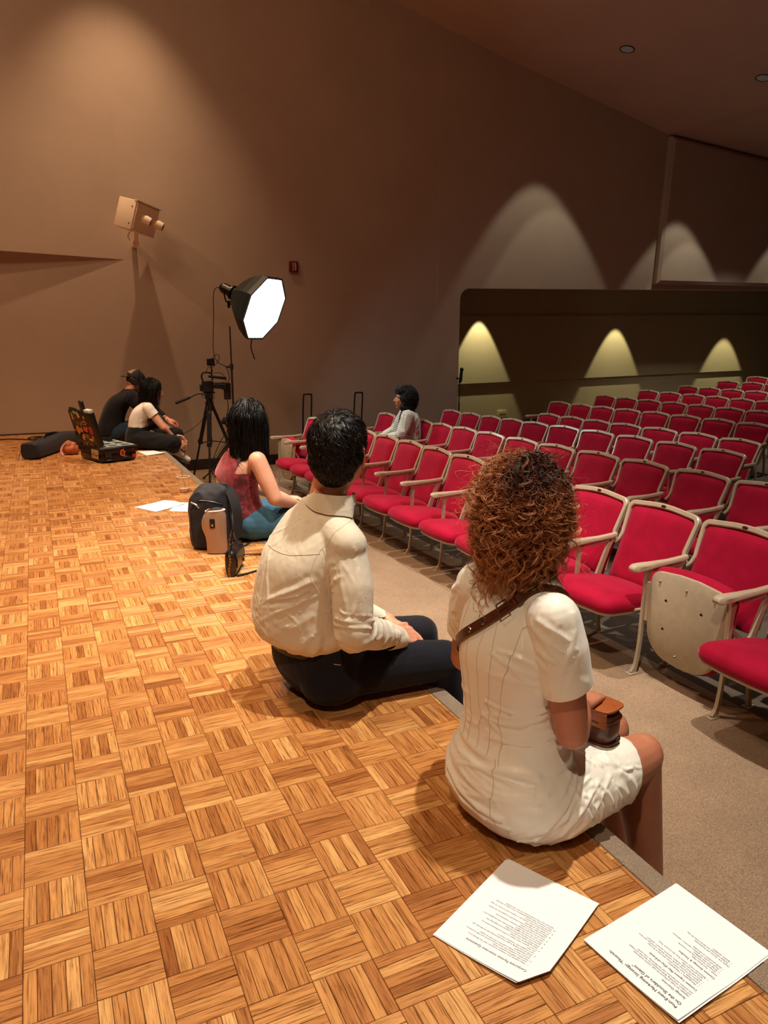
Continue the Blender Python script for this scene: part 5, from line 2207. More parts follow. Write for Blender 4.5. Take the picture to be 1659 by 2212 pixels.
b = MB()
b.ell((0, -0.014, 0.042), 0.083, 0.101, 0.088, 24, 16, HM3)
chain(b, [HC3 + V((-0.03, -0.03, 0.02)), HC3 + V((-0.035, -0.02, -0.12)), HC3 + V((-0.05, 0.0, -0.17))], [0.078, 0.066, 0.040], 18)
me = remesh(b, 0.006, 4)
hb_ = put(me, 'hair', mat('hair_black_core', (10, 10, 12), 0.4), red)
long_hair('long_hair', HM3, 4200, hb_, m_hair_blk, 0.33, zmin=-0.3, front=0.35)
b = MB()
for pts in ([HC3 + V((-0.07, 0.02, -0.06)), Rn(-0.13, -0.05, 0.50), Rn(-0.17, -0.10, 0.40), Rn(-0.175, -0.11, 0.33)], [HC3 + V((-0.05, -0.06, -0.06)), Rn(0.10, -0.06, 0.49), Rn(0.135, -0.04, 0.43)], [HC3 + V((0.03, -0.06, -0.06)), Rn(0.15, 0.06, 0.48), Rn(0.18, 0.10, 0.38)]):
    for j in range(16):
        o_ = V(rng.normal(size=3)) * 0.010
        P_ = catmull([p + o_ * (0.5 + 0.5 * i) for i, p in enumerate(pts)], 6)
        b.tube(P_, [0.0018 * (1 - 0.6 * i / len(P_)) for i in range(len(P_))], 4)
o = b.build('hair_locks', mat('hair_black_lock', (14, 13, 14), 0.4), hb_)
tag(o, kind='stuff')

# ---------------------------------------------------------------- the girl in the white tee, far end of the stage
m_tee = cloth('tee_white', (226, 218, 206), 0.8, 900, 0.2, amp=0.03)
m_blackcloth = cloth('black_cloth', (20, 19, 22), 0.85, 800, 0.2)
m_hair_dk = mk_hair('hair_deep_brown', [(0.0, (14, 10, 9)), (0.8, (34, 24, 20)), (1.0, (60, 44, 36))], 0.55, 0.25)
f, r = fr(98)


def Gn(x, y, z):
    return V((1.045, 6.62, 0)) + r * x + f * y + UPV * z


shR, shL = V((1.150, 6.47, 0.430)), V((1.175, 6.78, 0.430))
elR, wrR = V((1.285, 6.42, 0.225)), V((1.425, 6.50, 0.055))
elL, wrL = V((1.33, 6.82, 0.22)), V((1.45, 6.74, 0.090))
hipR, hipL = V((1.06, 6.52, 0.105)), V((1.06, 6.72, 0.105))
knR, knL = V((1.36, 6.28, 0.085)), V((1.48, 6.80, 0.10))
anR, anL = V((1.44, 6.60, -0.02)), V((1.50, 6.82, -0.36))
b = MB()
keys = [(Gn(0, 0.0, 0.05), 0.150, 0.11), (Gn(0, 0.0, 0.14), 0.148, 0.11), (Gn(0, 0.015, 0.23), 0.125, 0.095), (Gn(0, 0.035, 0.32), 0.130, 0.098), (Gn(0, 0.07, 0.40), 0.142, 0.095), (Gn(0, 0.11, 0.465), 0.130, 0.070), (Gn(0, 0.135, 0.50), 0.065, 0.050)]
trunk(b, [(c, a, d, r, f) for c, a, d in smoothrings(keys)])
HC4 = V((1.225, 6.61, 0.600))
HM4 = head_matrix(HC4, 92, -12, 0, 0.98)
head(b, HM4, 0.9, 1.2)
chain(b, [Gn(0, 0.12, 0.47), Gn(0, 0.145, 0.53), HC4 + V((-0.01, 0, -0.04))], [0.052, 0.046, 0.048])
for s_, e_, w_ in ((shR, elR, wrR), (shL, elL, wrL)):
    chain(b, [s_, e_, (e_ + w_) / 2, w_], [0.046, 0.036, 0.034, 0.024])
hand(b, wrR, (0.75, 0.15, -0.62), (0.2, 0.8, -0.3), ts=1, curl=0.5, k=0.95)
hand(b, wrL, (0.8, -0.25, -0.5), (-0.2, -0.8, -0.3), ts=-1, curl=0.5, k=0.95)
chain(b, [hipR, knR, anR], [0.075, 0.055, 0.036])
chain(b, [hipL, knL, anL], [0.075, 0.055, 0.036])
foot(b, anR, (0.85, -0.02, -0.45), 0.92, up=(0.45, 0, 0.85))
foot(b, anL, (1, 0, 0), 0.92)
me = remesh(b, 0.0065, 3)
for v in me.vertices:
    if v.co.x < LIPX and v.co.z < 0.004:
        v.co.z = 0.004
girl = put(me, 'person', m_skin3, None)
tag(girl, 'woman with glasses, white tee and black trousers, reaching for her white shoe', 'person')
face_bits(HM4, girl, m_eye, m_iris, m_browk, m_lip)
b = MB()
for sx in (-1, 1):
    b.tube([HM4 @ V((sx * 0.031 + 0.024 * math.cos(a), 0.100, 0.006 + 0.019 * math.sin(a))) for a in [2 * PI * k / 20 for k in range(20)]], 0.0018, 6, closed=True)
    b.tube([HM4 @ V((sx * 0.055, 0.098, 0.010)), HM4 @ V((sx * 0.074, 0.04, 0.010)), HM4 @ V((sx * 0.078, -0.01, 0.006))], 0.0016, 6)
b.tube([HM4 @ V((-0.007, 0.102, 0.010)), HM4 @ V((0.007, 0.102, 0.010))], 0.0016, 6)
b.build('glasses', m_silver, girl)
b = MB()
keys = [(Gn(0, 0.01, 0.215), 0.132, 0.102), (Gn(0, 0.022, 0.27), 0.134, 0.106), (Gn(0, 0.04, 0.33), 0.140, 0.108), (Gn(0, 0.072, 0.40), 0.150, 0.104), (Gn(0, 0.108, 0.455), 0.140, 0.080), (Gn(0, 0.125, 0.492), 0.085, 0.062)]
trunk(b, [(c, a, d, r, f) for c, a, d in smoothrings(keys)])
for s_, e_ in ((shR, elR), (shL, elL)):
    chain(b, [s_, s_ * 0.60 + e_ * 0.40], [0.058, 0.056], 16)
me = remesh(b, 0.0065, 5)
displace(me, lambda P, N: 0.004 * folds(P, (0.8, 0.2, 0.5), 22, 0.3, 71) * np.clip(near_w(P, (1.17, 6.48, 0.33), 0.2) * 1.5, 0.15, 1))
for s_, e_ in ((shR, elR), (shL, elL)):
    cut(me, s_ * 0.62 + e_ * 0.38, e_ - s_, 0.075)
cut(me, Gn(0, 0, 0.228), (0, 0, -1))
put(me, 'tee_shirt', m_tee, girl)
b = MB()
keys = [(Gn(0, 0.0, 0.014), 0.12, 0.09), (Gn(0, 0.0, 0.04), 0.160, 0.125), (Gn(0, 0.0, 0.10), 0.168, 0.130), (Gn(0, 0.0, 0.17), 0.150, 0.115), (Gn(0, 0.012, 0.232), 0.135, 0.104)]
trunk(b, [(c, a, d, r, f) for c, a, d in smoothrings(keys)])
chain(b, [hipR, knR, anR + V((-0.04, -0.02, 0.0))], [0.095, 0.076, 0.056], 16)
chain(b, [hipL, knL, anL], [0.095, 0.076, 0.056], 16)
me = remesh(b, 0.008, 4)
displace(me, lambda P, N: 0.005 * folds(P, (0.8, -0.5, 0.2), 16, 0.3, 73))
for v in me.vertices:
    if v.co.x < LIPX and v.co.z < 0.003:
        v.co.z = 0.003
put(me, 'trousers', m_blackcloth, girl)
shoes(girl, [anR + V((0.0, 0.0, 0.0))], [(0.88, -0.02, -0.46)], m_white_shoe, up=(0.46, 0.0, 0.88))
shoes(girl, [anL], [(1, 0, 0)], m_white_shoe)
b = MB()
for k in range(4):
    q = anR + V((0.88, -0.02, -0.46)) * (0.02 + 0.022 * k) + V((0.46, 0, 0.88)) * (-0.022)
    b.tube([q + V((0, -0.026, -0.004)), q + V((0.004, 0, 0.010)), q + V((0, 0.026, -0.004))], 0.0028, 5)
b.tube([anR + V((0.05, -0.01, -0.02)), anR + V((0.07, -0.025, 0.005)), anR + V((0.085, -0.01, -0.02)), anR + V((0.06, -0.005, -0.03))], 0.0022, 5)
b.build('shoe_laces', m_white_shoe, girl)
b = MB()
b.rbox(-0.022, 0.022, -0.002, 0.002, -0.035, 0.035, 0.0015, 1, Matrix.Translation(V((1.165, 6.455, 0.165))) @ Matrix.Rotation(0.1, 4, 'Z') @ Matrix.Rotation(0.3, 4, 'Y'))
o = b.build('badge', mat('badge_card', (150, 132, 118), 0.5), girl)
b = MB()
b.ell((0, -0.012, 0.040), 0.082, 0.100, 0.088, 24, 16, HM4)
chain(b, [HC4 + V((-0.04, 0, 0.03)), HC4 + V((-0.055, -0.01, -0.10)), HC4 + V((-0.10, -0.01, -0.24)), HC4 + V((-0.13, 0, -0.32))], [0.075, 0.060, 0.050, 0.02], 16)
me = remesh(b, 0.007, 4)
h4 = put(me, 'hair', mat('hair_brown_core', (20, 14, 12), 0.5), girl)
long_hair('long_hair', HM4, 3000, h4, m_hair_dk, 0.40, seed=12, zmin=-0.3, front=0.30, wid=0.002, hug_r=0.070, wav=0.006)

# ---------------------------------------------------------------- the hunched man in black with a cap
f, r = fr(95)


def Bn(x, y, z):
    return V((0.86, 7.22, 0)) + r * x + f * y + UPV * z


shR, shL = V((1.055, 7.03, 0.500)), V((1.09, 7.40, 0.500))
elR, wrR = V((1.24, 6.98, 0.28)), V((1.42, 7.12, 0.22))
elL, wrL = V((1.34, 7.36, 0.30)), V((1.44, 7.20, 0.235))
hipR, hipL = V((0.90, 7.10, 0.105)), V((0.90, 7.34, 0.105))
knR, knL = V((1.30, 6.98, 0.24)), V((1.36, 7.36, 0.16))
anR, anL = V((1.42, 7.06, -0.12)), V((1.46, 7.36, -0.30))
HC5 = V((1.130, 7.20, 0.655))
HM5 = head_matrix(HC5, 92, -22, 0, 1.0)
b = MB()
keys = [(Bn(0, 0.0, 0.05), 0.165, 0.12), (Bn(0, -0.02, 0.15), 0.165, 0.12), (Bn(0, 0.0, 0.27), 0.158, 0.115), (Bn(0, 0.045, 0.38), 0.168, 0.115), (Bn(0, 0.12, 0.48), 0.175, 0.105), (Bn(0, 0.19, 0.545), 0.14, 0.080), (Bn(0, 0.22, 0.575), 0.07, 0.06)]
trunk(b, [(c, a, d, r, f) for c, a, d in smoothrings(keys)])
head(b, HM5)
chain(b, [Bn(0, 0.19, 0.54), HC5 + V((-0.02, 0, -0.04))], [0.060, 0.056])
for s_, e_, w_ in ((shR, elR, wrR), (shL, elL, wrL)):
    chain(b, [s_, e_, w_], [0.056, 0.042, 0.030])
hand(b, wrR, (0.85, 0.15, -0.4), (0, 0.4, -0.8), ts=1, curl=0.5)
hand(b, wrL, (0.9, -0.2, -0.4), (0, -0.4, -0.8), ts=-1, curl=0.5)
for h_, k_, a_ in ((hipR, knR, anR), (hipL, knL, anL)):
    chain(b, [h_, k_, a_], [0.080, 0.055, 0.038])
foot(b, anR, (1, -0.1, 0))
foot(b, anL, (1, 0, 0))
me = remesh(b, 0.007, 3)
for v in me.vertices:
    if v.co.x < LIPX and v.co.z < 0.004:
        v.co.z = 0.004
mb = put(me, 'person', m_skin1, None)
tag(mb, 'hunched man in a black top, jeans and a backwards cap', 'person')
face_bits(HM5, mb, m_eye, m_iris, m_browk, m_lip)
b = MB()
keys = [(Bn(0, -0.02, 0.09), 0.172, 0.135), (Bn(0, -0.025, 0.17), 0.176, 0.138), (Bn(0, -0.005, 0.27), 0.170, 0.130), (Bn(0, 0.045, 0.38), 0.178, 0.128), (Bn(0, 0.115, 0.475), 0.186, 0.128), (Bn(0, 0.18, 0.54), 0.145, 0.092), (Bn(0, 0.215, 0.580), 0.080, 0.068)]
trunk(b, [(c, a, d, r, f) for c, a, d in smoothrings(keys)])
for s_, e_, w_ in ((shR, elR, wrR), (shL, elL, wrL)):
    chain(b, [s_, e_, e_ * 0.35 + w_ * 0.65], [0.076, 0.060, 0.044], 16)
me = remesh(b, 0.008, 4)
displace(me, lambda P, N: 0.004 + 0.004 * folds(P, (0.5, 0.3, 0.8), 14, 0.3, 81))
put(me, 'black_top', cloth('black_jersey', (22, 21, 26), 0.85, 800, 0.2), mb)
b = MB()
keys = [(Bn(0, 0.0, 0.014), 0.13, 0.10), (Bn(0, 0.0, 0.05), 0.178, 0.14), (Bn(0, 0.0, 0.12), 0.172, 0.135)]
trunk(b, [(c, a, d, r, f) for c, a, d in smoothrings(keys)])
for h_, k_, a_ in ((hipR, knR, anR), (hipL, knL, anL)):
    chain(b, [h_ + V((0, 0, 0.005)), k_], [0.100, 0.078], 16)
    chain(b, [k_, a_], [0.075, 0.060], 16)
me = remesh(b, 0.009, 4)
for v in me.vertices:
    if v.co.x < LIPX and v.co.z < 0.003:
        v.co.z = 0.003
put(me, 'jeans', m_jean2, mb)
shoes(mb, [anR, anL], [(1, -0.1, 0), (1, 0, 0)], m_shoe_blk)
b = MB()
ax = (wrL - elL).normalized()
u1 = ax.cross(UPV).normalized()
u2 = ax.cross(u1)
b.tube([wrL - ax * 0.01 + (u1 * math.cos(a) + u2 * math.sin(a)) * 0.032 for a in [2 * PI * k / 20 for k in range(20)]], 0.005, 6, closed=True)
b.build('watch', m_silver, mb)
b = MB()
b.ell((0, -0.014, 0.020), 0.078, 0.095, 0.080, 20, 12, HM5)
me = remesh(b, 0.006, 3)
put(me, 'hair', mat('hair_short_dark', (22, 17, 15), 0.6), mb)
# cap: crown in two tones, strap gap and brim to the front
b = MB()
rg = []
for k in range(9):
    th = PI / 2 * k / 8
    rg.append([HM5 @ V((0.083 * math.cos(th) * math.cos(a), -0.012 + 0.103 * math.cos(th) * math.sin(a), 0.050 + 0.085 * math.sin(th))) for a in [2 * PI * j / 28 for j in range(28)]])
b.loft(rg)
cp_ = b.build('cap', mat('cap_black', (18, 18, 20), 0.8), mb)
b = MB()
rg = []
for k in range(6):
    th = PI / 2 * (0.2 + k / 8)
    rg.append([HM5 @ V((0.0845 * math.cos(th) * math.cos(a), -0.012 + 0.1045 * math.cos(th) * math.sin(a), 0.050 + 0.0865 * math.sin(th))) for a in [math.radians(-95 + 55 * j / 8) for j in range(9)]])
b.loft(rg, cap=False, closed=False)
b.build('cap_panel', mat('cap_mesh_tan', (150, 128, 110), 0.85), cp_)
b = MB()
rg = []
for y_, z_ in ((-0.09, 0.040), (-0.15, 0.018), (-0.17, 0.008)):
    rg.append([HM5 @ V((x_, y_ + 0.35 * abs(x_) ** 1.2, z_ + 0.002 * s_)) for x_, s_ in ((-0.06, 0), (-0.03, 1), (0, 1), (0.03, 1), (0.06, 0), (0.06, -2), (0, -1), (-0.06, -2))])
b.loft(rg)
b.build('cap_brim', m_blackr, cp_)
# headset over the cap
b = MB()
b.tube([HM5 @ V((0.094 * math.cos(a), -0.006, 0.010 + 0.135 * math.sin(a))) for a in [PI * k / 20 for k in range(21)]], 0.007, 8)
for sx in (-1, 1):
    b.tube([HM5 @ V((sx * 0.078, -0.006, 0.0)), HM5 @ V((sx * 0.106, -0.006, 0.0))], [0.038, 0.034], 16)
hs = b.build('headset', m_blackr, None)
tag(hs, 'black over-ear headphones worn on the cap of the hunched man', 'headphones')

# ---------------------------------------------------------------- the woman with the round afro among the seats
f, r = fr(292)


def An(x, y, z):
    return V((3.98, 6.10, -0.12)) + r * x + f * y + UPV * z


def mk_stripe():
    M = NT('striped_shirt')
    tc = M.n('ShaderNodeTexCoord')
    w = M.n('ShaderNodeTexWave', wave_type='BANDS', bands_direction='DIAGONAL')
    w.inputs['Scale'].default_value = 26
    w.inputs['Distortion'].default_value = 1.5
    M.l(tc.outputs['Object'], w.inputs['Vector'])
    rr = M.ramp(w.outputs['Fac'], [(0.30, s2l((96, 110, 128))), (0.45, s2l((206, 208, 200))), (0.80, s2l((226, 224, 210)))])
    M.l(rr.outputs[0], M.b.inputs['Base Color'])
    M.b.inputs['Roughness'].default_value = 0.8
    return M.m


shR, shL = An(0.165, 0.02, 0.400), An(-0.165, 0.02, 0.400)
elR, wrR = An(0.215, 0.14, 0.19), An(0.08, 0.36, 0.10)
elL, wrL = An(-0.235, 0.10, 0.19), An(-0.10, 0.34, 0.115)
b = MB()
keys = [(An(0, 0.0, 0.0), 0.15, 0.11), (An(0, 0.0, 0.12), 0.135, 0.10), (An(0, 0.0, 0.24), 0.135, 0.10), (An(0, 0.0, 0.34), 0.150, 0.10), (An(0, 0.005, 0.41), 0.145, 0.075), (An(0, 0.01, 0.45), 0.07, 0.055), (An(0, 0.02, 0.50), 0.05, 0.05)]
trunk(b, [(c, a, d, r, f) for c, a, d in smoothrings(keys)])
HC6 = An(0.005, 0.055, 0.575)
HM6 = head_matrix(HC6, 292, 2, 0, 1.0)
head(b, HM6, 0.9, 0.8)
chain(b, [An(0, 0.01, 0.43), HC6 + V((0, 0, -0.05))], [0.052, 0.050])
for s_, e_, w_ in ((shR, elR, wrR), (shL, elL, wrL)):
    chain(b, [s_, e_, w_], [0.045, 0.036, 0.025])
hand(b, wrR, f * 0.6 - r * 0.7, (0, 0, -1), ts=1, curl=0.35, k=0.9)
hand(b, wrL, f * 0.5 + r * 0.7, (0, 0, -1), ts=-1, curl=0.35, k=0.9)
kR, kL = An(0.11, 0.42, 0.02), An(-0.10, 0.42, 0.02)
aR, aL = V((3.66, 5.92, row_floor(2) + 0.10)), V((3.60, 6.12, row_floor(2) + 0.10))
for h_, k_, a_ in ((An(0.09, 0, 0.02), kR, aR), (An(-0.09, 0, 0.02), kL, aL)):
    chain(b, [h_, k_, a_], [0.075, 0.052, 0.035])
foot(b, aR, f, 0.9)
foot(b, aL, f, 0.9)
me = remesh(b, 0.0065, 3)
afro = put(me, 'person', m_skin4, None)
tag(afro, 'woman with a round black afro and striped open shirt seated among the red seats', 'person')
face_bits(HM6, afro, m_eye, m_iris, m_browk, m_lip)
shoes(afro, [aR, aL], [f, f], m_shoe_blk)
b = MB()
keys = [(An(0, 0.0, 0.02), 0.152, 0.115), (An(0, 0.0, 0.12), 0.142, 0.108), (An(0, 0.0, 0.24), 0.140, 0.107), (An(0, 0.0, 0.33), 0.143, 0.108), (An(0, 0.0, 0.37), 0.12, 0.098)]
trunk(b, [(c, a, d, r, f) for c, a, d in smoothrings(keys)])
me = remesh(b, 0.007, 3)
put(me, 'black_vest', m_blackcloth, afro)
b = MB()
for h_, k_, a_ in ((An(0.09, 0, 0.02), kR, aR), (An(-0.09, 0, 0.02), kL, aL)):
    chain(b, [h_, k_, a_ + V((0, 0, 0.02))], [0.088, 0.066, 0.052])
me = remesh(b, 0.009, 3)
put(me, 'trousers', m_jean2, afro)
b = MB()
keys = [(An(0, -0.01, 0.02), 0.170, 0.130), (An(0, -0.012, 0.12), 0.166, 0.126), (An(0, -0.015, 0.24), 0.164, 0.124), (An(0, -0.012, 0.34), 0.172, 0.118), (An(0, -0.005, 0.41), 0.158, 0.092), (An(0, 0.0, 0.45), 0.085, 0.070)]
trunk(b, [(c, a, d, r, f) for c, a, d in smoothrings(keys)])
for s_, e_, w_ in ((shR, elR, wrR), (shL, elL, wrL)):
    chain(b, [s_, e_, e_ * 0.15 + w_ * 0.85], [0.068, 0.060, 0.046], 16)
me = remesh(b, 0.007, 4)
displace(me, lambda P, N: 0.008 * folds(P, (0.3, 0.4, 0.8), 18, 0.3, 91))
bm = bmesh.new()
bm.from_mesh(me)
o0 = An(0, 0, 0)
kill = [fc for fc in bm.faces if (lambda p: abs(p.dot(r)) < 0.055 + 0.01 * math.sin(p.z * 20) and p.dot(f) > 0.045)(fc.calc_center_median() - o0)]
bmesh.ops.delete(bm, geom=kill, context='FACES')
bm.to_mesh(me)
bm.free()
o = put(me, 'open_shirt', mk_stripe(), afro)
sm = o.modifiers.new('t', 'SOLIDIFY')
sm.thickness = 0.004
b = MB()
b.ell((0, -0.045, 0.030), 0.120, 0.115, 0.125, 24, 16, HM6)
b.ell((0, -0.050, -0.070), 0.115, 0.095, 0.085, 20, 14, HM6)
b.ell((0, 0.030, 0.100), 0.085, 0.070, 0.050, 20, 12, HM6)
me = remesh(b, 0.008, 3)
displace(me, lambda P, N: 0.012 * vnoise(P * 40, 8) + 0.006 * vnoise(P * 95, 9))
h6 = put(me, 'hair', mat('afro_core', (8, 8, 10), 0.9, bscale=300, bstr=0.8, bdist=0.004), afro)
n = 2600
g = np.random.default_rng(21)
d = g.normal(size=(n, 3))
d /= np.linalg.norm(d, axis=1, keepdims=True)
t = np.linspace(0, 1, 10)
cen = np.array([0, -0.048, 0.005])
kp = ~((d[:, 1] > 0.45) & (d[:, 2] < 0.45))
d = d[kp]
n = len(d)
rt = cen + d * np.array([0.105, 0.100, 0.130])
a = g.random((n, 1)) * 6.28 + t[None, :] * 16
e1 = np.cross(d, g.normal(size=(n, 3)))
e1 /= np.linalg.norm(e1, axis=1, keepdims=True)
e2 = np.cross(d, e1)
P = rt[:, None, :] + d[:, None, :] * (t * 0.034)[None, :, None] + 0.007 * (e1[:, None, :] * np.cos(a)[:, :, None] + e2[:, None, :] * np.sin(a)[:, :, None])
R3 = np.array(HM6.to_3x3())
ribbons('afro_curls', P @ R3.T + np.array(HM6.translation), 0.0022, mk_hair('hair_afro', [(0, (8, 8, 10)), (1, (22, 20, 22))], 0.6, 0.3), h6, g.random(n))

# ---------------------------------------------------------------- softbox lamp on its stand
def mk_emit(name, c, s):
    M = NT(name)
    M.b.inputs['Base Color'].default_value = (0.9, 0.9, 0.9, 1)
    M.b.inputs['Emission Color'].default_value = c + (1,)
    M.b.inputs['Emission Strength'].default_value = s
    return M.m


m_glow = mk_emit('softbox_diffuser', (0.90, 1.0, 0.98), 17.0)
m_teal = mat('softbox_shell', (18, 34, 38), 0.55)
lamp = empty('studio_softbox', (2.28, 7.40, FLZ))
tag(lamp, 'lit octagonal softbox lamp on a tall slim stand by the side wall', 'studio light')
nrm_ = V((0.60, -0.68, -0.40)).normalized()
hub = V((2.330, 7.36, 1.64))
fc_ = hub + nrm_ * 0.42
sx_ = nrm_.cross(UPV).normalized()
sy_ = sx_.cross(nrm_).normalized()
RR = 0.40


def octo(c, rad, n=8, rot=PI / 8):
    return [c + (sx_ * math.cos(rot + 2 * PI * k / n) + sy_ * math.sin(rot + 2 * PI * k / n)) * rad for k in range(n)]


b = MB()
rg = []
for q, rad in ((0.0, 0.07), (0.08, 0.17), (0.18, 0.27), (0.28, 0.345), (0.38, 0.392), (0.42, 0.40), (0.445, 0.402)):
    rg.append(octo(hub + nrm_ * q, rad))
b.loft(rg, cap=False)
b.loft([octo(hub, 0.07), octo(hub - nrm_ * 0.03, 0.065), octo(hub - nrm_ * 0.03, 0.01)], cap=False)
sb = b.build('softbox_shell', m_teal, lamp, smooth=False)
sm = sb.modifiers.new('t', 'SOLIDIFY')
sm.thickness = 0.004
b = MB()
b.loft([octo(fc_ - nrm_ * 0.004, 0.392), octo(fc_, 0.392)])
b.build('diffuser', m_glow, lamp, smooth=False)
b = MB()
rg = [octo(fc_ + nrm_ * 0.022, 0.402), octo(fc_ + nrm_ * 0.026, 0.404), octo(fc_ + nrm_ * 0.026, 0.380), octo(fc_ + nrm_ * 0.002, 0.380)]
b.loft(rg, cap=False)
b.build('grey_rim', mat('grey_rim', (96, 112, 118), 0.6), lamp, smooth=False)
b = MB()
b.tube([hub - nrm_ * 0.20, hub - nrm_ * 0.17, hub - nrm_ * 0.165, hub - nrm_ * 0.02], [0.045, 0.055, 0.062, 0.062], 20)
b.tube([hub - nrm_ * 0.04, hub - nrm_ * 0.02], [0.085, 0.085], 20)
b.build('lamp_head', m_black, lamp)
b = MB()
pv = hub - nrm_ * 0.10
for s_ in (-1, 1):
    b.tube([pv + sx_ * 0.075 * s_, pv + sx_ * 0.08 * s_ - UPV * 0.06, pv + sx_ * 0.05 * s_ - UPV * 0.13, pv - UPV * 0.135], 0.009, 6)
b.tube([pv - UPV * 0.12, pv - UPV * 0.20], [0.020, 0.016], 12)
b.tube([pv - UPV * 0.155, pv - UPV * 0.155 + V((0.06, -0.02, 0))], [0.009, 0.012], 8)
b.build('yoke', m_black, lamp)
px_, py_ = pv.x, pv.y
m_pole = mat('stand_pole', (84, 74, 68), 0.35, metal=0.7)
b = MB()
b.tube([(px_, py_, 1.27), (px_, py_, 0.80)], 0.009, 12)
b.tube([(px_, py_, 0.82), (px_, py_, 0.16)], 0.013, 12)
b.tube([(px_, py_, 0.20), (px_, py_, -0.48)], 0.016, 12)
b.build('pole', m_pole, lamp)
for z_ in (0.80, 0.18):
    b = MB()
    b.tube([(px_, py_, z_ - 0.035), (px_, py_, z_ + 0.035)], 0.022, 12)
    b.tube([(px_, py_, z_), (px_ - 0.06, py_ - 0.01, z_)], [0.008, 0.014], 8)
    b.build('clamp', m_pole, lamp)
for k in range(3):
    a = 0.5 + 2 * PI * k / 3
    b = MB()
    b.tube([(px_ + 0.02 * math.cos(a), py_ + 0.02 * math.sin(a), -0.22), (px_ + 0.42 * math.cos(a), py_ + 0.42 * math.sin(a), -0.565)], 0.010, 8)
    b.tube([(px_ + 0.02 * math.cos(a), py_ + 0.02 * math.sin(a), -0.46), (px_ + 0.22 * math.cos(a), py_ + 0.22 * math.sin(a), -0.40)], 0.006, 6)
    b.tube([(px_ + 0.42 * math.cos(a), py_ + 0.42 * math.sin(a), -0.579), (px_ + 0.42 * math.cos(a), py_ + 0.42 * math.sin(a), -0.555)], 0.016, 8)
    b.build('leg', m_pole, lamp)
b = MB()
q0 = hub - nrm_ * 0.20
b.tube(catmull([q0, q0 + V((-0.09, 0.0, -0.05)), q0 + V((-0.11, 0.0, -0.35)), (2.06, 7.42, 1.0), (2.10, 7.40, 0.86), (2.19, 7.38, 0.80), (2.22, 7.36, 0.68), (2.195, 7.34, 0.615)], 8), 0.0045, 6)
b.tube(catmull([(2.18, 7.34, 0.42), (2.185, 7.34, 0.32), (2.16, 7.34, 0.20), (2.20, 7.35, 0.10), (2.05, 7.30, -0.10), (1.95, 7.35, -0.40), (2.1, 7.5, -0.565), (2.6, 8.0, -0.570)], 8), 0.0045, 6)
b.build('cable', m_blackr, lamp)
b = MB()
b.rbox(2.145, 2.225, 7.325, 7.365, 0.42, 0.615, 0.006, 2)
b.build('power_brick', m_black, lamp)
b = MB()
o_ = octo(hub + nrm_ * 0.30, 0.36)
o_ = min(o_, key=lambda p: p.z)
b.tube(catmull([o_, o_ + V((-0.02, 0, -0.10)), o_ + V((-0.03, 0, -0.20)), o_ + V((0.01, 0, -0.33))], 6), [0.004] * 19, 4, sq=(2.2, 0.5))
b.build('strap', m_blackr, lamp)
settle(lamp)

# ---------------------------------------------------------------- video camera on its tripod
cx, cy = 1.96, 7.32
trp = empty('camera_tripod', (cx, cy, FLZ))
tag(trp, 'black video tripod with pan handle standing below the softbox', 'tripod')
top = V((cx, cy, 0.36))
for k, (fx, fy) in enumerate(((1.77, 7.60), (1.86, 7.05), (2.36, 7.42))):
    ft = V((fx, fy, -0.565))
    a0 = top + (V((fx, fy, 0.36)) - top).normalized() * 0.035
    mid = a0 * 0.52 + ft * 0.48
    b = MB()
    s_ = (ft - a0).cross(UPV).normalized()
    for w_ in (-0.016, 0.016):
        b.tube([a0 + s_ * w_, mid + s_ * w_], 0.012, 8)
    b.tube([a0 * 0.9 + ft * 0.1, ft], 0.0125, 8)
    b.rbox(-0.026, 0.026, -0.014, 0.014, -0.03, 0.03, 0.004, 1, Matrix.Translation(mid))
    b.tube([ft, ft - UPV * 0.014], [0.014, 0.016], 10)
    b.tube([mid, mid + V((-0.03, -0.02, 0))], [0.006, 0.010], 8)
    b.build('leg', m_black, trp)
b = MB()
for k, (fx, fy) in enumerate(((1.77, 7.60), (1.86, 7.05), (2.36, 7.42))):
    ft = V((fx, fy, -0.565))
    b.tube([(cx, cy, -0.06), top * 0.50 + ft * 0.50], 0.006, 6)
b.tube([(cx, cy, -0.10), (cx, cy, -0.02)], 0.012, 8)
b.build('spreader', m_black, trp)
b = MB()
b.tube([(cx, cy, 0.30), (cx, cy, 0.40)], [0.050, 0.050], 16)
b.tube([(cx, cy, 0.40), (cx, cy, 0.44)], [0.040, 0.034], 16)
b.rbox(cx - 0.045, cx + 0.045, cy - 0.03, cy + 0.03, 0.43, 0.50, 0.010, 2)
b.tube([(cx, cy - 0.05, 0.475), (cx, cy + 0.05, 0.475)], [0.030, 0.030], 14)
b.rbox(cx - 0.06, cx + 0.07, cy - 0.028, cy + 0.028, 0.50, 0.518, 0.004, 1)
b.build('fluid_head', m_black, trp)
b = MB()
b.tube(catmull([(cx - 0.03, cy - 0.04, 0.485), (cx - 0.13, cy - 0.04, 0.500), (cx - 0.22, cy - 0.04, 0.465)], 5), 0.007, 8)
b.tube([(cx - 0.22, cy - 0.04, 0.465), (cx - 0.235, cy - 0.04, 0.460), (cx - 0.39, cy - 0.04, 0.405), (cx - 0.40, cy - 0.04, 0.402)], [0.010, 0.0155, 0.0165, 0.012], 10)
b.build('pan_handle', m_blackr, trp)
settle(trp)
vc = empty('video_camera', (cx, cy, 0.52))
tag(vc, 'black video camera with top microphone mounted on the tripod', 'camera')
b = MB()
b.rbox(cx - 0.075, cx + 0.055, cy - 0.04, cy + 0.04, 0.52, 0.645, 0.012, 2)
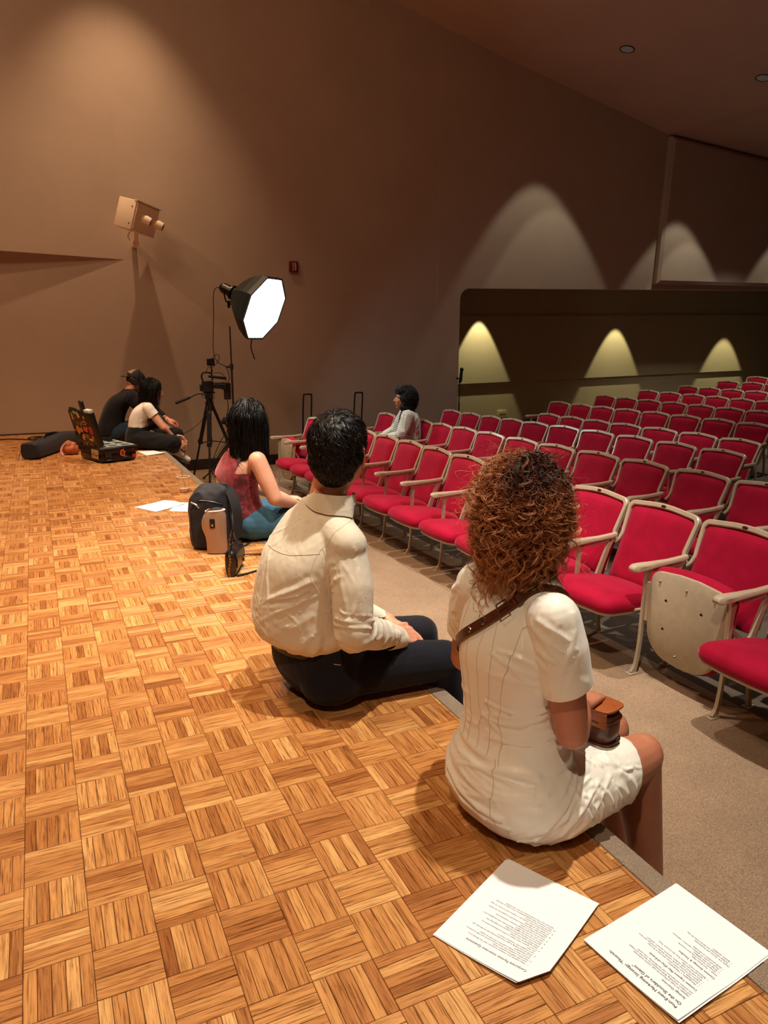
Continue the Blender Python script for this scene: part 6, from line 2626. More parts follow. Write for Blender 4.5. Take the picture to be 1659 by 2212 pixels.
b.rbox(cx - 0.10, cx - 0.07, cy - 0.028, cy + 0.028, 0.53, 0.61, 0.006, 1)
b.build('camera_body', m_black, vc)
b = MB()
b.tube([(cx + 0.05, cy, 0.590), (cx + 0.075, cy, 0.590), (cx + 0.078, cy, 0.590), (cx + 0.155, cy, 0.584), (cx + 0.158, cy, 0.584), (cx + 0.195, cy, 0.582)], [0.032, 0.032, 0.036, 0.036, 0.044, 0.044], 20)
b.build('lens', m_black, vc)
b = MB()
b.tube(catmull([(cx - 0.06, cy, 0.64), (cx - 0.075, cy, 0.70), (cx - 0.05, cy, 0.740), (cx + 0.03, cy, 0.735), (cx + 0.05, cy, 0.70), (cx + 0.05, cy, 0.65)], 5), 0.010, 8)
b.build('top_handle', m_black, vc)
b = MB()
b.tube([(cx + 0.0, cy - 0.02, 0.700), (cx + 0.20, cy - 0.02, 0.672), (cx + 0.21, cy - 0.02, 0.670)], [0.013, 0.017, 0.010], 12)
b.build('microphone', m_blackr, vc)
b = MB()
b.rbox(cx - 0.005, cx + 0.085, cy - 0.012, cy + 0.012, 0.82, 0.905, 0.006, 1)
b.tube([(cx + 0.045, cy, 0.735), (cx + 0.045, cy, 0.83)], 0.008, 8)
b.build('monitor', m_black, vc)
b = MB()
b.tube(catmull([(cx + 0.06, cy, 0.90), (cx + 0.10, cy, 0.945), (cx + 0.145, cy, 0.93), (cx + 0.12, cy, 0.86), (cx + 0.06, cy, 0.80)], 6), 0.0035, 6)
b.tube(catmull([(cx - 0.03, cy - 0.02, 0.735), (cx + 0.0, cy - 0.03, 0.80), (cx + 0.04, cy - 0.02, 0.80), (cx + 0.06, cy, 0.74)], 6), 0.0030, 6)
b.tube(catmull([(cx + 0.07, cy, 0.735), (cx + 0.15, cy, 0.735), (cx + 0.20, cy, 0.68), (cx + 0.215, cy, 0.62)], 6), 0.0032, 6)
b.tube(catmull([(cx - 0.07, cy - 0.03, 0.56), (cx - 0.09, cy - 0.05, 0.48), (cx - 0.04, cy - 0.05, 0.44)], 6), 0.003, 6)
b.tube(catmull([(cx + 0.03, cy, 0.53), (cx + 0.06, cy - 0.02, 0.47), (cx + 0.02, cy - 0.03, 0.38), (cx - 0.12, cy - 0.05, 0.18), (cx - 0.25, cy + 0.1, 0.05), (cx - 0.36, cy + 0.2, 0.0)], 6), 0.0032, 6)
b.build('cables', m_blackr, vc)
settle(vc)

# mic / headset pair hanging behind the tripod
hb = empty('hanging_headset', (2.22, 7.30, 0.15))
tag(hb, 'black headphones hanging behind the tripod legs', 'headphones')
b = MB()
b.tube([(2.10, 7.28, 0.185), (2.135, 7.28, 0.165)], [0.042, 0.042], 14)
b.build('ear_cup', m_blackr, hb)
b = MB()
b.tube([(2.21, 7.28, 0.125), (2.25, 7.28, 0.105)], [0.042, 0.042], 14)
b.build('ear_cup', m_blackr, hb)
b = MB()
b.tube(catmull([(2.115, 7.28, 0.19), (2.15, 7.28, 0.10), (2.20, 7.28, 0.075), (2.23, 7.28, 0.12)], 6), 0.009, 8)
b.tube([(2.16, 7.28, 0.09), (2.175, 7.34, 0.20)], 0.004, 6)
b.build('headband', m_blackr, hb)
settle(hb)

# ---------------------------------------------------------------- hard case with stickers
B0, C0_, A0_ = V((0.600, 5.700, 0)), V((0.945, 5.822, 0)), V((0.435, 6.165, 0))
eu = (B0 - A0_).normalized()       # along the hinge side, towards the camera
ev = (C0_ - B0).normalized()       # along the short front
LA, LB = (B0 - A0_).length, (C0_ - B0).length
case = empty('hard_case', tuple((A0_ + C0_) / 2))
tag(case, 'open black hard camera case with colourful stickers on its raised lid', 'case')


def Cp(u, v, z):
    """u along hinge side from A to B, v across, z up"""
    return A0_ + eu * u + ev * v + UPV * z


MC = Matrix((tuple(eu) + (A0_.x,), tuple(ev) + (A0_.y,), (0, 0, 1, 0), (0, 0, 0, 1))).copy()
MC = Matrix(((eu.x, ev.x, 0, A0_.x), (eu.y, ev.y, 0, A0_.y), (0, 0, 1, 0), (0, 0, 0, 1)))
b = MB()
H0 = 0.150
b.rbox(0.01, LA - 0.01, 0.01, LB - 0.01, 0.006, 0.10, 0.022, 3, MC)
for (u0, u1_, v0, v1_) in ((0, LA, 0, 0.012), (0, LA, LB - 0.012, LB), (0, 0.012, 0, LB), (LA - 0.012, LA, 0, LB)):
    b.rbox(u0, u1_, v0, v1_, 0.085, H0, 0.004, 1, MC)
b.rbox(-0.006, LA + 0.006, -0.004, LB + 0.006, H0 - 0.022, H0 - 0.008, 0.004, 1, MC)
b.build('case_body', m_black, case)
b = MB()
b.rbox(0.012, LA - 0.012, 0.012, LB - 0.012, 0.06, 0.135, 0.004, 1, MC)
b.build('padding', mat('case_padding', (40, 44, 46), 0.9), case)
m_div = mat('pale_dividers', (186, 200, 196), 0.7)
for (u0, u1_, v0, v1_) in ((0.02, LA - 0.02, 0.10, 0.112), (0.02, LA - 0.02, 0.22, 0.232), (0.17, 0.182, 0.02, LB - 0.02), (0.33, 0.342, 0.02, LB - 0.02), (0.02, LA - 0.02, LB - 0.03, LB - 0.018), (LA - 0.03, LA - 0.018, 0.02, LB - 0.02)):
    b = MB()
    b.rbox(u0, u1_, v0, v1_, 0.10, 0.152, 0.002, 1, MC)
    b.build('divider', m_div, case)
# lid, hinged on the far-left side and leaning out
th = math.radians(-13)
ld_u = UPV * math.cos(th) + ev * math.sin(th)     # up the lid
ld_n = ev * -math.cos(th) + UPV * math.sin(th)    # outer normal
L0 = A0_ + UPV * (H0 + 0.004) + ld_n * 0.0
ML = Matrix(((eu.x, ld_u.x, ld_n.x, L0.x), (eu.y, ld_u.y, ld_n.y, L0.y), (eu.z, ld_u.z, ld_n.z, L0.z), (0, 0, 0, 1)))
b = MB()
b.rbox(0.0, LA, 0.0, LB - 0.035, -0.055, 0.0, 0.018, 3, ML)
lid = b.build('lid', m_black, case)
b = MB()
b.rbox(0.02, 0.16, LB - 0.045, LB - 0.015, -0.03, -0.01, 0.006, 1, ML)
b.rbox(0.28, 0.34, LB - 0.045, LB + 0.060, -0.045, -0.015, 0.006, 1, ML)
b.build('latch', m_black, case)
b = MB()
b.rbox(0.37, 0.42, LB - 0.045, LB - 0.015, -0.05, -0.005, 0.003, 1, ML)
b.rbox(0.43, 0.48, LB - 0.045, LB - 0.015, -0.05, -0.005, 0.003, 1, ML)
b.build('lid_plate', m_div, lid)
SCOL = {}


def sticker(M, u, v, w, h, kind, col, parent, rot=0.0, z=0.0006, nm='sticker'):
    key = tuple(col)
    if key not in SCOL:
        SCOL[key] = mat('sticker_ink', col, 0.5)
    b = MB()
    if kind == 'o':
        pts = [(math.cos(2 * PI * k / 20) * w / 2, math.sin(2 * PI * k / 20) * h / 2) for k in range(20)]
    elif kind == 'r':
        pts = [(-w / 2, -h / 2), (w / 2, -h / 2), (w / 2, h / 2), (-w / 2, h / 2)]
    else:
        pts = [(math.cos(2 * PI * k / 18) * w / 2 * (1 + 0.28 * math.sin(k * 2.1)), math.sin(2 * PI * k / 18) * h / 2 * (1 + 0.22 * math.cos(k * 1.7))) for k in range(18)]
    cr_, sr_ = math.cos(rot), math.sin(rot)
    pts = [(u + x * cr_ - y * sr_, v + x * sr_ + y * cr_) for x, y in pts]
    b.prism(pts, 'z', z - 0.0004, z + 0.0004, M)
    return b.build(nm, SCOL[key], parent, smooth=False)


def su(x):
    return 0.02 + (x - 150) / 700.0 * (LA - 0.03)


def sv(x, y):
    topy = 300 + (x - 90) * 0.13
    boty = 800 + (x - 190) * 0.26
    return (1 - (y - topy) / (boty - topy)) * (LB - 0.05)


for (x, y, w_, h_, kd, col, rt) in (
        (305, 610, .075, .085, 'o', (226, 142, 30), 0), (740, 668, .080, .078, 'o', (196, 72, 52), 0), (585, 527, .105, .040, 'b', (226, 138, 70), 0),
        (568, 632, .085, .045, 'r', (214, 92, 66), -0.1), (415, 625, .055, .042, 'r', (196, 142, 104), -0.1), (350, 340, .08, .032, 'o', (130, 190, 96), -0.1),
        (455, 390, .05, .060, 'b', (222, 176, 128), 0.6), (240, 395, .035, .075, 'b', (214, 150, 84), 0.2), (368, 512, .030, .034, 'o', (150, 96, 76), 0),
        (458, 540, .022, .050, 'b', (190, 120, 84), 0), (630, 440, .032, .036, 'o', (206, 142, 80), 0), (412, 745, .045, .052, 'b', (232, 164, 82), 0),
        (452, 715, .022, .034, 'b', (224, 150, 60), 0.2), (660, 815, .090, .026, 'b', (224, 150, 84), -0.05), (740, 790, .026, .032, 'o', (222, 150, 84), 0),
        (235, 710, .070, .050, 'r', (54, 74, 58), 0), (640, 615, .026, .032, 'o', (196, 88, 70), 0), (640, 740, .070, .022, 'r', (110, 30, 34), 0),
        (355, 840, .038, .040, 'r', (134, 50, 46), 0), (465, 860, .052, .044, 'r', (116, 108, 86), 0), (190, 600, .028, .030, 'b', (186, 118, 76), 0), (370, 420, .080, .018, 'r', (84, 60, 40), 0), (600, 880, .08, .020, 'r', (120, 66, 44), 0)):
    sticker(ML, su(x), sv(x, y), w_, h_, kd, col, lid, rt)
so_ = sticker(ML, su(740), sv(740, 668), .060, .058, 'o', (172, 50, 40), lid, z=0.0016)
so_ = sticker(ML, su(585), sv(585, 527), .080, .022, 'b', (70, 30, 20), lid, z=0.0016)
b = MB()
b.tube([ML @ V((su(530) + x, sv(530, 738) + y, 0.001)) for x, y in ((-.038, -.016), (.030, -.016), (.040, -.006), (.040, .008), (.030, .016), (-.038, .016))], 0.0016, 4, closed=True)
b.tube([ML @ V((su(530) - 0.020, sv(530, 738), 0.001)), ML @ V((su(530) + 0.022, sv(530, 738), 0.001))], 0.0024, 4)
b.build('sticker', mat('outline_ink', (196, 170, 130), 0.5), lid)
# label with script lettering on the side below the lid
MS = Matrix(((eu.x, 0, -ev.x, A0_.x), (eu.y, 0, -ev.y, A0_.y), (0, 1, 0, 0), (0, 0, 0, 1)))
lb = sticker(MS, LA - 0.115, 0.082, 0.150, 0.085, 'r', (186, 152, 108), case, z=0.0012, nm='name_label')


def text(body, M, size, m, parent, name='lettering', shear=0.0, align='LEFT', ls=1.0, ext=0.0):
    cu = bpy.data.curves.new(name, 'FONT')
    cu.body = body
    cu.size = size
    cu.shear = shear
    cu.align_x = align
    cu.space_line = ls
    cu.resolution_u = 3
    cu.extrude = ext
    cu.materials.append(m)
    o = bpy.data.objects.new(name, cu)
    COL.objects.link(o)
    o.matrix_world = M
    dg = bpy.context.evaluated_depsgraph_get()
    me = bpy.data.meshes.new_from_object(o.evaluated_get(dg), depsgraph=dg)
    me.transform(M)
    bpy.data.objects.remove(o)
    me.name = name
    o = bpy.data.objects.new(name, me)
    COL.objects.link(o)
    o.parent = parent
    return o


m_ink = mat('dark_ink', (34, 32, 32), 0.8)
m_ink2 = mat('grey_ink', (96, 96, 98), 0.8)
text('\u221aEmerg', MS @ Matrix.Translation(V((LA - 0.185, 0.062, 0.0022))) @ Matrix.Rotation(-0.03, 4, 'Z'), 0.050, m_ink, lb, shear=0.4)
MF = Matrix(((ev.x, 0, eu.x, B0.x), (ev.y, 0, eu.y, B0.y), (0, 1, 0, 0), (0, 0, 0, 1)))
sticker(MF, 0.215, 0.085, 0.050, 0.070, 'b', (206, 116, 74), case, z=0.0012)
sticker(MF, 0.215, 0.085, 0.030, 0.046, 'b', (120, 44, 30), case, z=0.0022)
sticker(MF, 0.325, 0.050, 0.036, 0.030, 'r', (190, 40, 40), case, z=0.0065)
sticker(MF, 0.318, 0.108, 0.026, 0.028, 'o', (72, 30, 26), case, z=0.0012)
sticker(MF, 0.075, 0.078, 0.060, 0.055, 'r', (34, 32, 34), case, z=0.0012)
b = MB()
b.rbox(0.05, 0.15, 0.016, 0.034, -0.004, 0.010, 0.004, 1, MF)
b.rbox(0.22, 0.30, 0.040, 0.052, -0.004, 0.010, 0.004, 1, MF)
b.build('side_latch', m_black, case)
settle(case)

# ---------------------------------------------------------------- long black stand bag
lbg = empty('stand_bag', (0.20, 6.65, 0))
tag(lbg, 'long black padded equipment bag lying on the parquet behind the sticker case', 'bag')
p0, p1 = V((-0.005, 6.24, 0)), V((0.45, 7.20, 0))
dd = (p1 - p0).normalized()
ds = dd.cross(UPV)
b = MB()
rg = []
for t_ in [0, 0.02, 0.06, 0.2, 0.4, 0.6, 0.8, 0.95, 0.985, 1.0]:
    c = p0 + (p1 - p0) * t_
    e = 0.82 if t_ in (0, 1.0) else (0.95 if t_ in (0.02, 0.985) else 1.0)
    h_ = 0.165 * (1 - 0.10 * math.sin(t_ * 7)) * (1 if t_ < 0.7 else 0.95)
    ring = []
    for k in range(20):
        a = 2 * PI * k / 20
        x = math.copysign(abs(math.cos(a)) ** 0.45, math.cos(a)) * 0.088 * e
        z = math.copysign(abs(math.sin(a)) ** 0.45, math.sin(a)) * h_ / 2 * e
        ring.append(c + ds * x + UPV * (h_ / 2 + z + 0.002))
    rg.append(ring)
b.loft(rg)
m_nylon = cloth('black_nylon', (26, 27, 34), 0.7, 600, 0.35, amp=0.1, spec=0.35)
b.build('bag_body', m_nylon, lbg)
b = MB()
b.tube(catmull([p0 + dd * 0.35 + UPV * 0.155, p0 + dd * 0.45 + UPV * 0.185 - ds * 0.02, p0 + dd * 0.62 + UPV * 0.180, p0 + dd * 0.72 + UPV * 0.150], 6), 0.010, 6, sq=(1.6, 0.5))
b.build('carry_handle', m_blackr, lbg)
b = MB()
b.tube([p0 - dd * 0.004 + ds * -0.06 + UPV * 0.115, p0 - dd * 0.02 - ds * 0.07 + UPV * 0.07, p0 - dd * 0.02 - ds * 0.09 + UPV * 0.02], 0.004, 6)
b.tube([p0 - dd * 0.02 - ds * 0.10 + UPV * (0.015 + 0.012 * math.sin(a)) + ds * 0.018 * math.cos(a) for a in [2 * PI * k / 12 for k in range(12)]], 0.003, 6, closed=True)
b.build('strap_ring', m_silver, lbg)
settle(lbg)

# tan bag slumped between
ob = empty('tan_leather_bag', (0.36, 6.42, 0))
tag(ob, 'small tan leather bag slumped behind the sticker case', 'bag')
b = MB()
b.ell((0.38, 6.44, 0.050), 0.085, 0.06, 0.052, 18, 10)
b.ell((0.37, 6.44, 0.095), 0.060, 0.040, 0.045, 18, 10)
me = remesh(b, 0.006, 4)
displace(me, lambda P, N: 0.006 * folds(P, (0.3, 0.2, 1), 26, 0.3, 5))
for v in me.vertices:
    v.co.z = max(v.co.z, 0.002)
put(me, 'pouch', mat('tan_suede', (168, 84, 40), 0.6), ob)
b = MB()
b.tube(catmull([(0.36, 6.42, 0.135), (0.31, 6.40, 0.10), (0.285, 6.37, 0.05), (0.30, 6.34, 0.008)], 6), 0.008, 6, sq=(1.5, 0.5))
b.build('scarf', mat('pink_strap', (196, 132, 116), 0.7), ob)
settle(ob)

# cables on the boards by the wall
b = MB()
b.tube(catmull([(-0.9, 7.9, 0.006), (-0.5, 7.75, 0.006), (-0.25, 7.92, 0.006), (-0.05, 7.80, 0.006), (0.05, 7.70, 0.006), (0.13, 7.85, 0.010), (0.02, 7.93, 0.014), (-0.02, 7.78, 0.018), (0.10, 7.74, 0.012), (0.16, 7.92, 0.016), (0.04, 7.95, 0.010), (0.25, 7.80, 0.006), (0.42, 7.95, 0.006), (0.55, 7.85, 0.006)], 8), 0.006, 6)
o = b.build('power_cable', m_blackr)
tag(o, 'black cable looped on the parquet by the side wall', 'cable')
b = MB()
b.tube(catmull([(1.33, 8.27, -0.425), (1.9, 8.20, -0.43), (2.05, 8.1, -0.50), (2.2, 7.9, -0.572), (2.6, 7.95, -0.574), (2.9, 8.1, -0.574)], 8), 0.006, 6)
o = b.build('power_cable', m_blackr)
tag(o, 'black cable running along the wall behind the tripod', 'cable')

# ---------------------------------------------------------------- papers
m_paper = mat('white_paper', (236, 238, 240), 0.7, spec=0.2)


def sheet_mesh(A, B, C, D, z, lift=None, clip=None, m=m_paper, name='sheet', parent=None, N=10):
    """quad A-B-C-D on the boards, bilinear, with a gentle curl; clip cuts the corner D"""
    b = MB()
    vs, fs = [], []
    for i in range(N + 1):
        for j in range(N + 1):
            s, t = i / N, j / N
            if clip:
                e = s / clip[0] + (1 - t) / clip[1]
                if e < 1:
                    if e < 1e-6:
                        s, t = clip[0] / 2, 1 - clip[1] / 2
                    else:
                        s, t = s / e, 1 - (1 - t) / e
            p = A * (1 - s) * (1 - t) + B * s * (1 - t) + C * s * t + D * (1 - s) * t
            zz_ = z + (lift(s, t) if lift else 0)
            vs.append(V((p.x, p.y, zz_)))
    for i in range(N):
        for j in range(N):
            q = i * (N + 1) + j
            fs.append((q, q + N + 1, q + N + 2, q + 1))
    b.add(vs, fs)
    o = b.build(name, m, parent, smooth=False)
    sm = o.modifiers.new('t', 'SOLIDIFY')
    sm.thickness = 0.0005
    return o


def page_matrix(A, B, D, z):
    """text frame: origin at the top-left of the page, x reading, y up the page"""
    x = (A - D).normalized()
    y = (A - B).normalized()
    y = (y - x * y.dot(x)).normalized()
    return Matrix(((x.x, y.x, 0, D.x), (x.y, y.y, 0, D.y), (0, 0, 1, z), (0, 0, 0, 1)))


pk = empty('paper_packet', (0.90, -0.52, 0))
tag(pk, 'printed question sheets with a clipped corner, lying on the parquet left of the other packet', 'papers', 'printed packets on the stage edge')
A, B_, C_, D_ = V((0.739, -0.486, 0)), V((0.991, -0.366, 0)), V((1.085, -0.560, 0)), V((0.834, -0.684, 0))
lf = lambda s, t: 0.010 * (1 - s) ** 3 * t ** 2 + 0.004 * t ** 4 + 0.003 * s ** 3 * (1 - t)
for k, (ox, oy) in enumerate(((0.006, 0.004), (-0.003, 0.003), (0.0, 0.0))):
    sh_ = sheet_mesh(A + V((ox, oy, 0)), B_ + V((ox, oy, 0)), C_ + V((ox, oy, 0)), D_ + V((ox, oy, 0)), 0.0016 + 0.0012 * k, lambda s, t, k=k: lf(s, t) * (0.5 + 0.25 * k), (0.21, 0.15), parent=pk)
PM = page_matrix(A, B_, D_, 0.0)


def page_text(PM, items, parent, lift=None):
    for (bd, x, y, size, mt, ls) in items:
        o = text(bd, PM @ Matrix.Translation(V((x, -y, 0.0))), size, mt, parent, ls=ls)
        # drape the print on the sheet below it
        inv = PM.inverted()
        for v in o.data.vertices:
            q = inv @ v.co
            s = -q.y / 0.279
            t = 1 - q.x / 0.216
            v.co.z = lift(max(0, min(1, s)), max(0, min(1, t)))


q1 = ['1.  What inspired your company to partner with The Brands at an\n     event that celebrates student voices?', '2.  How does a company like yours choose events and CSR to invest in,\n     and how does it shape as partners who take an impact\n     on young people?', '3.  What are you hoping to gain from partnering with the Brands, and\n     has it changed your company culture in\n     any way?', '4.  In your opinion, what makes a student professional stand out\n     when applying for roles today?',
      '5.  What advice would you give to students just beginning The\n     journey into industry and the job field?', '6.  Where do you see the biggest opportunities that strengthen your\n     team over the next five years?', '7.  How do you see partnerships between companies and\n     students growing as a team?', '8.  What has been important about being this company for the future\n     of media with the Brands?', '9.  In looking ahead, what would your company want to know of value\n     and the future with partners?', '10. What would you tell emerging leaders in the media or diversity\n     field and what they should expect on the road ahead?']
page_text(PM, [('Corporate Partner Interview Questions', 0.034, 0.034, 0.0082, m_ink, 1.0), ('\n'.join(q1), 0.038, 0.048, 0.0050, m_ink2, 1.10)], sh_, lift=lambda s, t: 0.0016 + 0.0024 + 0.0011 + lf(s, t))
settle(pk)
pk2 = empty('paper_packet', (1.15, -0.71, 0))
tag(pk2, 'printed strategy sheets overhanging the carpeted stage edge in the near corner', 'papers', 'printed packets on the stage edge')
A2, B2, C2, D2 = V((0.998, -0.619, 0)), V((1.276, -0.583, 0)), V((1.300, -0.797, 0)), V((1.024, -0.833, 0))
lf2 = lambda s, t: 0.008 * (1 - s) ** 3 * t ** 3 + 0.002 * math.sin(s * 5) ** 2 * t + 0.004 * s ** 4 * (1 - t)
for k, (ox, oy) in enumerate(((0.006, 0.002), (0.0, -0.003), (0.0, 0.0))):
    sh_ = sheet_mesh(A2 + V((ox, oy, 0)), B2 + V((ox, oy, 0)), C2 + V((ox, oy, 0)), D2 + V((ox, oy, 0)), 0.0032 + 0.0011 * k, lambda s, t, k=k: lf2(s, t) * (0.5 + 0.25 * k), parent=pk2)
PM2 = page_matrix(A2, B2, D2, 0.0)
t2 = ['Strategy Overview', 'Highlight the magic of Flourish through content, testimonials\nand creative storytelling. Build momentum for next year and engage\nnew partners and sponsors with the Marketing Team assets.', 'Content Capture Plan (Day-of-Event)', '  \u2022  Photographer + Videographer\n  \u2022  Social Media Team covers stories and reels in live time\n  \u2022  Capture the Keynote, panels, awards, booths, workshops and more\n  \u2022  Short interviews with students, speakers, partners, sponsors\n       quick quotes and clips\n  \u2022  Behind the scenes content from the Content Team', 'Content Strategy & Timeline', 'Week 1:  Post-Event Hype\n  \u2022  Instagram carousel of the best moments\n  \u2022  Recap reel with highlights\n  \u2022  Thank you posts to speakers, sponsors, volunteers\n  \u2022  Email newsletter to attendees', 'Weeks 2-4:  Stories and Testimonials\n  \u2022  Student takeaways and quotes from the day\n  \u2022  Speaker spotlights']
page_text(PM2, [('Post-Event Marketing Strategy: "Flourish:', 0.018, 0.024, 0.0092, m_ink, 1.0), ('On the Shoulders of Giants"', 0.018, 0.036, 0.0092, m_ink, 1.0), (t2[0], 0.022, 0.052, 0.0066, m_ink, 1.0), (t2[1], 0.022, 0.061, 0.0050, m_ink2, 1.1), (t2[2], 0.022, 0.084, 0.0068, m_ink, 1.0), (t2[3], 0.024, 0.094, 0.0050, m_ink2, 1.15), (t2[4], 0.022, 0.136, 0.0066, m_ink, 1.0), (t2[5], 0.024, 0.146, 0.0050, m_ink2, 1.15), (t2[6], 0.024, 0.184, 0.0050, m_ink2, 1.15)], sh_, lift=lambda s, t: 0.0032 + 0.0022 + 0.0009 + lf2(s, t))
settle(pk2)

pk3 = empty('loose_sheets', (0.86, 3.66, 0))
tag(pk3, 'two blank white sheets splayed on the parquet beside the backpack', 'papers')
sheet_mesh(V((0.661, 3.713, 0)), V((0.884, 3.835, 0)), V((1.000, 3.660, 0)), V((0.775, 3.505, 0)), 0.0020, lambda s, t: 0.010 * s ** 3 * (1 - abs(t - .5)), parent=pk3)
sheet_mesh(V((0.975, 3.745, 0)), V((1.130, 3.640, 0)), V((1.010, 3.400, 0)), V((0.860, 3.500, 0)), 0.0010, None, parent=pk3)
settle(pk3)
pk4 = empty('script_pages', (1.12, 6.20, 0))
tag(pk4, 'small stack of white pages on the far stage corner beside the black case', 'papers')
for k in range(2):
    sheet_mesh(V((1.000, 6.34, 0)), V((1.16, 6.34, 0)), V((1.245, 6.10, 0)), V((1.05, 6.03, 0)), 0.0020 + 0.002 * k + (0.0004 if k else 0), lambda s, t: 0.006 * t ** 3 * s + 0.001, parent=pk4)
settle(pk4)

# ---------------------------------------------------------------- iced drink cup
m_clear = NT('clear_plastic')
m_clear.b.inputs['Base Color'].default_value = (0.95, 0.95, 0.95, 1)
m_clear.b.inputs['Roughness'].default_value = 0.08
m_clear.b.inputs['Transmission Weight'].default_value = 1.0
m_clear.b.inputs['IOR'].default_value = 1.08
m_clear.b.inputs['Alpha'].default_value = 0.45
m_clear = m_clear.m
cup = empty('iced_drink_cup', (1.070, 4.10, 0))
tag(cup, 'clear plastic cup with pale drink dregs and a straw on the parquet', 'cup')
CMX = Matrix.Translation(V((1.070, 4.10, 0)))
b = MB()
b.lathe([(0.030, 0.002), (0.033, 0.004), (0.046, 0.118)], 28, CMX)
b.build('cup_wall', m_clear, cup)
b = MB()
b.tube([(1.070 + 0.047 * math.cos(a), 4.10 + 0.047 * math.sin(a), 0.119) for a in [2 * PI * k / 28 for k in range(28)]], 0.0028, 6, closed=True)
b.build('rim', mat('pale_rim', (226, 214, 200), 0.3), cup)
b = MB()
b.lathe([(0.0, 0.004), (0.032, 0.004), (0.0355, 0.030), (0.0, 0.031)], 24, CMX)
b.build('drink', mat('milky_drink', (226, 184, 150), 0.4), cup)
b = MB()
b.tube([(1.085, 4.10, 0.010), (1.055, 4.11, 0.185)], 0.0034, 8)
b.build('straw', mat('green_straw', (150, 166, 132), 0.4), cup)
settle(cup)

# ---------------------------------------------------------------- backpack, bottle case, purse
bp = empty('backpack', (0.935, 2.50, 0))
tag(bp, 'black roll-top backpack standing on the stage behind the woman in burgundy', 'backpack')
b = MB()
rg = []
bx = V((0.94, 2.49, 0))
af, ar = fr(22)
for z_, w_, d_, sh_x in ((0.004, 0.095, 0.060, 0), (0.02, 0.112, 0.074, 0), (0.12, 0.118, 0.082, 0), (0.22, 0.116, 0.082, 0), (0.285, 0.108, 0.074, 0.005), (0.325, 0.094, 0.058, 0.012), (0.350, 0.075, 0.038, 0.018), (0.362, 0.060, 0.020, 0.02)):
    ring = []
    for k in range(28):
        a = 2 * PI * k / 28
        x = math.copysign(abs(math.cos(a)) ** 0.62, math.cos(a)) * w_
        y = math.copysign(abs(math.sin(a)) ** 0.62, math.sin(a)) * d_
        ring.append(bx + ar * (x + sh_x) + af * y + UPV * z_)
    rg.append(ring)
b.loft(rg)
me = remesh(b, 0.006, 3)
displace(me, lambda P, N: np.clip((P[:, 2] - 0.16) / 0.1, 0.15, 1) * 0.012 * folds(P, (0.7, -0.3, 0.6), 14, 0.3, 15) + 0.003 * vnoise(P * 30, 3))
for v in me.vertices:
    v.co.z = max(v.co.z, 0.002)
bag_o = put(me, 'bag_body', m_nylon, bp)
b = MB()
BB = bvh_of(me)
P_, N_q = hug(catmull([bx + ar * -0.11 - af * 0.09 + UPV * 0.05, bx + ar * -0.115 - af * 0.09 + UPV * 0.20, bx + ar * -0.08 - af * 0.09 + UPV * 0.275, bx + ar * 0.0 - af * 0.09 + UPV * 0.285, bx + ar * 0.09 - af * 0.08 + UPV * 0.26], 6), BB, 0.001)
b.tube(P_, 0.0035, 5)
b.build('zip', m_black, bp)
b = MB()
sp_ = catmull([bx + ar * 0.06 + UPV * 0.345 - af * 0.01, bx + ar * 0.115 - af * 0.035 + UPV * 0.33, bx + ar * 0.150 - af * 0.06 + UPV * 0.24, bx + ar * 0.155 - af * 0.06 + UPV * 0.14, bx + ar * 0.130 - af * 0.06 + UPV * 0.06], 8)
nq = [(-af * 0.9 + ar * 0.3).normalized()] * len(sp_)
band(b, sp_, nq, 0.050, 0.012)
b.build('shoulder_strap', m_nylon, bp)
b = MB()
for pts in ([(1.00, 2.44, 0.03), (1.06, 2.415, 0.004), (1.12, 2.44, 0.004), (1.17, 2.53, 0.004)], [(1.00, 2.50, 0.03), (1.09, 2.50, 0.004), (1.16, 2.56, 0.004)]):
    P_ = catmull(pts, 6)
    band(b, P_, [UPV] * len(P_), 0.014, 0.002)
b.rbox(-0.016, 0.016, -0.012, 0.012, 0.0, 0.008, 0.002, 1, Matrix.Translation(V((1.165, 2.53, 0.002))) @ Matrix.Rotation(1.0, 4, 'Z'))
b.build('webbing', m_blackr, bp)
b = MB()
b.tube(catmull([bx - ar * 0.09 - af * 0.075 + UPV * 0.275, bx - ar * 0.06 - af * 0.085 + UPV * 0.262, bx - ar * 0.045 - af * 0.085 + UPV * 0.245], 5), 0.005, 6)
b.build('zip_pull', m_silver, bp)
settle(bp)

m_taupe = mat('taupe_shell', (168, 136, 112), 0.34, metal=0.35, nscale=20, namp=0.04)
bc = empty('bottle_case', (0.935, 2.375, 0))
tag(bc, 'taupe hard-shell bottle case with a snap tab standing before the backpack', 'case')
bo = V((0.934, 2.362, 0))
b = MB()
rg = []
for z_, w_, d_, xo in ((0.003, 0.050, 0.026, 0.006), (0.008, 0.056, 0.031, 0.006), (0.06, 0.056, 0.033, 0.006), (0.10, 0.058, 0.034, 0.003), (0.14, 0.066, 0.035, -0.004), (0.18, 0.067, 0.035, -0.005), (0.21, 0.062, 0.034, 0.0), (0.232, 0.052, 0.032, 0.004), (0.246, 0.046, 0.028, 0.006)):
    ring = []
    for k in range(28):
        a = 2 * PI * k / 28
        ring.append(bo + ar * (math.copysign(abs(math.cos(a)) ** 0.7, math.cos(a)) * w_ + xo) + af * math.copysign(abs(math.sin(a)) ** 0.8, math.sin(a)) * d_ + UPV * z_)
    rg.append(ring)
b.loft(rg)
b.build('shell', m_taupe, bc)
b = MB()
